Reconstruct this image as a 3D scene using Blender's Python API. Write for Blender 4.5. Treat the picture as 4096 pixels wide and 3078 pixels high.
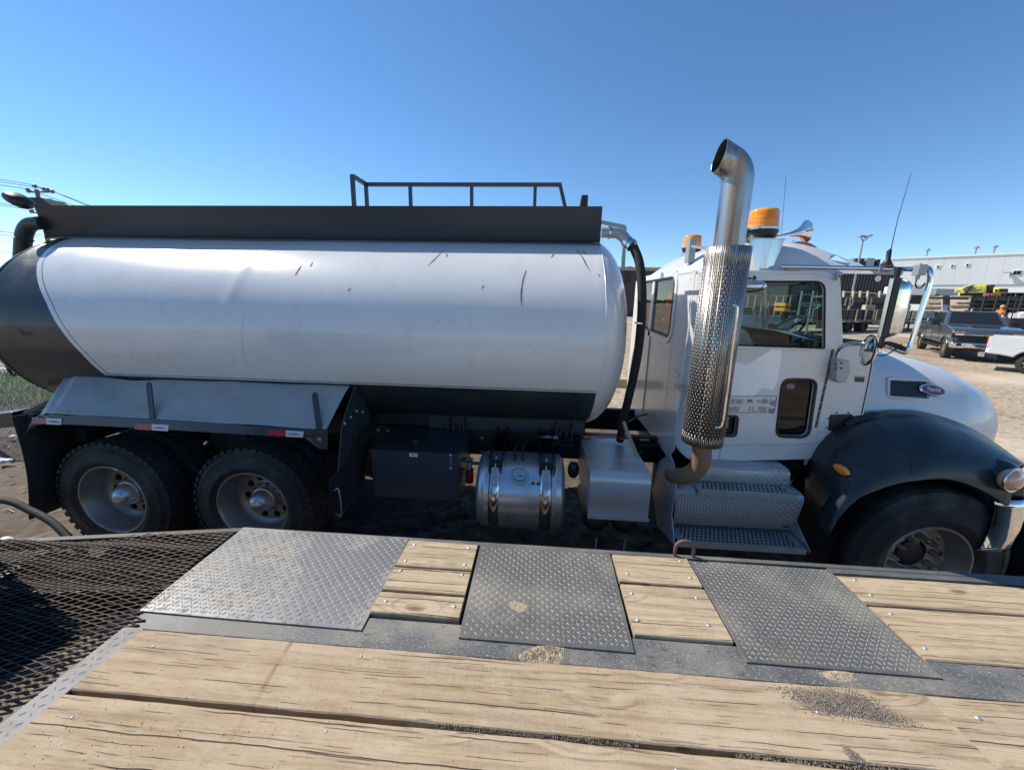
import bpy, bmesh, math, random
from math import sin, cos, pi, radians, atan2, sqrt
from mathutils import Vector, Matrix, noise, Quaternion
from mathutils.bvhtree import BVHTree
for o in list(bpy.data.objects): bpy.data.objects.remove(o)
random.seed(7)
S = bpy.context.scene
COL = S.collection

# ---------------- camera ----------------
FPX, CW, CH = 1540.0, 4096.0, 3078.0
PITCH, ROLL, YAW, CAMZ = radians(12.618), radians(1.22), radians(-3.859), 2.25
FW = Vector((sin(YAW)*cos(PITCH), cos(YAW)*cos(PITCH), -sin(PITCH)))
_r = Vector((cos(YAW), -sin(YAW), 0)); _u = _r.cross(FW)
RT = _r*cos(ROLL)+_u*sin(ROLL); UP = -_r*sin(ROLL)+_u*cos(ROLL)
EYE = Vector((0, 0, CAMZ))
cam = bpy.data.cameras.new('camera'); camo = bpy.data.objects.new('camera', cam); COL.objects.link(camo)
m = Matrix((RT, UP, -FW)).transposed().to_4x4(); m.translation = EYE; camo.matrix_world = m
cam.sensor_width = 36; cam.lens = 36*FPX/CW; cam.clip_start = .05; cam.clip_end = 3000
S.camera = camo
# a measured point of the photograph turned into a place in the yard: on the plane y=Y, z=Z or x=X
def ray(px, py): return (RT*(px-CW/2)-UP*(py-CH/2)+FW*FPX)/FPX
def P(px, py, Y): d = ray(px, py); return EYE+d*(Y/d.y)
def PZ(px, py, Z): d = ray(px, py); return EYE+d*((Z-CAMZ)/d.z)
def PX(px, py, X): d = ray(px, py); return EYE+d*(X/d.x)

# ---------------- light ----------------
SUN = Vector((-.95, .40, 1.0)).normalized()
S.view_settings.view_transform = 'Standard'; S.view_settings.look = 'None'
S.view_settings.exposure = 0.55; S.view_settings.gamma = 1; S.view_settings.use_curve_mapping = False
w = bpy.data.worlds.new('World'); S.world = w; w.use_nodes = True
wn = w.node_tree.nodes; sky = wn.new('ShaderNodeTexSky'); sky.sky_type = 'NISHITA'; sky.sun_disc = False
sky.sun_elevation = math.asin(SUN.z); sky.sun_rotation = atan2(SUN.x, SUN.y)
sky.altitude = 1500; sky.air_density = 1.0; sky.dust_density = 0; sky.ozone_density = 4.0
hs = wn.new('ShaderNodeHueSaturation'); hs.inputs['Saturation'].default_value = 1.12; hs.inputs['Hue'].default_value = .498
w.node_tree.links.new(sky.outputs[0], hs.inputs['Color']); w.node_tree.links.new(hs.outputs[0], wn['Background'].inputs[0]); wn['Background'].inputs[1].default_value = .115
sl = bpy.data.lights.new('sun', 'SUN'); slo = bpy.data.objects.new('sun', sl); COL.objects.link(slo)
sl.energy = 4.3; sl.angle = radians(.5); sl.color = (1, .925, .81)
slo.rotation_euler = SUN.to_track_quat('Z', 'Y').to_euler(); slo.location = (0, 0, 30)
try:
    S.cycles.max_bounces = 8; S.cycles.transparent_max_bounces = 12; S.cycles.glossy_bounces = 4
    S.cycles.use_denoising = True; S.cycles.sample_clamp_indirect = 4
except Exception: pass

# ---------------- materials ----------------
def M(name, col, rough=.5, metal=0, coat=0, layers=(), bump=(), rlayer=None, rnd=0, emit=None, trans=0, aniso=0, ior=None):
    """principled; layers: (colour, scale, lo, hi, stretch[, detail[, roughness]]) blended on top by noise; bump: (scale, strength, distance, stretch)"""
    mt = bpy.data.materials.new(name); mt.use_nodes = True; nt = mt.node_tree; N = nt.nodes; L = nt.links
    b = N['Principled BSDF']; b.inputs['Roughness'].default_value = rough; b.inputs['Metallic'].default_value = metal
    b.inputs['Coat Weight'].default_value = coat; b.inputs['Coat Roughness'].default_value = .06
    if ior: b.inputs['IOR'].default_value = ior
    if trans: b.inputs['Transmission Weight'].default_value = trans
    if emit: b.inputs['Emission Color'].default_value = (*emit[0], 1); b.inputs['Emission Strength'].default_value = emit[1]
    tc = N.new('ShaderNodeTexCoord')
    src = tc.outputs['Object']
    if rnd:
        oi = N.new('ShaderNodeObjectInfo'); vm = N.new('ShaderNodeVectorMath'); vm.operation = 'MULTIPLY_ADD'
        cx = N.new('ShaderNodeCombineXYZ')
        for i in range(3): L.new(oi.outputs['Random'], cx.inputs[i])
        L.new(cx.outputs[0], vm.inputs[0]); vm.inputs[1].default_value = (37, 53, 19); L.new(src, vm.inputs[2]); src = vm.outputs[0]
    def nz(scale, stretch, detail=5, kind='N'):
        mp = N.new('ShaderNodeMapping'); mp.inputs['Scale'].default_value = stretch; L.new(src, mp.inputs[0])
        if kind == 'N':
            t = N.new('ShaderNodeTexNoise'); t.inputs['Detail'].default_value = detail; t.inputs['Roughness'].default_value = .6
            t.inputs['Scale'].default_value = scale; L.new(mp.outputs[0], t.inputs['Vector']); return t.outputs[0]
        t = N.new('ShaderNodeTexVoronoi'); t.inputs['Scale'].default_value = scale; L.new(mp.outputs[0], t.inputs['Vector'])
        return t.outputs['Distance']
    cur = None; cr = None
    def colsock(c):
        r = N.new('ShaderNodeRGB'); r.outputs[0].default_value = (*c, 1); return r.outputs[0]
    cur = colsock(col)
    if rnd:
        hv = N.new('ShaderNodeHueSaturation'); mr = N.new('ShaderNodeMapRange'); L.new(oi.outputs['Random'], mr.inputs[0])
        mr.inputs[3].default_value = 1-rnd; mr.inputs[4].default_value = 1+rnd; L.new(mr.outputs[0], hv.inputs['Value']); L.new(cur, hv.inputs['Color']); cur = hv.outputs[0]
    for ly in layers:
        c, sc, lo, hi, st = ly[:5]; det = ly[5] if len(ly) > 5 else 5
        kind = 'V' if det == 'V' else 'N'
        f = nz(sc, st, 5 if kind == 'V' else det, kind)
        mr = N.new('ShaderNodeMapRange'); mr.clamp = True; L.new(f, mr.inputs[0]); mr.inputs[1].default_value = lo; mr.inputs[2].default_value = hi
        mx = N.new('ShaderNodeMix'); mx.data_type = 'RGBA'; L.new(mr.outputs[0], mx.inputs[0]); L.new(cur, mx.inputs[6]); L.new(colsock(c), mx.inputs[7]); cur = mx.outputs[2]
        if len(ly) > 6:
            m2 = N.new('ShaderNodeMix'); L.new(mr.outputs[0], m2.inputs[0])
            if cr is None: m2.inputs[2].default_value = rough
            else: L.new(cr, m2.inputs[2])
            m2.inputs[3].default_value = ly[6]; cr = m2.outputs[0]
            if metal:
                m3 = N.new('ShaderNodeMix'); L.new(mr.outputs[0], m3.inputs[0])
                if not b.inputs['Metallic'].links: m3.inputs[2].default_value = metal
                else: L.new(b.inputs['Metallic'].links[0].from_socket, m3.inputs[2])
                m3.inputs[3].default_value = ly[7] if len(ly) > 7 else 0; L.new(m3.outputs[0], b.inputs['Metallic'])
    L.new(cur, b.inputs['Base Color'])
    if cr is not None: L.new(cr, b.inputs['Roughness'])
    prev = None
    for (sc, stg, dist, st) in bump:
        f = nz(sc, st); bp = N.new('ShaderNodeBump'); bp.inputs['Strength'].default_value = stg; bp.inputs['Distance'].default_value = dist
        L.new(f, bp.inputs['Height'])
        if prev: L.new(prev, bp.inputs['Normal'])
        prev = bp.outputs[0]
    if prev: L.new(prev, b.inputs['Normal'])
    mt['b'] = 1
    return mt

I3 = (1, 1, 1)
MT = {}
DUST = (.40, .34, .26)
MT['white'] = M('white_paint', (.73, .73, .72), .25, 0, .45, layers=[((.66, .655, .64), 1.0, .55, .75, (9, 9, .5), 6), ((.64, .64, .64), 1.2, .45, .8, (1, 1, 1.5))], bump=[(1.4, .22, .012, (1, 1, .8))])
MT['whitecab'] = M('white_cab_paint', (.66, .66, .66), .3, 0, .4, layers=[((.58, .58, .575), 2.2, .5, .8, (1, 1, 1.5))], bump=[(2.5, .12, .006, I3)])
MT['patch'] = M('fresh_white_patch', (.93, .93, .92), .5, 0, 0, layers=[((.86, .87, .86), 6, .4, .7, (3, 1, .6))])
MT['dark'] = M('dark_green_grey_paint', (.022, .033, .041), .33, 0, .15, layers=[((.055, .052, .045), 4, .50, .82, I3, 8, .7)], ior=1.4, bump=[(1.4, .3, .012, I3)])
MT['darkflat'] = M('dark_grey_panel', (.030, .041, .054), .40, 0, .12, layers=[((.040, .043, .048), 4, .5, .85, (1, 1, 2))], bump=[(2, .2, .008, I3)])
MT['black'] = M('black_steel', (.012, .013, .015), .5, 0, 0, layers=[((.05, .045, .038), 9, .55, .8, I3)], bump=[(40, .2, .002, I3)])
MT['plastic'] = M('black_plastic', (.015, .015, .016), .45)
MT['pin'] = M('pinstripe_black', (.015, .016, .02), .3, 0, .3)
MT['chrome'] = M('chrome', (.78, .79, .80), .07, 1, 0, layers=[((.55, .54, .52), 8, .55, .85, I3, 5, .3, .9)], bump=[(3, .1, .004, I3)])
MT['stainless'] = M('polished_stainless', (.66, .66, .67), .16, 1, 0, layers=[((.42, .40, .37), 5, .45, .8, (3, 3, .6), 6, .35, .9)])
MT['alu'] = M('aluminium', (.54, .56, .58), .42, .6, 0, layers=[((.38, .38, .38), 3, .45, .8, (.6, 3, 3), 6, .5, .85)], bump=[(120, .08, .001, (.1, 1, 1))])
MT['alutank'] = M('brushed_aluminium_tank', (.60, .62, .64), .30, .75, 0, layers=[((.45, .44, .42), 4, .5, .8, (3, 1, 1), 6, .4, .9)], bump=[(180, .07, .001, (.06, 1, 1))])
MT['alutread'] = M('tread_aluminium', (.48, .50, .51), .38, .6, 0, layers=[((.34, .33, .31), 4, .42, .75, I3, 6, .6, .5)], bump=[(5, .15, .006, I3)])
MT['aludull'] = M('dull_tread_aluminium', (.40, .42, .42), .52, .45, 0, layers=[((.36, .35, .32), 3, .4, .7, (1, 2, 2), 6, .7, .2)], bump=[(2.5, .5, .02, I3)])
MT['alurim'] = M('aluminium_rim', (.40, .375, .34), .38, .85, 0, layers=[((.22, .19, .16), 6, .5, .8, I3, 6, .7, .2)])
MT['guard'] = M('perforated_stainless', (.42, .405, .38), .40, 1, 0, layers=[((.16, .13, .11), 7, .46, .68, (1, 1, .5), 6, .5, .7), ((.42, .30, .18), 3, .62, .8, (1, 1, .6), 6, .55, .6)])
MT['muffler'] = M('sooty_muffler', (.03, .027, .024), .9, 0, 0, layers=[((.16, .10, .06), 6, .5, .8, I3)])
MT['stackm'] = M('heat_stained_pipe', (.40, .42, .44), .34, 1, 0, layers=[((.36, .23, .13), 3.2, .52, .68, (5, 5, .35), 7, .6, .3), ((.10, .085, .07), 3.5, .54, .70, (2, 2, .7), 6, .6, .3)], bump=[(30, .15, .002, I3)])
MT['rustpipe'] = M('rusty_pipe', (.26, .15, .09), .7, .3, 0, layers=[((.16, .14, .12), 8, .45, .65, I3), ((.38, .19, .09), 20, .6, .75, I3)], bump=[(60, .3, .002, I3)])
MT['rust'] = M('rusty_steel', (.17, .105, .075), .75, .1, 0, layers=[((.08, .06, .05), 14, .45, .65, I3)], bump=[(70, .4, .002, I3)])
MT['ruststreak'] = M('rust_streak', (.16, .10, .06), .8, layers=[((.05, .04, .035), 40, .4, .6, I3)])
MT['grime'] = M('tar_speck', (.02, .018, .02), .6)
MT['rubber'] = M('tyre_rubber', (.022, .022, .023), .75, layers=[((.07, .065, .058), 5, .48, .75, I3), ((.045, .043, .04), 40, .5, .7, I3)], bump=[(60, .3, .002, I3)])
MT['rubberf'] = M('front_tyre_rubber', (.02, .02, .021), .75, layers=[((.085, .078, .07), 4, .5, .68, I3)], bump=[(60, .3, .002, I3)])
MT['hose'] = M('hose_rubber', (.010, .010, .011), .78, layers=[((.03, .03, .03), 20, .55, .8, I3)])
MT['red'] = M('red_reflector', (.42, .02, .03), .35, 0, .3, layers=[((.25, .01, .02), 30, .5, .7, I3)])
MT['silver'] = M('silver_reflector', (.62, .64, .66), .4, 0, .2)
MT['amber'] = M('amber_lens', (.85, .24, .01), .12, 0, .6, layers=[((.95, .38, .02), 14, .45, .6, (1, 1, 3))], bump=[(60, .5, .003, (.2, .2, 1))], emit=None)
MT['orange'] = M('orange_lens', (.80, .12, .015), .2, 0, .6, bump=[(60, .6, .003, (4, 1, .5))])
MT['redpaint'] = M('red_paint', (.32, .015, .02), .4)
MT['pinkstrap'] = M('faded_pink_strap', (.42, .20, .24), .8, layers=[((.30, .12, .15), 20, .45, .65, I3)])
MT['stick'] = M('weathered_stick', (.36, .29, .22), .8, layers=[((.18, .14, .10), 20, .5, .7, (1, 1, .2))], bump=[(60, .4, .002, I3)])
MT['ink'] = M('dark_lettering', (.03, .04, .07), .5)
MT['label'] = M('pale_label', (.68, .68, .66), .5)
MT['gold'] = M('gold_emblem', (.62, .42, .10), .3, .8)
MT['badge'] = M('maroon_badge', (.22, .012, .03), .3, 0, .5)
MT['lettering'] = M('pale_lettering', (.75, .72, .72), .4)
MT['green'] = M('green_strap', (.03, .20, .10), .7)
MT['blue'] = M('blue_paint', (.05, .14, .42), .5)
MT['deckdark'] = M('dusty_dark_deck_steel', (.105, .11, .114), .5, .3, 0, layers=[((.19, .178, .15), 200, .48, .68, I3, 9, .85), ((.29, .265, .215), 2.2, .46, .78, I3, 10, .9), ((.15, .12, .095), 1.8, .60, .80, (1, 1.4, 1), 6, .8)], bump=[(90, .35, .0015, I3)])
MT['deckgrey'] = M('worn_grey_deck_steel', (.20, .205, .215), .42, .45, 0, layers=[((.30, .27, .22), 4, .48, .75, I3, 9, .85), ((.12, .12, .125), 30, .5, .66, I3, 7, .6)], bump=[(90, .3, .0015, I3)])
MT['strip'] = M('dusty_grey_strip_steel', (.105, .112, .122), .55, .25, 0, layers=[((.26, .24, .20), 2.6, .42, .72, (1, 1.6, 1), 12, .9), ((.36, .33, .27), 150, .55, .68, (.6, 1, 1), 9, .9), ((.06, .064, .07), 60, .58, .70, (.4, 1, 1), 6, .5)], bump=[(70, .3, .0015, (.4, 1, 1))])
MT['lugworn'] = M('worn_lug_tops', (.34, .335, .315), .62, .15, 0, layers=[((.33, .30, .24), 40, .5, .65, I3, 6, .85), ((.22, .22, .21), 5, .50, .70, I3, 6, .7)])
MT['lugdark'] = M('dark_worn_lug_tops', (.27, .265, .245), .6, .15, 0, layers=[((.27, .245, .19), 40, .5, .65, I3, 6, .85), ((.15, .15, .145), 5, .50, .70, I3, 6, .7)])
MT['lugalu'] = M('polished_lug_tops', (.52, .53, .54), .34, .8)
MT['stripalu'] = M('pale_tread_strip', (.19, .19, .195), .65, .1, 0, layers=[((.25, .235, .20), 9, .5, .7, I3, 8, .85, .1)], bump=[(60, .2, .001, I3)])
MT['mesh'] = M('dirty_expanded_metal', (.085, .066, .052), .7, .15, 0, layers=[((.20, .165, .125), 12, .48, .70, I3, 6, .85)], bump=[(60, .3, .002, I3)])
MT['sand'] = M('dry_sand', (.42, .35, .25), .95, layers=[((.26, .20, .14), 160, .5, .62, I3), ((.52, .45, .34), 90, .55, .7, I3)], bump=[(160, .7, .003, I3)])
MT['sanddk'] = M('dark_grit', (.24, .20, .16), .95, layers=[((.10, .09, .085), 180, .48, .6, I3), ((.50, .45, .36), 260, .60, .68, I3)], bump=[(200, .8, .003, I3)])
MT['bolt'] = M('galvanised_bolt_head', (.55, .57, .58), .4, .7, 0, layers=[((.35, .30, .24), 90, .5, .7, I3, 5, .7)])
MT['seat'] = M('dark_seat_cloth', (.025, .028, .032), .9)
MT['dash'] = M('dark_dashboard', (.03, .032, .036), .6, layers=[((.06, .06, .06), 10, .5, .7, I3)])
MT['bag'] = M('pale_crumpled_paper', (.45, .46, .44), .8, bump=[(12, .6, .02, I3)])
MT['headl'] = M('headlamp_lens', (.74, .40, .26), .15, 0, .8, layers=[((.60, .30, .20), 12, .45, .6, I3)])
MT['asphalt'] = M('pale_road', (.26, .245, .23), .9, layers=[((.19, .18, .17), 1.2, .45, .65, (1, .3, 1))], bump=[(60, .2, .003, I3)])
MT['paintline'] = M('road_line', (.7, .7, .68), .7)
MT['siding'] = M('pale_grey_siding', (.80, .84, .83), .55, layers=[((.74, .78, .77), .12, .4, .6, (1, 1, .2))])
MT['sidingw'] = M('white_lower_siding', (.90, .91, .90), .55)
MT['brown'] = M('brown_ribbed_siding', (.105, .082, .090), .6, layers=[((.085, .068, .075), .3, .4, .6, I3)])
MT['tanroof'] = M('tan_roof', (.36, .33, .27), .8)
MT['galv'] = M('galvanised_grey', (.34, .37, .39), .45, .4)
MT['winglass'] = M('building_glass', (.018, .022, .027), .12, 0, 0, ior=1.28)
MT['ply'] = M('weathered_plywood', (.52, .41, .29), .85, layers=[((.30, .22, .15), 1.2, .45, .65, (1, 1, 2)), ((.47, .37, .26), 5, .55, .75, (1, 1, 4))])
MT['rackd'] = M('dark_stacked_steel', (.022, .021, .023), .6, layers=[((.055, .05, .046), 3, .55, .75, (1, 1, 6))])
MT['greywood'] = M('grey_board_stack', (.17, .155, .135), .85, layers=[((.09, .085, .075), 5, .45, .6, (.3, .3, 8))])
MT['palewood'] = M('pale_stake', (.50, .44, .34), .85)
MT['trdeck'] = M('weathered_trailer_rail', (.22, .19, .17), .8, layers=[((.32, .28, .24), 3, .5, .7, I3)])
MT['yellow'] = M('yellow_paint', (.80, .72, .03), .4, 0, .2)
MT['orangep'] = M('orange_paint', (.80, .33, .03), .45)
MT['pinkmesh'] = M('faded_red_crate', (.50, .20, .17), .7, layers=[((.62, .42, .36), 2, .5, .65, I3)])
MT['vest'] = M('hi_vis_orange_cloth', (.85, .16, .02), .8)
MT['maroon'] = M('maroon_cloth', (.14, .012, .02), .85)
MT['denim'] = M('dark_trousers', (.03, .035, .06), .9)
MT['skin'] = M('skin', (.42, .24, .16), .6)
MT['grey2'] = M('slate_metallic_paint', (.085, .105, .125), .22, .35, .8)
MT['whitep'] = M('white_pickup_paint', (.74, .75, .76), .25, .1, .8)
MT['bluecar'] = M('pale_blue_pickup_paint', (.22, .36, .48), .3, .2, .6)
MT['shroud'] = M('dark_well_and_shade', (.01, .01, .011), .9)  # near-black for wheel wells, underbodies and the painted shade below the tail mesh
MT['tail'] = M('red_tail_lamp', (.45, .01, .02), .2, 0, .6)
MT['fence'] = M('galvanised_wire', (.42, .43, .43), .6, .2)
MT['pole'] = M('weathered_wood_pole', (.20, .13, .10), .9)
MT['wire'] = M('power_line', (.05, .06, .08), .6)
MT['insul'] = M('grey_insulator', (.16, .14, .20), .4)
MT['treeline'] = M('distant_scrub', (.08, .085, .06), .95)
MT['plasticbag'] = M('white_litter', (.75, .75, .74), .6)

def glass(name, tint, refl=.9, rough=.02):
    mt = bpy.data.materials.new(name); mt.use_nodes = True; N = mt.node_tree.nodes; L = mt.node_tree.links
    N.remove(N['Principled BSDF']); out = N['Material Output']
    t = N.new('ShaderNodeBsdfTransparent'); t.inputs[0].default_value = (*tint, 1)
    g = N.new('ShaderNodeBsdfGlossy'); g.inputs['Roughness'].default_value = rough; g.inputs[0].default_value = (refl, refl, refl, 1)
    lw = N.new('ShaderNodeFresnel'); lw.inputs[0].default_value = 1.5; ge = N.new('ShaderNodeNewGeometry'); fr = N.new('ShaderNodeMath'); fr.operation = 'MULTIPLY'; inv = N.new('ShaderNodeMath'); inv.operation = 'SUBTRACT'; inv.inputs[0].default_value = 1.0; L.new(ge.outputs['Backfacing'], inv.inputs[1]); L.new(lw.outputs[0], fr.inputs[0]); L.new(inv.outputs[0], fr.inputs[1]); mx = N.new('ShaderNodeMixShader')
    L.new(fr.outputs[0], mx.inputs[0]); L.new(t.outputs[0], mx.inputs[1]); L.new(g.outputs[0], mx.inputs[2]); L.new(mx.outputs[0], out.inputs[0]); return mt
MT['glass'] = glass('cab_glass', (.78, .86, .83))
MT['glassdk'] = glass('tinted_glass', (.10, .12, .13))

def wood_mat(name, base, dark, light, along=0):
    mt = bpy.data.materials.new(name); mt.use_nodes = True; nt = mt.node_tree; N = nt.nodes; L = nt.links; b = N['Principled BSDF']
    b.inputs['Roughness'].default_value = .82; b.inputs['Specular IOR Level'].default_value = .25
    tc = N.new('ShaderNodeTexCoord'); oi = N.new('ShaderNodeObjectInfo')
    cx = N.new('ShaderNodeCombineXYZ')
    for i in range(3): L.new(oi.outputs['Random'], cx.inputs[i])
    vm = N.new('ShaderNodeVectorMath'); vm.operation = 'MULTIPLY_ADD'; L.new(cx.outputs[0], vm.inputs[0]); vm.inputs[1].default_value = (31, 17, 11); L.new(tc.outputs['Object'], vm.inputs[2]); V = vm.outputs[0]
    def mp(st, v=V):
        q = N.new('ShaderNodeMapping'); q.inputs['Scale'].default_value = st; L.new(v, q.inputs[0]); return q.outputs[0]
    def ns(st, sc, det=4, rg=.55, dist=0):
        t = N.new('ShaderNodeTexNoise'); t.inputs['Scale'].default_value = sc; t.inputs['Detail'].default_value = det; t.inputs['Roughness'].default_value = rg; t.inputs['Distortion'].default_value = dist
        L.new(mp(st), t.inputs['Vector']); return t.outputs[0]
    def mth(op, a, b2=None, c=None):
        q = N.new('ShaderNodeMath'); q.operation = op
        for i, s in enumerate((a, b2, c)):
            if s is None: continue
            if isinstance(s, (int, float)): q.inputs[i].default_value = s
            else: L.new(s, q.inputs[i])
        return q.outputs[0]
    def rng(f, lo, hi, a=0., c=1.):
        q = N.new('ShaderNodeMapRange'); q.clamp = True; L.new(f, q.inputs[0]); q.inputs[1].default_value = lo; q.inputs[2].default_value = hi; q.inputs[3].default_value = a; q.inputs[4].default_value = c; return q.outputs[0]
    def mix(f, a, c):
        q = N.new('ShaderNodeMix'); q.data_type = 'RGBA'
        if isinstance(f, float): q.inputs[0].default_value = f
        else: L.new(f, q.inputs[0])
        for s, k in ((a, 6), (c, 7)):
            if isinstance(s, tuple): q.inputs[k].default_value = (*s, 1)
            else: L.new(s, q.inputs[k])
        return q.outputs[2]
    sep = N.new('ShaderNodeSeparateXYZ'); L.new(V, sep.inputs[0])
    # knots: sparse voronoi cells bend the rings around them
    vo = N.new('ShaderNodeTexVoronoi'); vo.inputs['Scale'].default_value = 1; vo.inputs['Randomness'].default_value = 1; L.new(mp((1.9, 5.2, 1)), vo.inputs['Vector'])
    knot = rng(vo.outputs['Distance'], .05, .30, 1., 0.)
    kcore = rng(vo.outputs['Distance'], .045, .10, 1., 0.)
    warp = ns((.42, 4.5, 1), 1.0, 3)
    ringc = mth('ADD', mth('MULTIPLY', sep.outputs[1], 46.), mth('ADD', mth('MULTIPLY', warp, 15.), mth('MULTIPLY', knot, 6.)))
    rings = mth('SINE', mth('MULTIPLY', ringc, 2.2)); rings = rng(rings, .1, 1.)
    rings = mth('MULTIPLY', rings, rng(ns((.7, 3, 1), 1.4, 3), .38, .62))
    fib = ns((2.2, 85, 4), 1.0, 6, .75); cross = ns((90, 5, 3), 1.0, 3, .7)
    patch = ns((1.1, 4, 1), 1.3, 5)
    c = mix(rng(patch, .35, .68), base, light)
    c = mix(mth('MULTIPLY', rings, .52), c, dark)
    c = mix(rng(fib, .46, .72, 0, .62), c, dark)
    c = mix(rng(cross, .5, .85, 0, .14), c, dark)
    c = mix(rng(ns((3, 9, 1), 2.2, 8, .75), .45, .68, 0, .60), c, (.50, .42, .315))
    c = mix(rng(ns((14, 60, 3), 1.6, 5, .7), .56, .70, 0, .35), c, dark)
    c = mix(rng(ns((2, 3.2, 1), 1.5, 6), .60, .74, 0, .42), c, (.20, .17, .145))
    c = mix(rng(ns((2.3, 2.9, 1), 1.9, 4), .66, .76, 0, .5), c, (.30, .17, .08))
    def crack(period, w0, w1, thr, sx, strg):
        # checks in the board: thin lines along the grain, broken up along their length
        u = mth('ADD', sep.outputs[1], mth('MULTIPLY', ns((.9, 1.2, 1), 1.0, 5, .6), .05)); u = mth('ADD', u, mth('MULTIPLY', ns((9, 3, 1), 1.0, 3, .6), .006))
        q = mth('DIVIDE', u, period); cell = mth('FLOOR', q); fr = mth('MULTIPLY', mth('ABSOLUTE', mth('SUBTRACT', mth('FRACT', q), .5)), period)
        cb = N.new('ShaderNodeCombineXYZ'); L.new(mth('MULTIPLY', sep.outputs[0], sx), cb.inputs[0]); L.new(mth('MULTIPLY', cell, 7.31), cb.inputs[1])
        t = N.new('ShaderNodeTexNoise'); t.inputs['Scale'].default_value = 1; t.inputs['Detail'].default_value = 3; L.new(cb.outputs[0], t.inputs['Vector'])
        return mth('MULTIPLY', mth('MULTIPLY', rng(fr, w0, w1, 1., 0.), rng(t.outputs[0], thr, thr+.05)), strg)
    cracks = mth('MAXIMUM', crack(.079, .0006, .0019, .52, .9, .95), mth('MAXIMUM', crack(.0237, .0003, .0012, .57, 2.2, .8), crack(.0113, .0002, .0009, .58, 3.5, .6)))
    # one long rust-brown drip stain running across the boards
    A_, B_ = PZ(1172, 2556, .954), PZ(905, 2985, .954); dn = Vector((B_.y-A_.y, A_.x-B_.x, 0)).normalized(); so = N.new('ShaderNodeSeparateXYZ'); L.new(tc.outputs['Object'], so.inputs[0])
    ds = mth('ABSOLUTE', mth('SUBTRACT', mth('ADD', mth('MULTIPLY', so.outputs[0], dn.x), mth('MULTIPLY', so.outputs[1], dn.y)), A_.x*dn.x+A_.y*dn.y))
    lim = mth('MULTIPLY', rng(so.outputs[1], B_.y-.02, B_.y+.05), rng(so.outputs[1], A_.y-.01, A_.y+.03, 1., 0.))
    c = mix(mth('MULTIPLY', mth('MULTIPLY', rng(ds, .002, .013, .62, 0.), lim), rng(ns((9, 9, 1), 2, 4), .3, .6)), c, (.20, .11, .055))
    c = mix(mth('MULTIPLY', kcore, .75), c, (.12, .075, .05))
    c = mix(cracks, c, (.06, .04, .03))
    L.new(c, b.inputs['Base Color'])
    h = mth('ADD', mth('MULTIPLY', fib, .35), mth('MULTIPLY', rings, -.35)); h = mth('ADD', h, mth('MULTIPLY', cross, .25)); h = mth('SUBTRACT', h, mth('MULTIPLY', cracks, 1.6))
    bp = N.new('ShaderNodeBump'); bp.inputs['Strength'].default_value = .9; bp.inputs['Distance'].default_value = .005; L.new(h, bp.inputs['Height'])
    bp2 = N.new('ShaderNodeBump'); bp2.inputs['Strength'].default_value = .5; bp2.inputs['Distance'].default_value = .004; L.new(ns((3, 14, 1), 3, 5), bp2.inputs['Height']); L.new(bp2.outputs[0], bp.inputs['Normal'])
    L.new(bp.outputs[0], b.inputs['Normal']); return mt
MT['wood'] = wood_mat('weathered_deck_wood', (.385, .293, .19), (.19, .135, .085), (.47, .372, .255))
MT['wood2'] = wood_mat('yellow_deck_wood', (.42, .33, .215), (.21, .15, .09), (.50, .405, .275))

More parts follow.
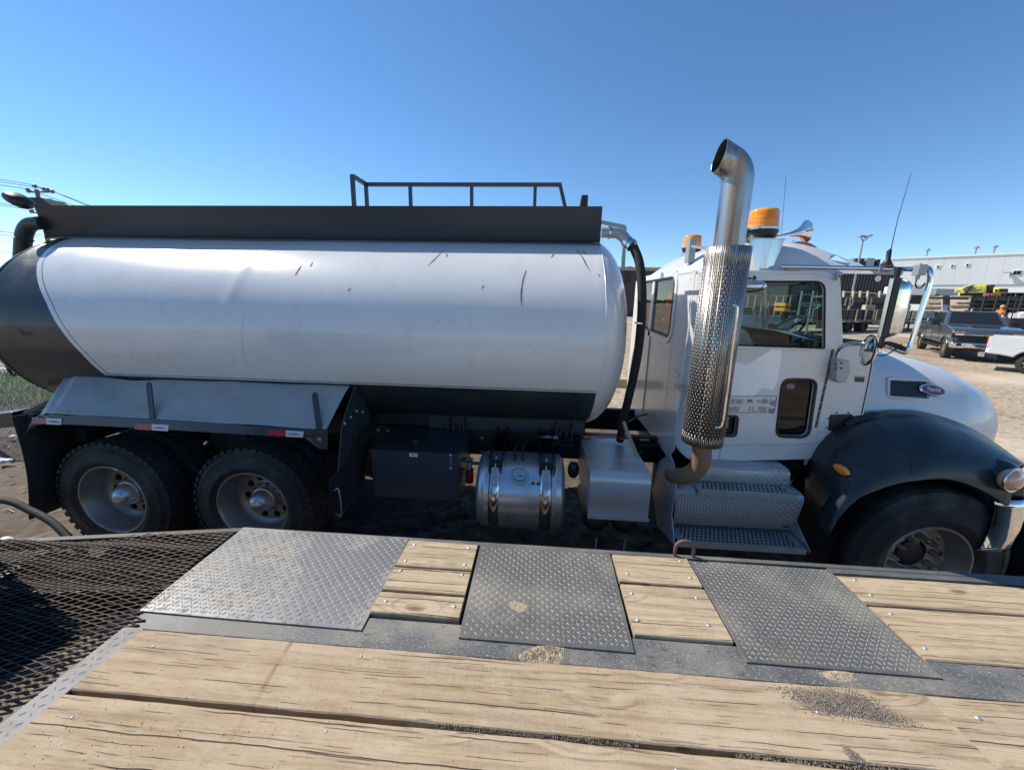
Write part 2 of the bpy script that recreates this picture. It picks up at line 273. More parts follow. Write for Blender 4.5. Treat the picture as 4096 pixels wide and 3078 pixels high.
# ---------------- mesh builder ----------------
class MB:
    def __init__(s): s.v = []; s.f = []; s.m = []; s.mi = 0
    def add(s, vs, fs):
        o = len(s.v); s.v += [tuple(x) for x in vs]; s.f += [tuple(i+o for i in f) for f in fs]; s.m += [s.mi]*len(fs); return s
    def box(s, x0, x1, y0, y1, z0, z1):
        return s.add([(x, y, z) for x in (x0, x1) for y in (y0, y1) for z in (z0, z1)], [(0, 1, 3, 2), (4, 6, 7, 5), (0, 4, 5, 1), (2, 3, 7, 6), (0, 2, 6, 4), (1, 5, 7, 3)])
    def obox(s, c, half, rot=None):
        R = rot.to_matrix() if rot is not None and not isinstance(rot, Matrix) else (rot or Matrix.Identity(3))
        c = Vector(c)
        return s.add([c+R@Vector((x*half[0], y*half[1], z*half[2])) for x in (-1, 1) for y in (-1, 1) for z in (-1, 1)], [(0, 1, 3, 2), (4, 6, 7, 5), (0, 4, 5, 1), (2, 3, 7, 6), (0, 2, 6, 4), (1, 5, 7, 3)])
    def bar(s, a, b, w, h, up=(0, 0, 1)):
        a = Vector(a); b = Vector(b); d = (b-a); l = d.length; d.normalize(); u = Vector(up); x = d.cross(u)
        if x.length < 1e-4: x = d.cross(Vector((1, 0, 0)))
        x.normalize(); u = x.cross(d); R = Matrix((d, x, u)).transposed(); return s.obox((a+b)/2, (l/2, w/2, h/2), R)
    def prism(s, poly, ax, a, b):
        n = len(poly)
        def mk(p, t):
            return (p[0], t, p[1]) if ax == 'y' else (t, p[0], p[1]) if ax == 'x' else (p[0], p[1], t)
        return s.add([mk(p, a) for p in poly]+[mk(p, b) for p in poly], [tuple(range(n-1, -1, -1)), tuple(range(n, 2*n))]+[(i, (i+1) % n, n+(i+1) % n, n+i) for i in range(n)])
    def slab(s, pts, off):
        n = len(pts); off = Vector(off)
        return s.add([Vector(p) for p in pts]+[Vector(p)+off for p in pts], [tuple(range(n-1, -1, -1)), tuple(range(n, 2*n))]+[(i, (i+1) % n, n+(i+1) % n, n+i) for i in range(n)])
    def tube(s, pts, r, seg=10, cap=True, closed=False):
        pts = [Vector(p) for p in pts]; n = len(pts); rr = r if isinstance(r, (list, tuple)) else [r]*n
        T = []
        for i in range(n):
            a = pts[(i-1) % n] if (closed or i > 0) else pts[i]; b = pts[(i+1) % n] if (closed or i < n-1) else pts[i]; T.append((b-a).normalized())
        u = T[0].orthogonal().normalized(); vs = []
        for i in range(n):
            if i: u = (T[i-1].rotation_difference(T[i])@u); u = (u-T[i]*u.dot(T[i])).normalized()
            w2 = T[i].cross(u)
            for k in range(seg): a = 2*pi*k/seg; vs.append(pts[i]+(u*cos(a)+w2*sin(a))*rr[i])
        fs = []
        for i in range(n if closed else n-1):
            j = (i+1) % n
            for k in range(seg): fs.append((i*seg+k, i*seg+(k+1) % seg, j*seg+(k+1) % seg, j*seg+k))
        if cap and not closed: fs += [tuple(range(seg-1, -1, -1)), tuple((n-1)*seg+k for k in range(seg))]
        return s.add(vs, fs)
    def lathe(s, prof, org, ax=(0, 0, 1), seg=24, a0=0, a1=2*pi, caps=False):
        """prof: (radius, height along axis)"""
        ax = Vector(ax).normalized(); u = ax.orthogonal().normalized(); w2 = ax.cross(u); org = Vector(org); full = abs(a1-a0-2*pi) < 1e-4
        cnt = seg if full else seg+1; vs = []
        for k in range(cnt):
            a = a0+(a1-a0)*k/seg; d = u*cos(a)+w2*sin(a)
            for r, h in prof: vs.append(org+ax*h+d*r)
        n = len(prof); fs = []
        for k in range(seg):
            j = (k+1) % cnt
            for i in range(n-1): fs.append((k*n+i, j*n+i, j*n+i+1, k*n+i+1))
        return s.add(vs, fs)
    def grid(s, rows, closeu=False):
        n = len(rows[0]); vs = [p for r in rows for p in r]; fs = []
        R = len(rows)
        for i in range(R if closeu else R-1):
            j = (i+1) % R
            for k in range(n-1): fs.append((i*n+k, i*n+k+1, j*n+k+1, j*n+k))
        return s.add(vs, fs)
    def ball(s, c, rad, seg=12, ring=8, rot=None):
        c = Vector(c); rad = rad if isinstance(rad, (tuple, list)) else (rad,)*3; vs = []; R = rot or Matrix.Identity(3)
        for i in range(ring+1):
            t = pi*i/ring
            for k in range(seg): a = 2*pi*k/seg; vs.append(c+R@Vector((rad[0]*sin(t)*cos(a), rad[1]*sin(t)*sin(a), rad[2]*cos(t))))
        return s.add(vs, [(i*seg+k, (i+1)*seg+k, (i+1)*seg+(k+1) % seg, i*seg+(k+1) % seg) for i in range(ring) for k in range(seg)])
    def build(s, name, mat, parent=None, smooth=0, bev=0, seg=2, solid=0, kind=None, label=None, weld=False, org=None):
        me = bpy.data.meshes.new(name); me.from_pydata(s.v, [], s.f)
        bm = bmesh.new(); bm.from_mesh(me)
        bm.faces.ensure_lookup_table()
        for i, f in enumerate(bm.faces): f.material_index = s.m[i] if i < len(s.m) else 0
        if weld: bmesh.ops.remove_doubles(bm, verts=bm.verts, dist=1e-5)
        bmesh.ops.recalc_face_normals(bm, faces=bm.faces); bm.to_mesh(me); bm.free()
        for mm in (mat if isinstance(mat, (list, tuple)) else [mat]): me.materials.append(MT[mm] if isinstance(mm, str) else mm)
        return put(name, me, parent, smooth, bev, seg, solid, kind, label)

def put(name, me, parent=None, smooth=0, bev=0, seg=2, solid=0, kind=None, label=None):
    if smooth:
        for p in me.polygons: p.use_smooth = True
        me.set_sharp_from_angle(angle=radians(smooth))
    o = bpy.data.objects.new(name, me); COL.objects.link(o)
    if parent is not None:
        o.parent = parent; o.matrix_parent_inverse = PM[parent.name] if parent.name in PM else Matrix.Identity(4)
    if solid: md = o.modifiers.new('s', 'SOLIDIFY'); md.thickness = solid; md.offset = 0
    if bev: md = o.modifiers.new('b', 'BEVEL'); md.width = bev; md.segments = seg; md.limit_method = 'ANGLE'; md.angle_limit = radians(35)
    if kind: o['kind'] = kind
    if label: o['label'] = label
    return o
PM = {}
def thing(name, label, cat, loc=(0, 0, 0), group=None):
    o = bpy.data.objects.new(name, None); COL.objects.link(o); o.location = loc; o['label'] = label; o['category'] = cat; o.empty_display_size = .2
    if group: o['group'] = group
    PM[o.name] = Matrix.Translation(-Vector(loc)); return o
def tag(o, label, cat, group=None):
    o['label'] = label; o['category'] = cat
    if group: o['group'] = group
    return o
def copy_tree(o, parent=None):
    c = o.copy(); COL.objects.link(c)
    if parent is not None: c.parent = parent; c.matrix_parent_inverse = o.matrix_parent_inverse.copy()
    for ch in [x for x in bpy.data.objects if x.parent == o]: copy_tree(ch, c)
    return c
def cr(pts, n=6, closed=False):
    """Catmull-Rom"""
    p = [Vector(q) for q in pts]; N2 = len(p); out = []
    for i in range(N2 if closed else N2-1):
        a = p[(i-1) % N2] if (closed or i) else p[0]*2-p[1]; b = p[i]; c = p[(i+1) % N2]; d = p[(i+2) % N2] if (closed or i < N2-2) else p[-1]*2-p[-2]
        for k in range(n): t = k/n; out.append(.5*((2*b)+(c-a)*t+(2*a-5*b+4*c-d)*t*t+(3*b-a-3*c+d)*t**3))
    if not closed: out.append(p[-1])
    return out
def rp(pts, r, n=5):
    """round the corners of a 2D polygon; r a number or one per corner"""
    out = []; N2 = len(pts); P2 = [Vector(q[:2]) for q in pts]
    for i in range(N2):
        a, b, c = P2[i-1], P2[i], P2[(i+1) % N2]; ri = r[i] if isinstance(r, (list, tuple)) else r
        u = (a-b); v = (c-b); ri = min(ri, u.length*.49, v.length*.49)
        if ri < 1e-4: out.append(b); continue
        p0 = b+u.normalized()*ri; p1 = b+v.normalized()*ri
        for k in range(n+1): t = k/n; out.append((1-t)**2*p0+2*t*(1-t)*b+t*t*p1)
    return out
def plate(name, outlines, thick, xf, mat, parent=None, bev=0, kind=None, label=None, smooth=0):
    """flat plate with holes: outlines are 2D polygons (first outer, rest holes); xf maps (u,v,w) to world"""
    cu = bpy.data.curves.new(name, 'CURVE'); cu.dimensions = '2D'; cu.fill_mode = 'BOTH'; cu.extrude = thick/2; cu.bevel_depth = bev; cu.bevel_resolution = 1
    for ol in outlines:
        sp = cu.splines.new('POLY'); sp.points.add(len(ol)-1); sp.use_cyclic_u = True
        for i, q in enumerate(ol): sp.points[i].co = (q[0], q[1], 0, 1)
    return from_curve(name, cu, xf, mat, parent, kind, label, smooth)
def from_curve(name, cu, xf, mat, parent, kind=None, label=None, smooth=0):
    t = bpy.data.objects.new('tmp', cu); COL.objects.link(t)
    dg = bpy.context.evaluated_depsgraph_get(); me = bpy.data.meshes.new_from_object(t.evaluated_get(dg)); bpy.data.objects.remove(t)
    me.name = name
    for v in me.vertices: v.co = xf(v.co.x, v.co.y, v.co.z)
    me.materials.clear(); me.materials.append(MT[mat] if isinstance(mat, str) else mat)
    bm = bmesh.new(); bm.from_mesh(me); bmesh.ops.remove_doubles(bm, verts=bm.verts, dist=1e-6); bmesh.ops.recalc_face_normals(bm, faces=bm.faces); bm.to_mesh(me); bm.free()
    return put(name, me, parent, smooth, kind=kind, label=label)
def text(name, s, size, org, ux, uz, mat, parent=None, ext=.0005, outline=0, shear=0, align='LEFT', space=1, sx=1):
    """lettering standing on a surface: org = left baseline, ux = reading direction, uz = up"""
    cu = bpy.data.curves.new(name, 'FONT'); cu.body = s; cu.size = size; cu.shear = shear; cu.align_x = align; cu.space_character = space
    if outline: cu.fill_mode = 'NONE'; cu.bevel_depth = outline; cu.bevel_resolution = 0; cu.resolution_u = 3
    else: cu.extrude = ext; cu.resolution_u = 3
    ux = Vector(ux).normalized(); uz = Vector(uz).normalized(); n = ux.cross(uz); org = Vector(org)
    return from_curve(name, cu, lambda x, y, z: org+ux*x*sx+uz*y+n*z, mat, parent)
def XZ(Y): return lambda u, v, w: Vector((u, Y-w, v))
def px2(l, Y): return [(p.x, p.z) for p in (P(x, y, Y) for x, y in l)]

# =====================================================================
# THE SETTING
# =====================================================================
def ground_mat(name, base, dark, light, sc, b1=.6):
    mt = M(name, base, .95, layers=[(dark, sc, .42, .60, I3, 8), (light, sc*1.7, .56, .66, I3, 8), (dark, .35, .5, .72, (1, .35, 1), 5), (light, .12, .5, .7, (1, 1, 1), 4)], bump=[(sc*.8, b1, .02, I3)])
    return mt
MT['gravel'] = ground_mat('tan_gravel', (.47, .375, .265), (.22, .165, .11), (.62, .52, .39), 7)
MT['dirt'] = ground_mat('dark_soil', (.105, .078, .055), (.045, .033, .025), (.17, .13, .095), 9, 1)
MT['grassg'] = M('green_turf', (.13, .17, .04), .95, layers=[((.22, .20, .08), 3, .5, .7, I3), ((.04, .07, .015), 14, .5, .65, I3)], bump=[(30, .8, .03, I3)])
MT['blade'] = M('grass_blades', (.19, .25, .06), .8, layers=[((.32, .29, .13), 1.5, .5, .65, I3)])
mb = MB(); mb.add([(-900, -500, 0), (1200, -500, 0), (1200, 1500, 0), (-900, 1500, 0)], [(0, 1, 2, 3)]); mb.build('ground', 'gravel', kind='structure')
# loose soil under and behind the tank truck, clods and ruts as relief
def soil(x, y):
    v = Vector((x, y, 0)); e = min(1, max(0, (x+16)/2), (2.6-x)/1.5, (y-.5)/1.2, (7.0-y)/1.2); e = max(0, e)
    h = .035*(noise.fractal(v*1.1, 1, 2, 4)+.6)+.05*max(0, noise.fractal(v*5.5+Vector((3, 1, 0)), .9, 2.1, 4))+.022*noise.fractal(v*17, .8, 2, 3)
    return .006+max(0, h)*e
rows = []; nx, ny = 330, 130
for i in range(nx+1):
    u = i/nx; x = -16+18.6*(u**.62)
    rows.append([(x, .5+6.5*j/ny, soil(x, .5+6.5*j/ny)) for j in range(ny+1)])
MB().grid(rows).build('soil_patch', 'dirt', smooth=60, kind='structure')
mb = MB(); mb.add([(-90, 6.6, .004), (-5, 6.6, .004), (-5, 9.3, .004), (-90, 9.3, .004)], [(0, 1, 2, 3)]); mb.build('grass_verge', 'grassg', kind='structure')
mb = MB(); mb.add([(-300, 9.3, .008), (-3, 9.3, .008), (-3, 19, .008), (-300, 19, .008)], [(0, 1, 2, 3)]); mb.build('road', 'asphalt', kind='structure')
mb = MB(); mb.add([(-300, 9.72, .012), (-3, 9.72, .012), (-3, 9.84, .012), (-300, 9.84, .012)], [(0, 1, 2, 3)]); mb.build('road_line', 'paintline', kind='structure')
mb = MB()
for i in range(16000):
    x = -18+random.random()**.7*12; y = 5.9+random.random()**1.1*3.4; h = .05+random.random()*.13; a = random.random()*6.3; w2 = .006; l = random.gauss(0, .04); l2 = random.gauss(0, .04)
    mb.add([(x-w2*cos(a), y-w2*sin(a), 0), (x+w2*cos(a), y+w2*sin(a), 0), (x+l, y+l2, h)], [(0, 1, 2)])
tag(mb.build('grass', 'blade', kind='stuff'), 'green and straw grass on the verge behind the wire fence', 'grass')

# =====================================================================
# THE WOODEN DECK TRAILER THE PHOTOGRAPH WAS TAKEN FROM  (deck top 0.95 m)
# =====================================================================
DZ = .95
trl = thing('flat_deck_trailer', 'flat deck trailer with weathered planks, tread plates and an expanded metal tail in the foreground', 'trailer', (0, .3, 0))
def plank(x0, x1, y0, y1, z1, th=.042, mat='wood', end=1):
    """a sawn board: wavering edges, eased arrises, a slight crown"""
    n = max(8, int((x1-x0)/.045)); sd = random.random()*50; rows = []
    for i in range(n+1):
        x = x0+(x1-x0)*i/n; v = Vector((x*2.1, sd, 0)); f = .0028
        a = y0+f*noise.fractal(v*2, 1, 2, 3); b = y1+f*noise.fractal(v*2+Vector((0, 9, 0)), 1, 2, 3); xo = x
        if i == 0: xo = x
        zz = z1+.0016*noise.noise(v*1.3); e = .004+.0022*noise.noise(v*7)
        rows.append([(xo, a, z1-th), (xo, a, zz-e), (xo, a+e, zz), (xo, a+(b-a)*.33, zz+.0006), (xo, a+(b-a)*.66, zz+.0004), (xo, b-e, zz), (xo, b, zz-e), (xo, b, z1-th)])
    m2 = MB(); m2.grid(rows); k = len(rows[0]); m2.f += [tuple(range(k)), tuple(range(n*k, n*k+k))]; m2.m += [0, 0]
    # closed underside
    for i in range(n): m2.f.append((i*k, (i+1)*k, (i+1)*k+k-1, i*k+k-1)); m2.m.append(0)
    return m2.build('plank', mat, trl, smooth=35)
def carriage_bolt(x, y, z, parent, r=.010):
    m2 = MB(); m2.lathe([(0.0001, .0045), (r*.55, .004), (r*.9, .002), (r, 0), (r*1.02, -.003)], (x, y, z), seg=12); m2.build('bolt_head', 'bolt', parent, smooth=60)
# long main boards
ymain = [(.925, 1.163), (.675, .909), (.428, .662), (.18, .414), (-.07, .166), (-.32, -.084), (-.57, -.334), (-.82, -.584), (-1.07, -.834)]
for k, (a, b) in enumerate(ymain):
    q = plank(-1.512, 1.366, a, b, DZ+.004)
    if k < 3:
        for (x, dy) in ((-1.44, .07), (-1.40, .17), (.44, .19), (.93, .14), (1.27, .12), (-.60, .2), (.17, .06)):
            if random.random() < .5: carriage_bolt(x+random.uniform(-.03, .03), a+dy*(b-a)/.238, DZ+.0025, q, .0058)
    q = plank(1.370, 3.9, a, b, DZ+.001)
    if k < 2: carriage_bolt(1.47, a+.17, DZ+.002, q, .009); carriage_bolt(1.62, a+.06, DZ+.002, q, .008)
# short outrigger boards between the tread plates, bolt heads as in the photograph
for (x0, x1, rws, bolts) in (
    (-.664, -.288, [(1.612, 1.812), (1.452, 1.600), (1.322, 1.438)], [[(-.62, 1.775), (-.33, 1.775), (-.625, 1.645), (-.325, 1.645)], [(-.625, 1.575), (-.325, 1.575)], [(-.62, 1.38), (-.32, 1.38)]]),
    (.421, .800, [(1.604, 1.806), (1.310, 1.590)], [[(.76, 1.78), (.47, 1.66), (.765, 1.66)], [(.46, 1.53), (.745, 1.53), (.45, 1.38), (.735, 1.38)]]),
    (1.506, 3.9, [(1.584, 1.766), (1.308, 1.570)], [[(1.575, 1.74), (1.57, 1.64)], [(1.565, 1.53), (1.55, 1.36)]])):
    for (a, b), bl in zip(rws, bolts):
        q = plank(x0, x1, a, b, DZ+(.012 if x0 < 1 else .000), .045, 'wood2')
        for bx, by in bl: carriage_bolt(bx, by, DZ+(.012 if x0 < 1 else 0)+.0002, q, .0088)
# tread plates with every lug raised
def lugs(m2, x0, x1, y0, y1, f, pitch=.0205, L=.0098, Wd=.0032, h=.0022, skip=None):
    nx2 = int((x1-x0)/pitch); ny2 = int((y1-y0)/pitch); ox = (x1-x0-nx2*pitch)/2; oy = (y1-y0-ny2*pitch)/2
    for i in range(nx2):
        for j in range(ny2):
            x = x0+ox+(i+.5)*pitch; y = y0+oy+(j+.5)*pitch
            if skip and skip(x, y): continue
            a = (pi/4 if (i+j) % 2 else -pi/4); c, s = cos(a), sin(a); pts = []
            for (u, v, t) in ((-L, 0, 0), (-L*.5, -Wd, 0), (L*.5, -Wd, 0), (L, 0, 0), (L*.5, Wd, 0), (-L*.5, Wd, 0), (-L*.55, 0, h), (L*.55, 0, h)):
                pts.append(f(x+u*c-v*s, y+u*s+v*c, t))
            m2.add(pts, [(0, 1, 6), (1, 2, 7, 6), (2, 3, 7), (3, 4, 7), (4, 5, 6, 7), (5, 0, 6)])
def tread_plate(poly, z, mat, skipf=None, warp=.0015):
    xs = [p[0] for p in poly]; ys = [p[1] for p in poly]
    m2 = MB(); m2.prism(poly, 'z', z-.008, z); pl = m2.build('tread_plate', mat, trl, bev=.001, seg=1)
    m3 = MB(); lugs(m3, min(xs)+.01, max(xs)-.01, min(ys)+.01, max(ys)-.01, lambda x, y, t: (x, y, z+t), skip=skipf)
    m3.build('raised_lugs', 'lugdark' if mat == 'deckdark' else 'lugworn', pl, smooth=50, kind='stuff'); return pl
tread_plate([(-1.618, 1.244), (-1.30, 1.240), (-.662, 1.236), (-.672, 1.838), (-1.16, 1.841), (-1.632, 1.842)], DZ+.004, 'deckgrey')
tread_plate([(-.272, 1.238), (.404, 1.234), (.413, 1.816), (-.275, 1.822)], DZ+.004, 'deckdark')
tread_plate([(.812, 1.232), (1.490, 1.230), (1.497, 1.800), (.812, 1.806)], DZ+.004, 'deckdark')
# steel: inner strip, outer rail, and the frame under the boards
m2 = MB(); m2.box(-1.60, 3.9, 1.168, 1.305, DZ-.02, DZ-.003); m2.build('steel_strip', 'strip', trl, bev=.0015, seg=1)
m2 = MB(); m2.box(-1.64, 3.9, 1.822, 1.852, DZ-.17, DZ+.001); m2.box(1.50, 3.9, 1.785, 1.8225, DZ-.02, DZ-.001); m2.build('side_rail', 'deckdark', trl, bev=.004)
m2 = MB(); m2.box(-1.60, 3.9, -1.9, 1.80, DZ-.20, DZ-.10)
for x in (-1.5, -.67, -.28, .41, .81, 1.5, 2.3, 3.1): m2.box(x-.02, x+.02, -1.9, 1.80, DZ-.10, DZ-.046)
m2.build('deck_frame', 'black', trl)
m2 = MB(); m2.box(-1.598, -1.515, -1.2, 1.168, DZ-.010, DZ+.001); sp = m2.build('tread_plate', 'stripalu', trl)
m3 = MB(); lugs(m3, -1.597, -1.516, -.2, 1.166, lambda x, y, t: (x, y, DZ+.001+t), pitch=.0275); m3.build('raised_lugs', 'lugworn', sp, smooth=50, kind='stuff')
m2 = MB(); m2.box(-1.6, 3.9, -1.32, -1.08, DZ-.02, DZ-.003); m2.box(-1.6, 3.9, -1.90, -1.87, DZ-.17, DZ+.001); m2.build('steel_strip', 'strip', trl)
m2 = MB(); m2.prism([(-1.6, -1.86), (3.9, -1.86), (3.9, -1.325), (-1.6, -1.325)], 'z', DZ-.01, DZ); m2.build('tread_plate', 'deckdark', trl)
# tie-down loop welded to the rail
lp = [P(x, y, 1.838) for x, y in ((2699, 2226), (2700, 2200), (2706, 2178), (2722, 2166), (2744, 2163), (2762, 2170), (2773, 2188), (2775, 2208), (2772, 2226))]
MB().tube(cr(lp, 5), .0085, 10).build('tie_down_loop', 'rust', trl, smooth=60)
# the tail: sagging expanded metal running down to the left
def XB(y): return -1.64+(.085 if y < 1.45 else .06)*min(1, max(0, (1.84-y)/.5))*(1 if y > 1.2 else max(-.2, 1-(1.2-y)*2.2))+.012*sin(y*23)
def tz(x, y):
    d = max(0, -1.60-x); s = min(1, d/.25)
    return DZ-.002-.118*d+s*(.010*sin(y*19+x*2.2)+.008*sin(y*41+x*5)+.006*sin(x*7+y*6))
m2 = MB(); hc, sv = .050, .0122; j = 0; y = -1.9
while y < 1.83:
    k = 0; prev = None
    while True:
        x = -1.50-k*hc; yy = y+(sv/2 if (k+j) % 2 else -sv/2)
        if x < -5.2: break
        if x <= XB(yy):
            if yy < 1.835:
                p = Vector((x, yy, tz(x, yy)+(.004 if (k+j) % 2 else 0)))
                if prev is not None: m2.bar(prev, p, .0030, .0098, (0, -.6, 1))
                prev = p
        k += 1
    y += sv; j += 1
m2.build('expanded_metal_sheet', 'mesh', trl, kind='stuff')
m2 = MB()
for yy in (1.83, 1.42, .6, -.3, -1.2, -1.88): m2.bar((-1.62, yy, DZ-.055 if yy < 1.8 else DZ-.03), (-5.2, yy, DZ-.055-.118*3.58 if yy < 1.8 else DZ-.03-.118*3.58), .035, .06)
for x in (-1.66, -2.9, -3.9, -5.1): m2.bar((x, -1.88, DZ-.11-.118*(-1.6-x)), (x, 1.8, DZ-.11-.118*(-1.6-x)), .05, .05)
m2.build('tail_frame', 'black', trl)
m2 = MB(); m2.add([(-1.585, -1.85, DZ-.014), (-1.585, 1.40, DZ-.014), (-1.64, 1.34, DZ-.022), (-1.80, 1.08, DZ-.04), (-1.96, .7, DZ-.06), (-1.96, -1.85, DZ-.06)], [(0, 1, 2, 3, 4, 5)]); m2.build('dusty_tail_plate', 'sanddk', trl)
m2 = MB(); m2.slab([(-1.66, -1.84, DZ-.125), (-5.2, -1.84, DZ-.125-.118*3.6), (-5.2, 1.80, DZ-.125-.118*3.6), (-1.66, 1.80, DZ-.125)], (0, 0, -.03)); m2.build('tail_underplate', 'shroud', trl)  # added near-black sheet: its colour stands in for shade under the open mesh
# the folded-up loading ramp stands on the tail, out of frame to the left; its shadow lies on the mesh
m2 = MB(); m2.box(-2.93, -2.85, -1.2, 1.62, .83, 2.07); m2.build('folded_ramp', 'black', trl, bev=.01)
m2 = MB()
for x in (-.6, 1.2, 3.0): m2 = MB(); m2.box(x-.05, x+.05, -1.0, 1.1, .45, .75); m2.build('crossmember', 'black', trl)
# sand and grit lying on the deck
def heap(name, pts, z, hgt, mat, label, n=900, grain=.004, blob=.25):
    P2 = [Vector(p) for p in pts]; cx = sum((p.x for p in P2))/len(P2); cy = sum((p.y for p in P2))/len(P2); rows = []; R = 9; K = 60
    ol = cr([(p.x, p.y, 0) for p in P2], 10, True); K = len(ol)
    def hh(x, y, t): return z+max(-.0006, hgt*(1-t**2)*(.6+.9*noise.noise(Vector((x*60, y*60, 0))))+.0008)*(1 if t < .99 else -.2)
    for i in range(K):
        row = []
        for r in range(R+1):
            t = r/R; k = 1+.07*noise.noise(Vector((ol[i].x*45, ol[i].y*45, 3)))
            x = cx+(ol[i].x-cx)*t*k; y = cy+(ol[i].y-cy)*t*k; row.append((x, y, hh(x, y, t)))
        rows.append(row)
    m2 = MB(); m2.grid(rows, True)
    for i in range(n):
        q = ol[random.randrange(K)]; t = sqrt(random.random())*(1.0+abs(random.gauss(0, blob))); x = cx+(q.x-cx)*t; y = cy+(q.y-cy)*t; g = grain*random.uniform(.3, 1)
        zz = z+(hgt*.9*(1-t*t) if t < 1 else 0); a = random.random()*6
        m2.add([(x+g*cos(a), y+g*sin(a), zz), (x+g*cos(a+2.1), y+g*sin(a+2.1), zz), (x+g*cos(a+4.2), y+g*sin(a+4.2), zz), (x, y, zz+g*.9)], [(0, 1, 3), (1, 2, 3), (2, 0, 3)])
    o = m2.build(name, mat, smooth=0, kind='stuff'); return tag(o, label, 'sand')
def dk(l, z=DZ): return [(PZ(x, y, z).x, PZ(x, y, z).y) for x, y in l]
heap('sand_heap', dk([(2080, 2610), (2180, 2570), (2240, 2560), (2262, 2585), (2240, 2650), (2190, 2648), (2085, 2638)]), DZ-.003, .010, 'sand', 'small heap of tan sand spilled against the edge of the middle tread plate', 1100)
heap('sand_heap', dk([(2035, 2412), (2060, 2405), (2110, 2425), (2090, 2450), (2050, 2440)]), DZ+.004, .003, 'sand', 'thin scatter of sand lying in the middle of the central tread plate', 380, .003, .35)
heap('sand_heap', dk([(3290, 2690), (3340, 2675), (3410, 2690), (3400, 2725), (3330, 2715)]), DZ-.003, .005, 'sand', 'sand patch on the steel strip below the right-hand tread plate', 500, .003, .3)
heap('grit_heap', dk([(3170, 2768), (3330, 2765), (3450, 2795), (3540, 2850), (3610, 2885), (3560, 2895), (3420, 2875), (3280, 2850), (3210, 2810)]), DZ+.004, .006, 'sanddk', 'spread of dark grit and pebbles lying on the planks at lower right', 2600, .0045, .25)
heap('grit_heap', dk([(3370, 2985), (3420, 3010), (3462, 3050), (3420, 3050), (3380, 3015)]), DZ+.004, .003, 'sanddk', 'small dark patch of grit on the plank nearest the bottom edge', 300, .003, .25)
m2 = MB()
for i in range(2300):
    t = random.random(); x = -.28+t*.62 if random.random() < .35 else .62+random.random()*1.3; y = .917+random.gauss(0, .0055)+(.002 if x < .3 else 0); g = random.uniform(.0012, .004); a = random.random()*6; zz = DZ-.004+random.random()*.006
    m2.add([(x+g*cos(a), y+g*sin(a), zz), (x+g*cos(a+2.1), y+g*sin(a+2.1), zz), (x+g*cos(a+4.2), y+g*sin(a+4.2), zz), (x, y, zz+g)], [(0, 1, 3), (1, 2, 3), (2, 0, 3)])
tag(m2.build('joint_grit', 'sanddk', kind='stuff'), 'line of fine grit caught in the open joint between the long planks', 'sand')

m2 = MB()
for i in range(5200):
    x = random.uniform(-1.5, 2.3); y = .66+random.random()*1.16; c_ = noise.noise(Vector((x*2.3, y*3.1, 4)))
    if c_ < random.uniform(-.25, .45): continue
    if -.664 < x < -.288 or .42 < x < .80 or x > 1.506:
        if y > 1.31: zz = DZ+(.0125 if x < 1 else .0005)
        else: zz = DZ-.003 if y > 1.17 else DZ+.0045
    else: zz = DZ+.0042 if (y > 1.236 or y < 1.165) else DZ-.003
    if .908 < y < .926: continue
    g = random.uniform(.0008, .0026); a = random.random()*6
    m2.add([(x+g*cos(a), y+g*sin(a), zz), (x+g*cos(a+2.1), y+g*sin(a+2.1), zz), (x+g*cos(a+4.2), y+g*sin(a+4.2), zz), (x, y, zz+g)], [(0, 1, 3), (1, 2, 3), (2, 0, 3)])
tag(m2.build('scattered_grit', 'sanddk', kind='stuff'), 'loose grit scattered thinly over the planks and steel of the deck', 'sand')

# =====================================================================
# THE TANK TRUCK
# =====================================================================
TR = thing('tank_truck', 'white and dark grey oval tank truck with tall exhaust stack beside the wooden deck', 'truck', (-.5, 3.88, 0))
# ---- tank: an oval barrel; th = angle up from the near side
TA, TB, TYC, TZC = 1.1, .844, 3.88, 1.93
def tk(x, th, s=1.0, o=0.):
    a, b = TA*s+o, TB*s+o; return (x, TYC-a*cos(radians(th)), TZC+b*sin(radians(th)))
XR, XF, THS = -4.40, .47, -24.6
bt = [(-90, -3.50), (-45, -3.545), (-25, -3.59), (-11, -3.65), (1.7, -3.75), (14.7, -3.863), (25.7, -3.995), (38.7, -4.14), (52, -4.24), (62, -4.30), (90, -4.36)]
def xb(th):
    for (a, xa), (b, xb_) in zip(bt, bt[1:]):
        if th <= b: return xa+(xb_-xa)*(th-a)/(b-a)
    return bt[-1][1]
ths = sorted(set([-90+k*3.2 for k in range(0, 21)]+[THS-1.9, THS-1.25, THS-.45, THS]+[THS+3+k*3 for k in range(0, 39)]+[90.]))
ths = [t for t in ths if t <= 90]
mw = MB(); 
def dent(x, th):
    w2 = 0
    w2 += .007*math.exp(-((x+2.36-.0012*(th-20))/.035)**2)*max(0, min(1, (58-th)/20, (th-5)/18+.3))          # buckled seam crease
    w2 -= .005*math.exp(-((x+2.9)/.30)**2)*math.exp(-((th-42)/14)**2)
    w2 += .004*noise.noise(Vector((x*.9, th*.03, 0)))+.001*noise.noise(Vector((x*3, th*.08, 5)))
    w2 += .004*math.exp(-((x-.44)/.012)**2)
    w2 += .0035*math.exp(-((x+3.9)/.10)**2)*math.exp(-((th-50)/5)**2)
    return w2
NW = 110
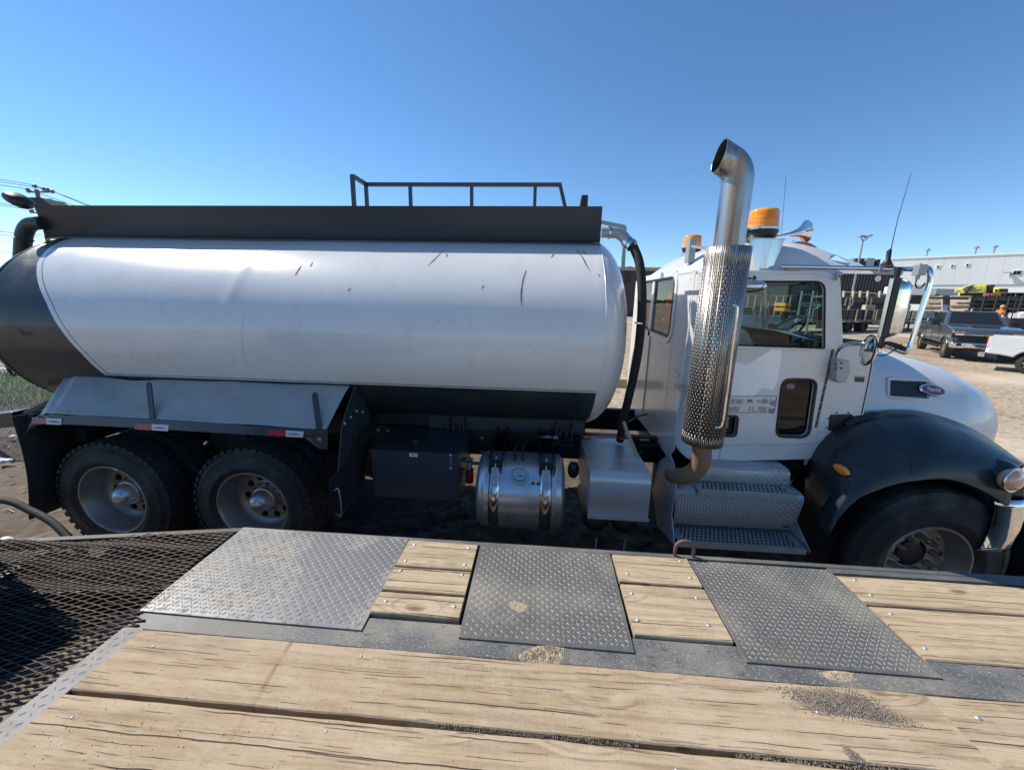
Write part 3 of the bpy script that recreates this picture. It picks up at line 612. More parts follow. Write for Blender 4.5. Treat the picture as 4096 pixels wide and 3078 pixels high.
for i in range(len(ths)-1):
    t0, t1 = ths[i], ths[i+1]; tm = (t0+t1)/2
    xs0, xs1 = [], []
    dd = [0, .030, .043, .052, .075] if True else []
    for t, xs in ((t0, xs0), (t1, xs1)):
        b = xb(t); xs += [XR+(b-XR)*k/10 for k in range(11)]; xs += [b+d for d in (.032, .044, .052, .078)]
        st = b+.078; xs += [st+(XF-.02-st)*((k+1)/NW) for k in range(NW)]; xs += [XF]
    for k in range(len(xs0)-1):
        low = tm < THS
        if k < 10: mi = 1
        elif low: mi = 1
        else: mi = 0 if k in (10, 12) or k >= 14 else (1 if k == 11 else 1 if k == 13 else 0)
        if k in (11,): mi = 0
        if k == 12: mi = 1
        if k == 13: mi = 0
        if low:
            mi = 1
            if k >= 10 and THS-1.25 < tm < THS-.45: mi = 0
            if k >= 10 and tm < THS-1.25: mi = 1
        if k == 10 and not low: mi = 0
        if k >= len(xs0)-2 : mi = 0
        mw.mi = mi
        q = [(xs0[k], t0), (xs0[k+1], t0), (xs1[k+1], t1), (xs1[k], t1)]
        mw.add([tk(x, t, 1, dent(x, t)) for x, t in q], [(0, 1, 2, 3)])
tank = mw.build('tank_shell', ['white', 'dark'], TR, smooth=40, weld=True)
# far half of the barrel
m2 = MB(); rows = []
for k in range(41):
    t = 90+180*k/40; rows.append([tk(XR+(XF-XR)*i/6, t) for i in range(7)])
m2.grid(rows); m2.build('tank_far_side', 'white', TR, smooth=60)
def head(x0, sgn, mat, dep=.30, name='tank_head'):
    rows = []
    for k in range(73):
        t = 360*k/72-90; row = []
        for i in range(15):
            a = (i/14)*pi/2; s = cos(a)**.55 if i < 14 else 0.0; dx = dep*sin(a)**1.3
            row.append(tk(x0+sgn*dx, t, max(s, .0005)))
        rows.append(row)
    m2 = MB(); m2.grid(rows); return m2.build(name, mat, TR, smooth=60)
head(XF, 1, 'white', .27); head(XR, -1, 'dark', .42)
# weld beads, rear seam in pale sealant
for x, mt2, nm in ((XF, 'white', 'weld_seam'), (XR, 'pin', 'weld_seam')):
    m2 = MB(); m2.tube([tk(x, -80+3*k, 1, .001) for k in range(57)], .0045, 6); m2.build(nm, mt2, TR, smooth=60)
m2 = MB(); m2.grid([[tk(.20+.0, THS-1.0, 1, .0), tk(.20, THS-1.0, 1, .0)]]) if False else None
# scars: rust streaks, scratches and tar specks, lying 1-2 mm proud of the paint
def ell(px, py, o=.0015):
    d = ray(px, py); a, b = TA+o, TB+o; A = (d.y/a)**2+(d.z/b)**2; B = 2*(d.y*(-TYC)/a**2+d.z*(CAMZ-TZC)/b**2); Cc = (TYC/a)**2+((CAMZ-TZC)/b)**2-1
    D = B*B-4*A*Cc; t = (-B-sqrt(max(D, 0)))/(2*A); p = EYE+d*t; th = math.degrees(atan2((p.z-TZC)/b, (TYC-p.y)/a)); return p.x, th
def streak(pts, w2, mat, name):
    q = cr([Vector((*ell(*p), 0)) for p in pts], 5); vs = []; n = len(q)
    for i, c in enumerate(q):
        tdir = (q[min(i+1, n-1)]-q[max(i-1, 0)]); t2 = Vector((tdir.x, tdir.y/57, 0)).normalized(); nn = Vector((-t2.y, t2.x)); ww = w2*(.35+.65*sin(pi*(i+.5)/n))*random.uniform(.6, 1.3)
        for s in (-1, 1): x, th = c.x+nn.x*ww*s, c.y+nn.y*57*ww*s; vs.append(tk(x, th, 1, dent(x, th)+.0016))
    m2 = MB(); m2.add(vs, [(2*i, 2*i+1, 2*i+3, 2*i+2) for i in range(n-1)]); m2.build(name, mat, TR)
for pts in ([(1773, 1000), (1745, 1030), (1712, 1062)], [(2105, 1080), (2092, 1120), (2084, 1180), (2088, 1225)], [(2305, 997), (2330, 1030), (2345, 1060), (2362, 1085)], [(2392, 1095), (2398, 1106)], [(765, 1000), (752, 1012)], [(1788, 1015), (1786, 1028)], [(2215, 1018), (2205, 1030)],
            [(1390, 1165), (1402, 1150)], [(1250, 1050), (1240, 1066)], [(1205, 1062), (1180, 1100)], [(2330, 1002), (2342, 1018)], [(1936, 1140), (1925, 1155)]):
    streak(pts, .0045, 'ruststreak', 'rust_streak')
for pts in ([(735, 1180), (750, 1200), (772, 1238)], [(560, 1015), (700, 1022)], [(980, 1260), (965, 1330), (990, 1470)], [(600, 1045), (900, 1050), (1100, 1050)]): streak(pts, .0022, 'silver', 'scratch')
m2 = MB(); rr = random.Random(3); sp = []
for i in range(115):
    if i < 60: px, py = rr.gauss(560, 90), rr.gauss(1450, 35)
    elif i < 90: px, py = rr.uniform(400, 2300), rr.uniform(1150, 1480)
    elif i < 115: px, py = rr.gauss(1740, 150), rr.gauss(1270, 70)
    else: px, py = rr.gauss(1080, 40), rr.gauss(1180, 60)
    if 380 < px < 2390 and 990 < py < 1485: sp.append((px, py, rr.uniform(.0015, .0042)))
for px, py, r2 in sp:
    x, th = ell(px, py)
    m2.add([tk(x+r2*cos(a), th+math.degrees(r2*1.2*sin(a)), 1, dent(x, th)+.0016) for a in [k*pi/3 for k in range(6)]], [(0, 1, 2, 3, 4, 5)])
m2.build('tar_specks', 'grime', TR, kind='stuff')
streak([(75, 1318), (100, 1335), (128, 1330)], .02, 'grime', 'scuff_mark')
# ---- walkway trough on top of the tank
bx0, bx1 = P(135, 825, 3.36).x, P(2410, 825, 3.36).x; zt = 2.968
def bz(x): return zt+.018*(x-bx0)/(bx1-bx0)
pn = [((bx0, 3.36, zt), (bx1, 3.36, zt+.018), (bx1+.02, 3.50, 2.732), (bx0-.13, 3.50, 2.715))]
m2 = MB(); m2.slab(pn[0], (0, .012, 0)); m2.slab([(x, 7.76-y, z) for x, y, z in pn[0]], (0, -.012, 0))
m2.slab([(bx0, 3.372, zt), (bx0, 4.388, zt), (bx0-.13, 4.248, 2.715), (bx0-.13, 3.512, 2.715)], (.01, 0, 0)); m2.slab([(bx1, 3.372, zt+.018), (bx1, 4.388, zt+.018), (bx1+.02, 4.248, 2.732), (bx1+.02, 3.512, 2.732)], (-.01, 0, 0))
m2.build('walkway_side_panel', 'darkflat', TR)
m2 = MB(); m2.box(bx0-.02, bx1-.02, 3.50, 4.26, 2.755, 2.765); m2.build('walkway_floor', 'alutread', TR)
m2 = MB(); m2.box(bx0-.12, bx1+.02, 3.475, 3.50, 2.705, 2.722); m2.build('walkway_trim', 'pin', TR)
m2 = MB(); m2.tube([tk(bx0+.12+(bx1-bx0-.1)*k/30, 66.5, 1, .001) for k in range(31)], .004, 6); m2.build('pinstripe', 'pin', TR)
# guard rail along the far side of the walkway
RZ = P(1466, 738, 4.2).z; m2 = MB()
xa, xe = P(1466, 738, 4.2).x, P(2240, 738, 4.2).x; ea = P(1410, 706, 3.92)
m2.bar((xa-.01, 4.2, RZ), (xe+.015, 4.2, RZ), .036, .034); m2.bar((xe, 4.2, RZ), (P(2283, 822, 4.2).x, 4.2, 2.97), .034, .034); m2.bar((xa, 4.2, RZ), (ea.x, 3.92, RZ), .034, .034); m2.build('guard_rail', 'darkflat', TR)
for px in (1466, 1642, 1887, 2140): m2 = MB(); q = P(px, 780, 4.2).x; m2.box(q-.016, q+.016, 4.184, 4.216, 2.76, RZ-.016); m2.build('rail_post', 'darkflat', TR)
m2 = MB(); m2.box(ea.x-.017, ea.x+.017, 3.90, 3.934, 2.76, RZ+.01); m2.build('rail_post', 'darkflat', TR)
m2 = MB(); q = P(2332, 812, 3.9); m2.prism([(q.x-.05, 2.9), (q.x+.04, 2.9), (q.x+.04, q.z+.06), (q.x-.02, q.z+.06)], 'y', 3.85, 3.95); m2.build('vent_cap', 'black', TR, bev=.01)
m2 = MB(); q = P(205, 812, 3.9); m2.prism([(q.x-.13, q.z+.03), (q.x+.02, q.z+.03), (q.x+.14, q.z-.05), (q.x-.12, q.z-.05)], 'y', 3.8, 4.0); m2.build('hatch_lid', 'black', TR)
# overflow elbow at the rear, covered work lamp, front fill fitting and hose
pe = [P(x, y, 3.42) for x, y in ((176, 893), (150, 892), (120, 899), (102, 922), (94, 955), (90, 1010), (84, 1110))]
MB().tube(cr(pe, 5), .058, 18).build('overflow_elbow', 'dark', TR, smooth=60)
m2 = MB(); q = P(103, 948, 3.42); m2.lathe([(.059, -.006), (.066, -.004), (.066, .004), (.059, .006)], pe[4], (pe[4]-pe[5]), 18); m2.build('pipe_flange', 'dark', TR, smooth=40)
lampc = P(75, 800, 3.36); wl = MB(); R = Matrix.Rotation(radians(24), 3, 'Y'); wl.ball(lampc, (.105, .085, .058), 14, 9, R)
for i, v in enumerate(wl.v): vv = Vector(v); wl.v[i] = tuple(vv+(vv-lampc)*.18*noise.noise(vv*11))
wl.build('wrapped_work_lamp', 'plastic', TR, smooth=20)
m2 = MB(); m2.bar(P(98, 826, 3.36), P(150, 822, 3.37), .03, .012); m2.build('lamp_bracket', 'darkflat', TR)
HY = 3.05; hp = cr([P(x, y, Y) for x, y, Y in ((2535, 990, 3.14), (2556, 1045, 3.08), (2566, 1120, 3.03), (2568, 1220, 3.0), (2562, 1320, 2.99), (2550, 1420, 3.0), (2533, 1510, 3.02), (2512, 1600, 3.06), (2493, 1680, 3.15), (2480, 1760, 3.25))], 6)
MB().tube(hp, .0335, 14).build('fill_hose', 'hose', TR, smooth=60)
fp = [P(x, y, 3.2) for x, y in ((2405, 930), (2440, 930))]; m2 = MB(); m2.tube(fp, .037, 14); m2.build('pipe_nipple', 'galv', TR, smooth=40)
fp = cr([P(x, y, Y) for x, y, Y in ((2440, 930, 3.2), (2468, 931, 3.2), (2492, 945, 3.19), (2508, 968, 3.17))], 5); m2 = MB(); m2.tube(fp, .041, 14); el = m2.build('pipe_elbow', 'galv', TR, smooth=60)
for a, b in (((2433, 930, 3.2), (2442, 930, 3.2)), ((2506, 964, 3.175), (2516, 975, 3.16)), ((2521, 975, 3.16), (2530, 985, 3.145)), ((2558, 1289, 2.99), (2557, 1295, 2.99))):
    m2 = MB(); m2.tube([P(*a), P(*b)], .046 if a[0] < 2550 else .036, 14); m2.build('hose_clamp', 'stainless', TR, smooth=40)
m2 = MB(); m2.bar(P(2404, 888, 3.9), P(2500, 908, 3.9), .03, .03); m2.bar(P(2499, 906, 3.9), P(2492, 1080, 3.9), .03, .03); m2.build('ladder_frame', 'galv', TR)
# ---- rear mudguard: sloping tread aluminium, dented, with a dark rail
fa = [P(316, 1506, 2.90), P(1399, 1543, 2.90)]; fo = [P(215, 1653, 2.63), P(1306, 1716, 2.63)]
def fend(u, v):
    a = fa[0].lerp(fa[1], u); o = fo[0].lerp(fo[1], u); p = a.lerp(o, v)
    p.z += .010*sin(v*pi)-.03*math.exp(-((u-.20)/.07)**2)*math.exp(-((v-.35)/.4)**2)+.018*math.exp(-((u-.10)/.06)**2)*sin(v*pi)+.008*noise.noise(Vector((u*6, v*2, 0)))-.012*math.exp(-((u-.52)/.08)**2)*math.exp(-((v-.7)/.25)**2)
    return p
rows = [[fend(i/70, j/12) for j in range(13)] for i in range(71)]
m2 = MB(); m2.grid(rows); fen = m2.build('mudguard_top', 'aludull', TR, smooth=60)
L1 = (fa[1]-fa[0]).length; L2 = .40
def fl(x, y, t):
    u, v = x/L1, y/L2; p = fend(u, v); n = (fend(u+.002, v)-p).cross(fend(u, v+.01)-p).normalized()
    if n.z < 0: n = -n
    return p+n*(t+.0004)
m3 = MB(); lugs(m3, .03, L1-.03, .01, L2-.01, fl, pitch=.0225, L=.0098, Wd=.0032, h=.0026); m3.build('raised_lugs', 'aludull', fen, smooth=50, kind='stuff')
m3 = MB()
for v, us in ((.42, [.06+.115*k for k in range(8)]), (.06, [.32, .62, .93]), (.94, [.05, .45, .97])):
    for u in us: p = fend(u, v); m3.lathe([(.0001, .006), (.008, .004), (.011, 0)], p, (0, -.5, .86), 8)
m3.build('mudguard_bolts', 'galv', fen, kind='stuff')
# crumpled tail of the mudguard
cp = [P(316, 1506, 2.92), P(268, 1502, 2.94), P(262, 1520, 2.93), P(245, 1575, 2.86), P(252, 1590, 2.82), P(200, 1640, 2.70), P(150, 1664, 2.66), P(215, 1653, 2.63)]
m2 = MB(); rows = []
for i in range(13):
    u = i/12; a = fend(0, u); b = P(268, 1503, 2.94).lerp(P(150, 1662, 2.64), u); rows.append([a.lerp(b, k/6)+Vector((0, 0, .03*sin(k*1.1+u*5)*(k/6)*(1-k/9))) for k in range(7)])
m2.grid(rows); m2.build('mudguard_crumpled_end', 'aludull', TR, smooth=60)
# outer rail with reflective tape
def rz(px): return None
ra, rb = P(123, 1664, 2.615), P(1308, 1722, 2.615); rc, rd = P(253, 1701, 2.60), P(1221, 1749, 2.60)
pr = [(-.0, .0)]
rail = MB(); top = [P(x, y, 2.62) for x, y in ((150, 1662), (360, 1664), (600, 1677), (900, 1696), (1309, 1722))]; bot = [P(x, y, 2.60) for x, y in ((200, 1694), (360, 1700), (600, 1713), (900, 1731), (1222, 1749))]
rail.grid([[t+Vector((0, .03, 0)), t, b, b+Vector((0, .012, -.006)), b+Vector((0, .05, -.006))] for t, b in zip(cr(top, 5), cr(bot, 5))]); rail.build('mudguard_rail', 'darkflat', TR, smooth=30, solid=.004)
m2 = MB(); m2.slab([P(1218, 1722, 2.612), P(1309, 1722, 2.612), P(1309, 1796, 2.60), P(1278, 1796, 2.60), P(1218, 1750, 2.60)], (0, .006, 0)); m2.build('rail_gusset', 'darkflat', TR, bev=.002)
m2 = MB(); rows = []
for a in range(9):
    t = a/8; rows.append([P(150-28*sin(t*pi/2)-2*t, 1662+46*t-6*sin(t*pi), 2.615), P(200-95*sin(t*pi/2)*1.0, 1694+45*t*t, 2.60)])
m2.grid(rows); m2.build('rail_bent_corner', 'darkflat', TR, smooth=60, solid=.006)
for x0, x1, x2, y0, sl in ((128, 184, 246, 1669, .045), (538, 606, 674, 1692, .055), (1070, 1142, 1214, 1717, .055)):
    h = 24
    m2 = MB(); m2.slab([P(x0, y0, 2.606), P(x1, y0+sl*(x1-x0), 2.606), P(x1, y0+sl*(x1-x0)+h, 2.594), P(x0, y0+h, 2.594)], (0, .003, 0)); m2.build('red_reflector', 'red', TR)
    xx = x1+1; yy = y0+sl*(xx-x0)
    m2 = MB(); m2.slab([P(xx, yy, 2.606), P(x2, yy+sl*(x2-xx), 2.606), P(x2-3, yy+sl*(x2-xx)+h, 2.594), P(xx, yy+h, 2.594)], (0, .003, 0)); rf = m2.build('white_reflector', 'silver', TR)
    a = P(xx+9, yy+17, 2.5935); b = P(x2-4, yy+17+sl*(x2-xx), 2.5935); text('lettering', 'CAMEX', .026, a, b-a, (0, -.35, 1), 'ink', rf)
m2 = MB(); q = P(1278, 1757, 2.597); m2.lathe([(.0001, .012), (.010, .010), (.017, .004), (.018, 0)], q, (0, -1, 0), 16); m2.build('side_marker_lamp', 'orange', TR, smooth=50)
for a, b in (((593, 1540), (608, 1680)), ((1258, 1582), (1275, 1715))):
    A, B = P(*a, 2.72), P(*b, 2.625); u = Vector((1, 0, 0)); m2 = MB(); hw = .022
    poly = [B-u*hw, B+u*hw, A+u*hw]+[A+u*hw*cos(t)+(A-B).normalized()*hw*sin(t) for t in (.5, 1.0, 1.57, 2.1, 2.6)]+[A-u*hw]
    m2.slab(poly, (0, .012, .004)); st = m2.build('upright_stake', 'darkflat', TR, bev=.0015, seg=1)
    m3 = MB(); m3.lathe([(.0001, .003), (.004, .003), (.005, 0)], A+Vector((0, -.002, -.0)), (0, -1, 0), 8); m3.build('stake_hole', 'grime', st)
# splash panels in front of and behind the rear wheels
m2 = MB(); m2.prism([(2.63, 1.29), (2.70, 1.38), (2.885, 1.56), (3.02, 1.40), (3.12, 1.215), (3.14, 1.0), (3.0, .80), (2.86, .66), (2.46, .62), (2.43, .68)], 'x', -1.445, -1.437); sp2 = m2.build('splash_panel', 'darkflat', TR, bev=.002)
m3 = MB(); m3.prism([(2.62, .99), (2.40, .99), (2.36, .72), (2.40, .66), (2.84, .655), (2.96, .83), (3.10, 1.05), (3.10, 1.20), (2.80, 1.12)], 'x', -1.4365, -1.430)
for y, z in ((2.66, 1.27), (2.76, 1.265), (2.88, 1.26), (3.0, 1.26)): m3.lathe([(.0001, .010), (.012, .006), (.014, 0)], (-1.430, y, z-.1), (1, 0, 0), 8)
m3.build('rubber_flap', 'hose', sp2)
m3 = MB(); m3.tube(cr([(-1.41, 2.40, .90), (-1.35, 2.36, .93), (-1.345, 2.36, .74), (-1.41, 2.40, .72)], 4), .005, 6); m3.build('wire_hook', 'galv', sp2, smooth=50)
for i in range(4): m3 = MB(); q = (-1.432, 2.66+.1*i, 1.31-.0*i+(.02*i if i < 3 else .0)); m3.lathe([(.0001, .010), (.010, .007), (.013, 0)], q, (1, 0, 0), 8); m3.build('bolt_head', 'bolt', sp2)
m2 = MB(); rows = []
for j in range(15):
    t = j/14; z = 1.27-.86*t; a = 2.615+.0*t; rows.append([Vector((-4.10+.05*sin(t*pi)+.03*sin(k*.9), 2.60-.06*t+k*.10+(.0 if k else 0), z)) for k in range(7)])
m2.grid(rows); m2.build('mud_flap', 'hose', TR, smooth=60, solid=.012)
m2 = MB(); m2.box(-4.3, -3.9, 2.9, 4.9, .95, 1.08); m2.box(-4.06, -4.0, 2.66, 5.1, 1.15, 1.27); m2.build('rear_crossmember', 'black', TR)
A, B = P(-90, 1690, 3.0), P(92, 1668, 3.0); m2 = MB(); m2.bar(A, B, .12, .135); m2.build('rear_platform_beam', 'dark', TR, bev=.01)
m2 = MB(); m2.slab([P(88, 1648, 2.74), P(243, 1572, 2.80), P(257, 1580, 2.80), P(252, 1590, 2.80), P(104, 1664, 2.74)], (0, .05, 0)); m2.build('brace_bar', 'dark', TR, bev=.006)
m2 = MB(); m2.tube(cr([P(x, y, 3.0) for x, y in ((-8, 1400), (15, 1440), (35, 1478), (50, 1498), (62, 1497), (73, 1484))], 4), .011, 8); m2.build('rear_grab_handle', 'black', TR, smooth=60)
m2 = MB(); m2.tube(cr([(-5.0, 2.5, .62), P(0, 1997, 2.45), P(120, 2040, 2.42), P(205, 2085, 2.38), P(262, 2138, 2.33), P(300, 2175, 2.30), P(345, 2230, 2.26)], 6), .026, 10); hz = m2.build('ground_hose', 'hose', smooth=60); tag(hz, 'black rubber hose trailing to the ground behind the rear wheels of the tank truck', 'hose')

# ---- wheels
def tyre(c, R, W, r0, mat, lugsn=0, face=-1, name='tyre', parent=None, rib=False):
    """axis along y; c = centre of the outer sidewall plane; body runs inward by W"""
    s = -face; pr = [(r0, .035*s), (r0+.02, .010*s), (r0+(R-r0)*.22, -.004*s), (r0+(R-r0)*.25, -.009*s), (r0+(R-r0)*.29, -.009*s), (r0+(R-r0)*.32, -.005*s), (r0+(R-r0)*.66, .001*s), (r0+(R-r0)*.68, -.003*s), (r0+(R-r0)*.72, -.002*s), (r0+(R-r0)*.74, .004*s), (R-.045, .018*s), (R-.012, .035*s), (R, .062*s), (R+.002, W*.5*s), (R, (W-.062)*s), (R-.03, (W-.02)*s), (r0+.03, (W-.01)*s), (r0, (W-.03)*s)]
    if rib:
        n = 5; mid = [(R, .062*s)]
        for k in range(n): a = .062+(W-.124)*(k+.5)/n; mid += [(R+.002, (a-.018)*s), (R+.002, (a+.012)*s), (R-.012, (a+.014)*s), (R-.012, (a+.020)*s), (R+.002, (a+.022)*s)]
        pr = pr[:12]+mid+pr[14:]
    m2 = MB(); m2.lathe(pr, c, (0, 1, 0), 72)
    if lugsn:
        for row, (a0, a1, off) in enumerate(((.020, .070, 0), (.078, .125, .5), (.133, W-.133, 0), (W-.125, W-.078, .5), (W-.07, W-.02, 0))):
            for k in range(lugsn):
                a = 2*pi*(k+off)/lugsn; ca, sa = cos(a), sin(a); half = pi*R/lugsn*.62; ro = R+.002 if row not in (0, 4) else R-.001
                Rm = Matrix(((sa, 0, ca), (0, 1, 0), (ca, 0, -sa))) if False else Matrix.Rotation(a, 3, 'Y')
                m2.obox(Vector(c)+Rm@Vector((0, s*(a0+a1)/2, ro-.006)), (half, (a1-a0)/2, .012), Rm)
    return m2.build(name, mat, parent, smooth=32)
def disc_with_holes(m2, c, r0, r1, n, hr, y, face=-1, thick=.012, hrad=None, seg=20):
    """flat annulus in the xz plane with n round hand holes"""
    hrad = hrad or (r0+r1)/2; c = Vector(c)
    def pt(r, a, dy=0): return c+Vector((r*cos(a), y+dy, r*sin(a)))
    for k in range(n):
        a0 = 2*pi*(k-.5)/n; a1 = 2*pi*(k+.5)/n; am = (a0+a1)/2; out = []
        q = seg//4
        for i in range(q): out.append((r0+(r1-r0)*(i/q), a0))
        for i in range(q): out.append((r1, a0+(a1-a0)*i/q))
        for i in range(q): out.append((r1-(r1-r0)*i/q, a1))
        for i in range(q): out.append((r0, a1-(a1-a0)*i/q))
        hc = Vector((hrad*cos(am), hrad*sin(am))); n2 = len(out); vs = []; hs = []
        for (r, a) in out:
            p = Vector((r*cos(a), r*sin(a))); d = (p-hc).normalized(); h = hc+d*hr; vs.append(c+Vector((p.x, y, p.y))); hs.append(c+Vector((h.x, y, h.y)))
        hb = [h+Vector((0, -face*thick*2.2, 0)) for h in hs]
        m2.add(vs+hs+hb, [(i, (i+1) % n2, n2+(i+1) % n2, n2+i) for i in range(n2)]+[(n2+i, n2+(i+1) % n2, 2*n2+(i+1) % n2, 2*n2+i) for i in range(n2)])
def rear_wheel(cx, cz, seed):
    random.seed(seed); w2 = MB(); w2.box(0, .0001, 0, .0001, 0, .0001); c = (cx, 2.66, cz)
    ty = tyre(c, .50, .26, .292, 'rubber', 46, parent=TR)
    o = []
    m2 = MB(); m2.lathe([(.292, .040), (.305, .018), (.300, .012), (.290, .014), (.281, .030), (.277, .075), (.262, .100), (.256, .165), (.236, .195), (.215, .208)], c, (0, 1, 0), 64)
    disc_with_holes(m2, (cx, 2.66, cz), .140, .2155, 10, .031, .208); m2.lathe([(.140, .208), (.128, .204), (.115, .190), (.10, .190)], c, (0, 1, 0), 40)
    rim = m2.build('wheel_rim', 'alurim', TR, smooth=35, label=None)
    m3 = MB(); m3.lathe([(.0001, .030), (.030, .034), (.058, .050), (.080, .080), (.090, .110), (.094, .135), (.104, .137), (.106, .20)], c, (0, 1, 0), 32); m3.build('hub_cap', 'alutank', rim, smooth=50)
    for k in range(10):
        a = 2*pi*(k+.3)/10; m4 = MB(); m4.lathe([(.0001, .180), (.008, .181), (.010, .19), (.011, .21)], (cx+.120*cos(a), 2.66, cz+.120*sin(a)), (0, 1, 0), 6); m4.build('wheel_nut', 'rust', rim)
    m5 = MB(); m5.lathe([(.2155, .25), (.20, .30), (.05, .30)], c, (0, 1, 0), 32); m5.lathe([(.15, .24), (.15, .55), (.0001, .55)], c, (0, 1, 0), 24); m5.build('brake_drum', 'rust', rim)
    tyre((cx, 2.98, cz), .50, .26, .292, 'rubber', 46, parent=TR, name='inner_tyre')
    return rim
r1 = rear_wheel(-3.495, .545, 1); r2 = rear_wheel(-2.272, .555, 2); random.seed(11)
m2 = MB(); c = (-3.495, 2.655, .545); q = P(460, 1876, 2.655); m2.obox(q, (.020, .002, .0045), Matrix.Rotation(radians(14), 3, 'Y')); m2.build('tyre_sticker', 'label', TR)
# far-side rear wheels
for cx in (-3.495, -2.272): tyre((cx, 5.10, .545), .50, .50, .292, 'rubber', 0, face=1, name='far_tyre', parent=TR)
# front wheel: broad float tyre, rim with long stud covers
FWc = (2.805, 2.58, .475)
tyre(FWc, .555, .40, .285, 'rubberf', 0, parent=TR, rib=True, name='front_tyre'); tyre((2.805, 5.18, .475), .555, .40, .285, 'rubberf', 0, face=1, parent=TR, rib=True, name='far_tyre')
m2 = MB(); m2.lathe([(.285, .045), (.297, .018), (.291, .010), (.281, .012), (.272, .030), (.268, .07), (.250, .095), (.247, .145), (.240, .158)], FWc, (0, 1, 0), 64)
disc_with_holes(m2, FWc, .195, .2405, 10, .017, .158, hrad=.217); m2.lathe([(.195, .158), (.188, .152), (.150, .150), (.112, .150), (.108, .18)], FWc, (0, 1, 0), 48)
rim = m2.build('wheel_rim', 'alurim', TR, smooth=35)
m3 = MB(); m3.lathe([(.0001, .14), (.05, .142), (.075, .145), (.088, .150), (.095, .19), (.108, .20)], FWc, (0, 1, 0), 32); m3.build('hub_cap', 'black', rim, smooth=50)
for k in range(10):
    a = 2*pi*(k+.15)/10; q = (2.805+.147*cos(a), 2.58, .475+.147*sin(a)); m4 = MB(); m4.lathe([(.0001, .062), (.009, .068), (.014, .085), (.020, .125), (.026, .135), (.027, .151)], q, (0, 1, 0), 14); m4.build('stud_cover', 'alurim', rim, smooth=50)
# ---- chassis
m2 = MB(); 
m2.box(-4.2, 3.2, 3.40, 3.47, .80, 1.045); m2.build('frame_rail', 'black', TR, bev=.004); m2 = MB(); m2.box(-4.2, 3.2, 4.29, 4.36, .80, 1.045); m2.build('frame_rail', 'black', TR, bev=.004)
m2 = MB(); m2.box(-1.006, .441, 3.385, 3.40, 1.055, 1.172); m2.box(-1.006, .441, 3.385, 3.50, 1.046, 1.056); m2.box(-1.006, .441, 3.375, 3.50, 1.170, 1.182); m2.build('tank_subframe', 'darkflat', TR, bev=.002)
m2 = MB(); m2.box(-4.1, .46, 3.45, 4.31, 1.05, 1.16); m2.build('tank_cradle', 'black', TR)
for px in (1829, 2255):
    q = P(px, 1700, 3.36).x; m2 = MB(); 
    for dx in (-.075, .065): m2.box(q+dx, q+dx+.012, 3.29, 3.385, .985, 1.165)
    m2.box(q-.085, q+.087, 3.27, 3.385, .975, .985); bk = m2.build('spring_mount', 'darkflat', TR, bev=.002)
    for dx in (-.035, .03):
        m3 = MB(); m3.tube([(q+dx+.016*cos(t*.9), 3.335+.016*sin(t*.9), .99+.0022*t) for t in range(52)], .0042, 5); m3.build('coil_spring', 'rust', bk)
m2 = MB()
for z, x0 in ((.97, -.50), (.83, -.50), (.95, .16), (.95, .22), (1.0, -1.5), (1.0, -1.4)): m2.lathe([(.0001, .016), (.014, .014), (.018, 0)], (x0, 3.40, z), (0, -1, 0), 8)
m2.build('frame_bolts', 'galv', TR, kind='stuff')
for cx in (-3.495, -2.272):
    m2 = MB(); m2.tube([(cx, 2.9, .55), (cx, 4.9, .55)], .075, 12); m2.ball((cx, 3.88, .55), (.2, .2, .2), 12, 8); m2.build('axle', 'black', TR, smooth=50)
m2 = MB(); m2.tube([(2.8, 2.8, .44), (2.8, 4.9, .44)], .06, 10); m2.build('axle', 'black', TR); m2 = MB(); m2.tube([(-2.0, 3.88, .6), (1.6, 3.88, .75)], .05, 10); m2.build('drive_shaft', 'black', TR)
m2 = MB(); m2.box(-3.9, -1.9, 3.3, 3.38, .62, .72); m2.prism([(-3.2, .72), (-2.6, .72), (-2.75, .98), (-3.05, .98)], 'y', 3.25, 3.38); m2.build('walking_beam', 'black', TR, bev=.01)
m2 = MB(); m2.box(1.2, 3.3, 3.3, 4.5, .75, 1.35); m2.build('engine_block', 'black', TR)
m2 = MB(); m2.prism([(-4.0, 1.10), (-1.55, 1.10), (-1.50, 1.25), (-1.52, 1.28), (-3.95, 1.28)], 'y', 3.0, 3.4); m2.build('mudguard_support', 'black', TR)
# hydraulic oil box
m2 = MB(); m2.box(-1.31, -.60, 2.80, 3.33, .64, 1.045); hb = m2.build('hydraulic_oil_box', 'darkflat', TR, bev=.006)
m3 = MB(); m3.box(-1.318, -.592, 2.79, 3.335, 1.045, 1.053); m3.build('box_lid', 'darkflat', hb, bev=.003)
m3 = MB(); q = PZ(1662, 1765, 1.06); m3.lathe([(.0001, .05), (.02, .05), (.036, .038), (.038, .0)], (q.x, 2.98, 1.053), seg=18); m3.build('filler_cap', 'black', hb, smooth=45)
q = P(1654, 1816, 2.797); m3 = MB(); m3.obox(q, (.034, .0015, .021)); lb = m3.build('oil_label', 'label', hb)
text('lettering', 'HYDRAULIC', .0125, q+Vector((0, -.0022, .002)), (1, 0, 0), (0, 0, 1), 'ink', lb, align='CENTER'); text('lettering', 'OIL', .0125, q+Vector((0, -.0022, -.012)), (1, 0, 0), (0, 0, 1), 'ink', lb, align='CENTER')
m3 = MB(); q = P(1803, 1845, 2.79); m3.box(q.x-.008, q.x+.008, 2.785, 2.797, q.z-.055, q.z+.055); sg = m3.build('sight_gauge', 'rust', hb)
for dz in (-.055, .055): m4 = MB(); m4.ball((q.x, 2.785, q.z+dz), .011, 8, 6); m4.build('gauge_nut', 'bolt', sg, smooth=60)
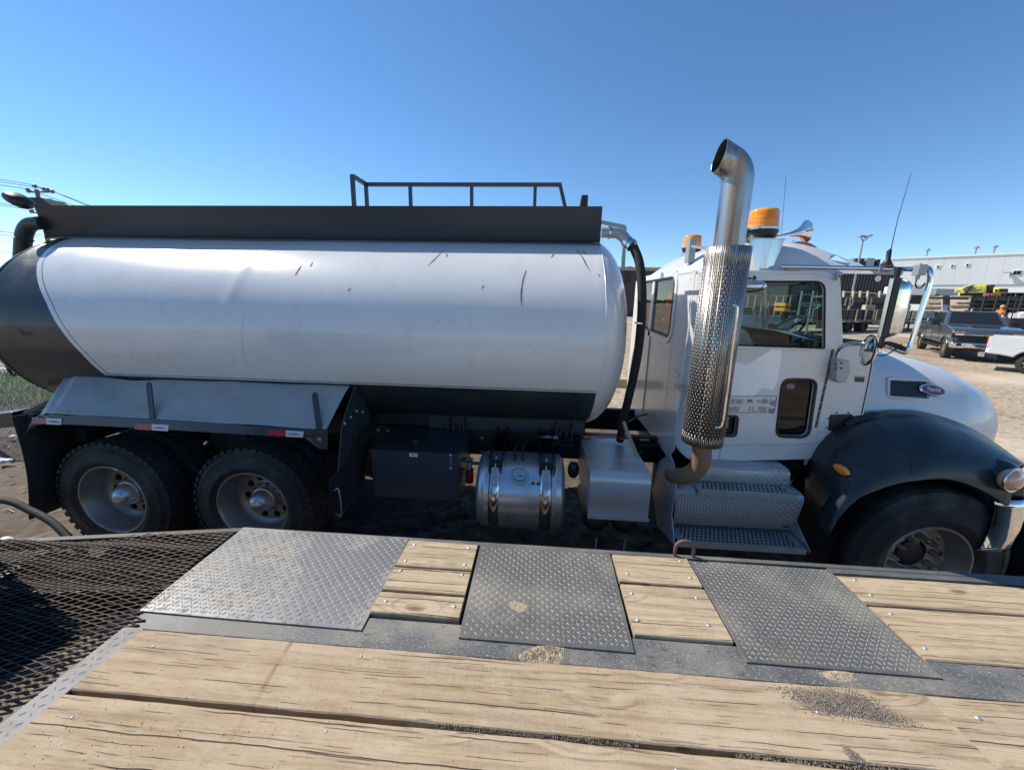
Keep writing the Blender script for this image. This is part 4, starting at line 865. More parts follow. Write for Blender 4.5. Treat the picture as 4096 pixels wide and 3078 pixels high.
m2 = MB(); m2.tube([P(1878, 1872, 3.0), P(1878, 1928, 3.0)], .034, 16); m2.build('filter_canister', 'redpaint', TR, smooth=50, bev=.006)
m2 = MB(); m2.tube(cr([P(1850, 1893, 3.0), P(1862, 1880, 3.0), P(1876, 1872, 3.0), P(1880, 1850, 3.02)], 4), .022, 10); m2.tube([P(1835, 1838, 3.1), P(1890, 1838, 3.1)], .02, 10); m2.tube([P(1880, 1852, 3.02), P(1925, 1852, 3.1)], .016, 8); m2.build('filter_head', 'galv', TR, smooth=50)
# fuel tank
FC = (2.95, .703); FR = .306; fx0, fx1 = -.455, .243
def ftk(x, a, o=0): return (x, FC[0]-(FR+o)*cos(a), FC[1]+(FR+o)*sin(a))
m2 = MB(); m2.lathe([(.0001, 0), (FR-.09, .0), (FR-.035, .012), (FR-.010, .035), (FR, .07), (FR+.003, .075), (FR, .08), (FR, .63-.012), (FR+.003, .622), (FR, .628), (FR-.010, .663), (FR-.035, .686), (FR-.09, .698), (.0001, .698)], (fx0, *FC), (1, 0, 0), 64)
ft = m2.build('fuel_tank', 'alutank', TR, smooth=50)
for px0, px1 in ((1953, 1993), (2160, 2207)):
    a, b = P(px0, 1960, 2.65).x, P(px1, 1960, 2.65).x
    m3 = MB(); m3.grid([[ftk(a, radians(t), .004), ftk(b, radians(t), .004)] for t in range(-150, 62, 4)]); stp = m3.build('tank_strap', 'stainless', ft, smooth=60, solid=.003)
    c = (a+b)/2; m4 = MB(); m4.grid([[ftk(c-(b-a)*.36, radians(t), .009), ftk(c+(b-a)*.36, radians(t), .009)] for t in range(28, 57, 4)]); m4.build('strap_plate', 'alu', stp, solid=.003)
    m4 = MB(); 
    for t in (31, 36): 
        for dx in (-.014, .014): m4.lathe([(.0001, .010), (.004, .009), (.006, 0)], ftk(c+dx, radians(t), .013), (0, -cos(radians(t)), sin(radians(t))), 8)
    m4.build('strap_rivets', 'bolt', stp, kind='stuff')
    m4 = MB(); m4.prism([(2.74, .93), (2.80, 1.03), (3.40, 1.10), (3.40, .72), (2.98, .98), (2.86, .93), (2.80, .90)], 'x', a-.012, a-.002); m4.prism([(2.74, .93), (2.80, 1.03), (3.40, 1.10), (3.40, .72), (2.98, .98), (2.86, .93), (2.80, .90)], 'x', b+.006, b+.016); m4.box(a-.008, b+.012, 2.785, 2.80, .955, 1.02); m4.build('strap_bracket', 'black', ft, bev=.003)
    m4 = MB(); m4.tube([ftk(c, radians(40), .022), ftk(c, radians(66), .03)], .0065, 8); m4.tube([ftk(c, radians(66), .03), ftk(c, radians(71), .035)], .010, 6); m4.build('strap_bolt', 'bolt', stp)
a0 = radians(46); cc = Vector(ftk(P(2080, 1853, 2.75).x, a0, 0)); nn = Vector((0, -cos(a0), sin(a0)))
m3 = MB(); m3.lathe([(.075, 0), (.0745, .006), (.068, .004)], cc, nn, 36); m3.lathe([(.052, 0), (.052, .018), (.046, .028), (.030, .030), (.028, .022), (.0001, .022)], cc, nn, 32); cpp = m3.build('fuel_cap', 'alu', ft, smooth=40)
m4 = MB(); m4.obox(cc+nn*.034, (.032, .009, .004), nn.to_track_quat('Z', 'Y')); m4.build('cap_handle', 'alutank', cpp, bev=.003)
for px in (2134, 2155):
    th = radians(38); q = Vector(ftk(P(px, 1883, 2.7).x, th, .0015)); m3 = MB(); R = Matrix((Vector((1, 0, 0)), Vector((0, sin(th), cos(th))), Vector((0, -cos(th), sin(th))))).transposed(); m3.obox(q, (.0145, .023, .0008), R); lb = m3.build('warning_label', 'label', ft)
    m4 = MB(); m4.obox(q-R@Vector((0, .012, -.0012)), (.0135, .010, .0006), R); m4.build('label_text_block', 'ink', lb); m4 = MB(); m4.obox(q+R@Vector((0, .019, .0012)), (.0135, .003, .0006), R); m4.build('label_header', 'gold', lb)
    m4 = MB(); n8 = 7; m4.add([q+R@Vector(((.0035 if k % 2 else .009)*cos(k*pi/n8), .005+(.0035 if k % 2 else .008)*sin(k*pi/n8), .0016)) for k in range(2*n8)], [tuple(range(2*n8))]); m4.build('label_symbol', 'ink', lb)
m2 = MB()
for px, px2_ in ((2062, 2120), (2092, 2140)): m2.tube(cr([ftk(P(px, 1800, 2.9).x, radians(72), 0), P(px, 1790, 2.95), P(px+10, 1768, 3.05), P(px2_, 1745, 3.2), P(px2_+60, 1738, 3.3)], 5), .009, 8)
m2.build('fuel_lines', 'hose', TR, smooth=60)
m2 = MB(); m2.tube([P(2146, 1743, 3.28), P(2231, 1749, 3.28)], .017, 12); sl2 = m2.build('hose_sleeve', 'galv', TR, smooth=50)
m3 = MB()
for px in (2168, 2212): m3.tube([P(px, 1744.5, 3.28), P(px+4, 1745, 3.28)], .0185, 10)
m3.build('sleeve_ties', 'black', sl2)
random.seed(5); m2 = MB()
for k in range(7):
    dz = .018*k; m2.tube(cr([P(2225, 1750+6*k, 3.3+.01*k), P(2330, 1752+7*k, 3.32+.01*k), P(2450, 1770+5*k+random.uniform(-4, 4), 3.34), P(2560, 1775+5*k+random.uniform(-6, 6), 3.3+.02*k), P(2680, 1780+6*k, 3.34)], 5), .009, 6)
m2.build('air_lines', 'hose', TR, smooth=60, kind='stuff')
# battery box
bxl, bxr, btop, bbot = .408, .845, 1.033, .685
prf = [(3.45, btop), ]+[(2.62+.075-.075*sin(t), btop-.075+.075*cos(t)) for t in [k*pi/12 for k in range(7)]]+[(2.615, bbot+.02), (2.600, bbot+.018), (2.600, bbot), (2.62, bbot), (3.45, bbot)]
m2 = MB(); m2.prism(prf, 'x', bxl, bxr); bb = m2.build('battery_box', 'alu', TR, smooth=40)
m3 = MB(); m3.box(bxl-.004, bxr+.004, 2.592, 2.60, bbot-.004, bbot+.018); m3.build('box_lip', 'alu', bb)
for x in (.50, .72):
    m2 = MB(); m2.lathe([(.0001, 0), (.06, .01), (.095, .05), (.10, .08), (.10, .56), (.06, .62), (.0001, .63)], (x, 2.72, .56), (0, 1, 0), 24); m2.build('air_tank', 'black', TR, smooth=50)
    m2 = MB(); 
    for k in range(5): m2.tube([(x+(.0 if k % 2 else .002)+.006*cos(t), 2.70+.004*k, .44-.022*k+.011*sin(t)) for t in [i*pi/5 for i in range(10)]], .0022, 5, closed=True)
    m2.build('drain_chain', 'galv', TR, kind='stuff')
m2 = MB(); m2.lathe([(.0001, 0), (.03, .002), (.045, .03), (.045, .09), (.03, .12), (.0001, .13)], P(2292, 1905, 2.95), (0, 0, 1), 14); m2.build('relay_valve', 'black', TR, smooth=40)
q = P(2554, 1797, 3.39); m2 = MB(); m2.obox(q, (.030, .002, .037)); lb = m2.build('warning_label', 'label', TR); m3 = MB(); m3.obox(q+Vector((0, -.0025, -.018)), (.027, .001, .016)); m3.build('label_text_block', 'ink', lb); text('lettering', '4P', .034, q+Vector((-.02, -.0035, .004)), (1, 0, 0), (0, 0, 1), 'ink', lb, shear=.2)
# things lying loose behind the cab
st = [P(2494, 1684, 3.0), P(2510, 1730, 2.97), P(2535, 1790, 2.90), P(2547, 1826, 2.86)]
tag(MB().tube(cr(st, 5), [.009]+[.0145]*13+[.016, .014], 9).build('wooden_stick', 'stick', smooth=50), 'bare wooden stick leaning on the aluminium box behind the cab', 'stick')
m2 = MB(); m2.slab([P(2335, 1742, 3.25), P(2480, 1741, 3.25), P(2520, 1745, 3.2), P(2518, 1752, 3.2), P(2475, 1750, 3.25), P(2335, 1752, 3.25)], (0, .004, 0)); m2.slab([P(2560, 1755, 3.15), P(2597, 1757, 3.15), P(2597, 1762, 3.15), P(2562, 1761, 3.15)], (0, .004, 0)); tag(m2.build('pink_strap', 'pinkstrap'), 'faded pink webbing strap draped over the air lines behind the cab', 'strap')
m2 = MB(); m2.slab([P(2478, 1751, 3.0), P(2520, 1743, 2.97), P(2519, 1750, 2.97), P(2500, 1757, 3.0), P(2484, 1758, 3.0)], (0, .004, 0)); tag(m2.build('red_ribbon', 'redpaint'), 'dark red ribbon knotted round the wooden stick', 'ribbon')
m2 = MB(); m2.bar((.6, 5.0, 1.20), (1.8, 5.0, 1.20), .04, .12); m2.build('frame_plank', 'ply', TR)
m2 = MB(); m2.tube(cr([P(2515, 1685, 3.5), P(2545, 1668, 3.6), P(2580, 1658, 3.7)], 4), .009, 6); m2.build('green_air_line', 'green', TR); m2 = MB(); m2.tube(cr([P(2535, 1672, 3.55), P(2555, 1663, 3.62), P(2590, 1655, 3.7)], 4), .008, 6); m2.build('red_air_line', 'redpaint', TR)

# =====================================================================
# CAB, HOOD AND FITTINGS OF THE TANK TRUCK
# =====================================================================
CY0, CY1, CX0 = 2.90, 4.86, 1.12
def mir(y): return 7.76-y
def bvh(o):
    me = o.data; return BVHTree.FromPolygons([tuple(v.co) for v in me.vertices], [tuple(p.vertices) for p in me.polygons])
def hit(bv, px, py, off=.002):
    h, n, i, d = bv.ray_cast(EYE, ray(px, py).normalized())
    if h is None: return None, None
    if n.dot(ray(px, py)) > 0: n = -n
    return h+n*off, n
doorO = px2([(2868, 1086), (3272, 1084), (3327, 1100), (3331, 1240), (3333, 1392), (3263, 1712), (3256, 1768), (2812, 1774), (2800, 1700)], CY0)
doorO = rp(doorO, [.03, .10, .12, 0, .02, 0, .14, .05, .05], 7)
def off2(poly, d):
    c = Vector((sum(p[0] for p in poly)/len(poly), sum(p[1] for p in poly)/len(poly))); out = []
    n = len(poly)
    for i in range(n):
        a, b, e = Vector(poly[i-1][:2]), Vector(poly[i][:2]), Vector(poly[(i+1) % n][:2]); t = ((b-a).normalized()+(e-b).normalized())
        if t.length < 1e-6: out.append(b); continue
        t.normalize(); nn = Vector((t.y, -t.x)); nn = nn if nn.dot(b-c) > 0 else -nn; out.append(b+nn*d)
    return out
winO = rp(px2([(2900, 1122), (3292, 1122), (3290, 1395), (2880, 1380)], CY0), [.05, .075, .02, .03], 7)
lowO = rp(px2([(3126, 1516), (3254, 1520), (3222, 1741), (3101, 1737)], CY0), [.06, .05, .06, .05], 6)
hanO = rp(px2([(2888, 1660), (2944, 1661), (2936, 1738), (2878, 1737)], CY0), .025, 5)
side = px2([(2790, 1084), (3345, 1090), (3350, 1180), (3365, 1371), (3420, 1378), (3489, 1398), (3486, 1460), (3470, 1545), (3447, 1654), (3417, 1674), (3320, 1725), (3270, 1775), (3236, 1832), (2760, 1836)], CY0)
side = [(CX0+.10, 2.452)]+side[1:-1]+[(CX0+.10, 1.045)]
plate('cab_side', [side, off2(doorO, .006)], .03, XZ(CY0), 'whitecab', TR, label='near side of the cab')
m2 = MB(); m2.prism([(p[0], p[1]) for p in off2(doorO, .012)], 'y', CY0+.012, CY0+.016); jm = None
# door gap liner (thin dark rebate ring)
plate('door_rebate', [off2(doorO, .012), off2(winO, -.012+.03)], .004, XZ(CY0+.022), 'plastic', TR)
plate('cab_door', [doorO, winO, lowO, hanO], .022, XZ(CY0-.010), 'whitecab', TR, bev=.003)
DOOR = [o for o in bpy.data.objects if o.name == 'cab_door'][0]
dv = bvh(DOOR)
# raised window surround
fr0 = rp(px2([(2890, 1098), (3262, 1098), (3318, 1112), (3322, 1398), (2870, 1392)], CY0-.02), [.03, .10, .10, .01, .01], 7)
plate('window_surround', [off2(fr0, 0), winO], .012, XZ(CY0-.024), 'whitecab', DOOR, bev=.003)
m2 = MB(); m2.tube([(p[0], CY0-.026, p[1]) for p in off2(winO, -.004)], .007, 6, closed=True); m2.build('window_gasket', 'plastic', DOOR, smooth=60)
m2 = MB(); m2.prism(off2(winO, .004), 'y', CY0+.000, CY0+.004); m2.build('window_glass', 'glass', DOOR)
m2 = MB(); m2.prism(off2(lowO, .004), 'y', CY0-.004, CY0+.000); lg = m2.build('lower_window_glass', 'glassdk', DOOR)
m2 = MB(); m2.tube([(p[0], CY0-.024, p[1]) for p in off2(lowO, .006)], .0115, 8, closed=True); m2.build('window_gasket', 'plastic', DOOR, smooth=60)
m2 = MB(); q = P(3163, 1544, CY0-.006); m2.tube([(q.x+.026*cos(t), q.y, q.z+.017*sin(t)) for t in [k*pi/10 for k in range(20)]], .0016, 5, closed=True); stk = m2.build('oval_sticker', 'lettering', DOOR)
text('lettering', 'MTF', .021, q+Vector((-.0, -.001, -.0075)), (1, 0, 0), (0, 0, 1), 'lettering', stk, align='CENTER')
m2 = MB(); m2.prism(off2(hanO, .004), 'y', CY0+.028, CY0+.034); m2.prism(off2(hanO, .004), 'y', CY0+.0, CY0+.002) if False else None
m2.build('handle_recess', 'plastic', DOOR); plate('handle_bezel', [off2(hanO, .010), off2(hanO, -.004)], .006, XZ(CY0-.023), 'plastic', DOOR, bev=.002)
m2 = MB(); m2.slab([P(2890, 1669, CY0-.02), P(2917, 1669, CY0-.02), P(2914, 1712, CY0-.012), P(2888, 1712, CY0-.012)], (0, .008, 0)); m2.build('door_handle', 'chrome', DOOR, bev=.006)
m2 = MB(); m2.lathe([(.0001, .006), (.009, .006), (.012, 0)], P(2897, 1722, CY0+.0), (0, -1, 0), 14); m2.build('door_lock', 'stainless', DOOR)
# a brighter white shape laid on the door
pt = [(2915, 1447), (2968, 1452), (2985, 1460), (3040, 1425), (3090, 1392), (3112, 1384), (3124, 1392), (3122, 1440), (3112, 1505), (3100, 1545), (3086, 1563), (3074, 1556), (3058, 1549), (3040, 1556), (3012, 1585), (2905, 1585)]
m2 = MB(); q = rp([(p.x, p.z) for p in (P(x, y, CY0-.0215) for x, y in pt)], .012, 3); m2.prism([(a[0], a[1]) for a in q], 'y', CY0-.0262, CY0-.020); m2.build('paint_patch', 'patch', DOOR, label='brighter white patch on the door')
# weight lettering in a ruled box
def onD(x, y, o=0): return P(x, y, CY0-.0262-o)
bx = rp([(p.x, p.z) for p in (onD(*c) for c in ((2893, 1584), (3108, 1583), (3097, 1649), (2884, 1650)))], .010, 4)
m2 = MB(); m2.tube([(p[0], CY0-.0265, p[1]) for p in bx], .0018, 4, closed=True); bxo = m2.build('ruled_box', 'ink', DOOR)
e1, e2 = (1, 0, .0), (0, 0, 1)
for s, x, y, sz, out in (('G.V.W.', 2898, 1613, .052, .0009), ('TARE', 2896, 1643, .052, .0009), ('00 kg', 3043, 1613, .052, .0009), ('11, 700 kg', 2989, 1643, .052, .0009)):
    text('lettering', s, sz, onD(x, y, .001), e1, e2, 'ink', bxo, outline=out, shear=.18, sx=.86)
text('lettering', '89,', .036, onD(2989, 1609, .001), e1, e2, 'ink', bxo); text('lettering', 'O', .030, onD(3027, 1609, .001), e1, e2, 'ink', bxo)
def rivets(pts, r=.0055, name='rivets', par=None, nrm=(0, -1, 0), mat='whitecab'):
    m3 = MB()
    for p in pts: m3.lathe([(.0001, r*.55), (r*.6, r*.42), (r, 0)], p, nrm, 7)
    m3.build(name, mat, par, smooth=60, kind='stuff')
pts = [P(2800+k*36, 1764, CY0-.0215) for k in range(12)]+[P(2960+k*46, 1431, CY0-.0215) for k in range(7)]+[P(3310-k*11, 1440+k*46, CY0-.0215) for k in range(6)]
rivets(pts, par=DOOR)
pts = [P(2870+k*36, 1780, CY0-.0155) for k in range(11)]+[P(2885+k*36.5, 1822, CY0-.0155) for k in range(10)]+[P(x, y, CY0-.0155) for x, y in ((2712, 1783), (2747, 1791), (2830, 1823), (3258, 1759), (3262, 1670), (3246, 1709), (3281, 1625), (3286, 1578), (3345, 1205), (3350, 1265), (3352, 1320), (3356, 1376), (3337, 1150), (3395, 1478), (3432, 1476), (3465, 1482), (3457, 1552), (3449, 1590), (3440, 1625), (3236, 1810), (3310, 1745))]
rivets(pts, par=TR, name='body_rivets')
m2 = MB(); a = [P(3331, 1394, CY0-.022), P(3262, 1710, CY0-.022)]; d = (a[1]-a[0]); n = 9
for k in range(n): m2.tube([a[0]+d*(k/n+.004), a[0]+d*((k+1)/n-.004)], .010, 8)
m2.build('door_hinge', 'rust', DOOR, smooth=50)
m2 = MB(); m2.tube([(p.x, CY0-.0165, p.z) for p in (P(2878, 1783, CY0), P(2874, 1834, CY0))], .0012, 4); m2.build('sill_seam', 'pin', TR)
m2 = MB(); m2.tube([P(x, y, CY0-.016) for x, y in ((3490, 1400), (3486, 1460), (3470, 1545), (3446, 1656))], .004, 5); m2.build('hood_gap', 'pin', TR)
# rounded rear corners, rear wall with its window, far side
for sgn, yy in ((1, CY0), (-1, CY1)):
    rows = []
    for k in range(9): a = k/8*pi/2; rows.append([(CX0+.10-.10*sin(a), yy+sgn*(.10-.10*cos(a)), z) for z in (1.045+.012*k, 1.3, 1.6, 2.0, 2.3, 2.452)])
    m2 = MB(); m2.grid(rows); m2.build('cab_corner', 'whitecab', TR, smooth=60)
rw = rp([(3.375, 2.452), (4.45, 2.452), (4.45, 1.985), (3.375, 1.955)], .09, 6)
out = [(CY0+.10, 2.452), (CY1-.10, 2.452), (CY1-.10, 1.05), (4.4, 1.0), (3.4, 1.0), (3.1, .98), (CY0+.10, 1.10)]
out = [(CY0+.10, 2.60), (3.2, 2.66), (4.5, 2.66), (CY1-.10, 2.60)]+out[2:]
YZ = lambda X: (lambda u, v, w2: Vector((X-w2, u, v)))
out2 = [(CY0+.10, 2.475), (CY1-.10, 2.475)]+out[4:]
plate('cab_rear_wall', [out2, rw], .02, YZ(CX0), 'whitecab', TR)
m2 = MB(); m2.tube([(CX0-.012, p[0], p[1]) for p in rw], .013, 8, closed=True); m2.build('rear_window_gasket', 'plastic', TR, smooth=60)
m2 = MB(); m2.prism([(p[0], p[1]) for p in off2(rw, .004)], 'x', CX0-.002, CX0+.002); m2.build('rear_window', 'glass', TR)
plate('rear_window_surround', [off2(rw, .055), off2(rw, .012)], .018, YZ(CX0-.006), 'whitecab', TR, bev=.005)
m2 = MB(); m2.tube([(CX0-.006, 3.30, 1.9), (CX0-.006, 3.30, 1.02)], .006, 6); m2.tube([(CX0-.006, 3.16, 1.9), (CX0-.006, 3.16, 1.1)], .004, 6); m2.box(CX0-.02, CX0-.008, 3.95, 4.02, 1.05, 2.44) ; m2.build('rear_wall_ribs', 'whitecab', TR, smooth=50)
rr = random.Random(9); pts = []
for k in range(11):
    for j in range(3): pts.append((CX0-.011, 3.10+.075*j+.02*(k % 2), 1.16+.055*k))
pts += [(CX0-.011, 3.05, 1.7+.08*k) for k in range(10)]+[(CX0-.011, 3.05+.05*k, 2.465) for k in range(30)]
rivets(pts, .0055, 'rear_rivets', TR, (-1, 0, 0), 'galv')
fs = [(CX0+.10, 2.452)]+[(p[0], p[1]) for p in side[1:-1]]+[(CX0+.10, 1.045)]
plate('cab_far_side', [fs, winO], .03, XZ(CY1), 'whitecab', TR)
m2 = MB(); m2.prism(winO, 'y', CY1-.002, CY1+.002); m2.build('far_window_glass', 'glass', TR)
# roof
def roofz(x, y):
    v = (y-3.88)/.98; v = max(-1, min(1, v)); e = 2.455+.01*(x-1.12); u = max(0, min(1, (x-CX0)/.42)); hh = .225+.05*sin(min(1, (x-CX0)/1.0)*pi*.72); f = (1-(1-u)**2.6)
    if x > 1.75: f *= max(.0, 1-((x-1.75)/.50)**2*.5)
    return e+hh*f*(1-abs(v)**(3.2+3.4*max(0, min(1, (x-1.3)/.5))))
rows = [[(x, y, roofz(x, y)) for y in [CY0-.008+(1.976)*k/40 for k in range(41)]] for x in [CX0-.004+1.14*i/40 for i in range(41)]]
rows = [[(max(x, CX0-.004+.10*(1-sqrt(max(0, 1-max(0, abs(y-3.88)-.88)**2/.0101)))), y, z) for x, y, z in r] for r in rows]
m2 = MB(); m2.grid(rows); m2.build('cab_roof', 'whitecab', TR, smooth=60)
m2 = MB(); m2.tube([(CX0+.12, CY0-.012, 2.452), (1.6, CY0-.014, 2.457), (2.05, CY0-.012, 2.462)], .008, 6); m2.tube([(CX0-.008, CY0+.12, 2.474), (CX0-.008, CY1-.12, 2.474)], .006, 6); m2.build('drip_rail', 'whitecab', TR, smooth=60)
rivets([(CX0+.09+.045*k, CY0-.004, 2.476) for k in range(10)], .005, 'roof_rivets', TR)
# visor, pillars, windscreen, cowl
v0 = [P(x, y, 2.98) for x, y in ((3281, 1068), (3316, 1036), (3345, 1017), (3427, 1068), (3405, 1070))]
m2 = MB(); m2.slab(v0, (0, 1.80, 0)); m2.build('sun_visor', 'chrome', TR, bev=.004)
A, B = P(3335, 1092, 2.93), P(3356, 1372, 2.93); m2 = MB(); m2.slab([A, A+Vector((.045, 0, 0)), B+Vector((.03, 0, 0)), B-Vector((.03, 0, 0))], (0, .06, 0)); m2.build('windscreen_pillar', 'whitecab', TR, bev=.006)
A2, B2 = A+Vector((0, 1.84, 0)), B+Vector((0, 1.84, 0)); m2 = MB(); m2.slab([A2, A2+Vector((.045, 0, 0)), B2+Vector((.03, 0, 0)), B2-Vector((.03, 0, 0))], (0, .06, 0)); m2.build('windscreen_pillar', 'whitecab', TR, bev=.006)
m2 = MB(); m2.slab([A+Vector((.02, .03, 0)), A2+Vector((.02, .03, 0)), B2+Vector((.0, .03, 0)), B+Vector((.0, .03, 0))], (.004, 0, 0)); m2.build('windscreen', 'glass', TR)
m2 = MB(); m2.bar(A+Vector((.03, .93, 0)), B+Vector((0, .93, 0)), .035, .03); m2.box(A.x-.02, A.x+.05, 2.93, 4.83, A.z-.03, A.z+.02); m2.build('windscreen_frame', 'whitecab', TR, bev=.004)
# interior
m2 = MB(); m2.box(1.18, 2.35, 2.98, 4.80, 1.10, 1.16); m2.box(1.14, 1.16, 3.0, 4.8, 1.1, 1.94); m2.build('cab_floor', 'seat', TR)
m2 = MB(); m2.prism([(2.0, 1.2), (2.0, 1.80), (1.93, 1.90), (2.0, 1.985), (2.12, 2.02), (2.42, 2.0), (2.42, 1.2)], 'y', 2.98, 4.80); m2.build('dashboard', 'dash', TR, bev=.02)
for y in (3.35, 4.40):
    m2 = MB(); m2.box(1.25, 1.75, y-.25, y+.25, 1.45, 1.60); m2.prism([(1.22, 1.58), (1.36, 1.58), (1.27, 2.22), (1.18, 2.22)], 'y', y-.23, y+.23); m2.prism([(1.17, 2.20), (1.26, 2.20), (1.24, 2.38), (1.17, 2.38)], 'y', y-.12, y+.12); m2.build('seat', 'seat', TR, bev=.03, seg=3)
m2 = MB(); c = P(3140, 1322, 4.38); ax = Vector((-.75, 0, .66)).normalized(); u = Vector((0, 1, 0)); v = ax.cross(u); m2.tube([c+u*.21*cos(t)+v*.21*sin(t) for t in [k*pi/16 for k in range(32)]], .013, 8, closed=True)
for t in (0, 2.1, 4.2): m2.bar(c, c+u*.2*cos(t)+v*.2*sin(t), .03, .012, ax)
m2.tube([c, c-ax*.3], .03, 8); m2.build('steering_wheel', 'plastic', TR, smooth=50)
m2 = MB(); m2.tube([P(3077+1.5*sin(k*1.9), 1160+k*1.35, 3.6+.006*cos(k*1.9)) for k in range(52)], .0035, 5); m2.tube(cr([P(3077, 1228, 3.6), P(3070, 1240, 3.6), P(3066, 1280, 3.62), P(3063, 1300, 3.7)], 4), .004, 5); m2.build('radio_cord', 'plastic', TR, smooth=50)
m2 = MB(); m2.box(1.6, 2.1, 3.3, 4.5, 2.40, 2.47); m2.build('overhead_console', 'seat', TR, bev=.02)
m2 = MB(); q = P(2975, 1360, 3.05); m2.slab([q+Vector(v) for v in ((-.12, 0, -.06), (.12, .0, -.08), (.03, .0, .07), (-.10, 0, .12))], (0, .5, 0)); m2.build('dash_papers', 'bag', TR, bev=.03)
m2 = MB(); rows = []
for i in range(9):
    t = i/8; z = 2.36-.36*t; wv = .02+.10*t; rows.append([(CX0+.10+.02*sin(k*1.7+i*.4), 3.80-wv+2*wv*k/8+.03*t, z+.01*sin(k*2.0)) for k in range(9)])
m2.grid(rows); tag(m2.build('red_jacket', 'vest', smooth=60, solid=.01), 'orange-red jacket hanging inside the cab behind the rear window', 'jacket')
# hood
def sect(x):
    T = [(2.12, 2.99, 2.02), (2.45, 3.00, 1.965), (2.96, 3.03, 1.885), (3.17, 3.06, 1.845), (3.39, 3.10, 1.793), (3.60, 3.17, 1.715), (3.76, 3.25, 1.64), (3.86, 3.33, 1.575), (3.92, 3.42, 1.49), (3.95, 3.52, 1.40), (3.96, 3.60, 1.34)]
    for (a, ya, za), (b, yb, zb2) in zip(T, T[1:]):
        if x <= b: t = (x-a)/(b-a); return ya+(yb-ya)*t, za+(zb2-za)*t
    return T[-1][1:]
xs = [2.12+(3.76-2.12)*i/26 for i in range(27)]+[3.79, 3.82, 3.85, 3.88, 3.905, 3.925, 3.94, 3.95, 3.96]
rows = []
for x in xs:
    ys, zt2 = sect(x); a = 3.88-ys; zb2 = 1.02; b = zt2-zb2; m_ = 3.0; row = []
    for k in range(49):
        t = pi*k/48; c_, s_ = cos(t), sin(t); yy = 3.88-a*(abs(c_)**(2/m_))*(1 if c_ > 0 else -1); zz = zb2+b*abs(s_)**(2/m_)
        zz -= .0; xx = x-.06*max(0, (x-3.7)/.36)*(0)
        if x > 3.6 and zz < 1.3: xx = x-.10*(1.3-zz)/.28*((x-3.6)/.46)
        row.append((xx, yy, zz))
    rows.append(row)
m2 = MB(); m2.grid(rows); n = len(rows[0]); m2.f.append(tuple((len(rows)-1)*n+k for k in range(n))); m2.m.append(0)
HOOD = m2.build('hood', 'whitecab', TR, smooth=50); hv = bvh(HOOD)
m2 = MB(); m2.grid([[(2.02, CY0+.03, 1.99), (2.02, 3.5, 2.03), (2.02, CY1-.53, 2.03), (2.02, CY1-.03, 1.99)], [(2.14, 2.98, 1.99), (2.14, 3.5, 2.025), (2.14, CY1-.6, 2.025), (2.14, 4.78, 1.99)]]); m2.build('cowl_panel', 'whitecab', TR)
def onH(px, py, off=.003, bv=None):
    h, n = hit(bv or hv, px, py, off)
    return h if h is not None else P(px, py, 3.08)
def dec(px, bv, off, name, mat, par, solid=.004, rnd=0, **k):
    if rnd: px = [(p.x, p.y) for p in rp(px, rnd, 4)]
    pts = [onH(x, y, off, bv) for x, y in px]; m3 = MB(); m3.add(pts, [tuple(range(len(pts)))]); return m3.build(name, mat, par, solid=solid, **k)
vo = [(3549, 1514), (3560, 1513), (3640, 1516), (3712, 1524), (3726, 1560), (3712, 1598), (3640, 1597), (3565, 1589), (3550, 1582), (3547, 1550)]
vi = [(3562, 1522), (3700, 1526), (3708, 1560), (3704, 1590), (3575, 1583), (3558, 1570)]
vop = [onH(p.x, p.y, .004) for p in rp(vo, 12, 4)]; m2 = MB(); m2.tube(vop, .009, 8, closed=True); vb = m2.build('vent_bezel', 'whitecab', HOOD, smooth=60)
def decg(x0, y0, x1, y1, x2, y2, x3, y3, bv, off, name, mat, par, nu=12, nv=5):
    rws = []
    for j in range(nv+1):
        v = j/nv; rws.append([onH(x0+(x3-x0)*v+((x1+(x2-x1)*v)-(x0+(x3-x0)*v))*i/nu, y0+(y3-y0)*v+((y1+(y2-y1)*v)-(y0+(y3-y0)*v))*i/nu, off, bv) for i in range(nu+1)])
    m3 = MB(); m3.grid(rws); return m3.build(name, mat, par, smooth=60)
decg(3562, 1521, 3704, 1528, 3706, 1592, 3560, 1582, hv, .004, 'hood_vent', 'plastic', HOOD)
m3 = MB()
for k in range(9):
    y = 1527+k*6.6; m3.tube([onH(x, y+(x-3562)*.02, .0055) for x in range(3566, 3704, 12)], .0011, 4)
for k in range(16): x = 3568+k*8.5; m3.tube([onH(x, 1526, .0055), onH(x+2, 1583, .0055)], .0011, 4)
m3.build('vent_mesh', 'black', HOOD, kind='stuff')
c = onH(3722, 1562, .012); hn = hit(hv, 3722, 1562)[1]; R = Matrix((Vector((1, 0, 0)), hn.cross(Vector((1, 0, 0))).normalized()*(-1 if hn.cross(Vector((1, 0, 0))).z < 0 else 1), hn)).transposed()
ux = Vector((1, 0, 0)); ux = (ux-hn*ux.dot(hn)).normalized(); uz = hn.cross(ux); uz = uz if uz.z > 0 else -uz
ux = (ux-uz*.02).normalized()
def elp(a, b, o, n=36): return [c+ux*a*cos(t)+uz*b*sin(t)+hn*o for t in [2*pi*k/n for k in range(n)]]
m2 = MB(); m2.add(elp(.112, .050, .0)+elp(.106, .046, .008), [(i, (i+1) % 36, 36+(i+1) % 36, 36+i) for i in range(36)]+[tuple(range(36, 72))]); bg = m2.build('oval_badge', 'chrome', HOOD, smooth=30)
m2 = MB(); m2.add(elp(.096, .039, .0095), [tuple(range(36))]); m2.build('badge_field', 'badge', bg)
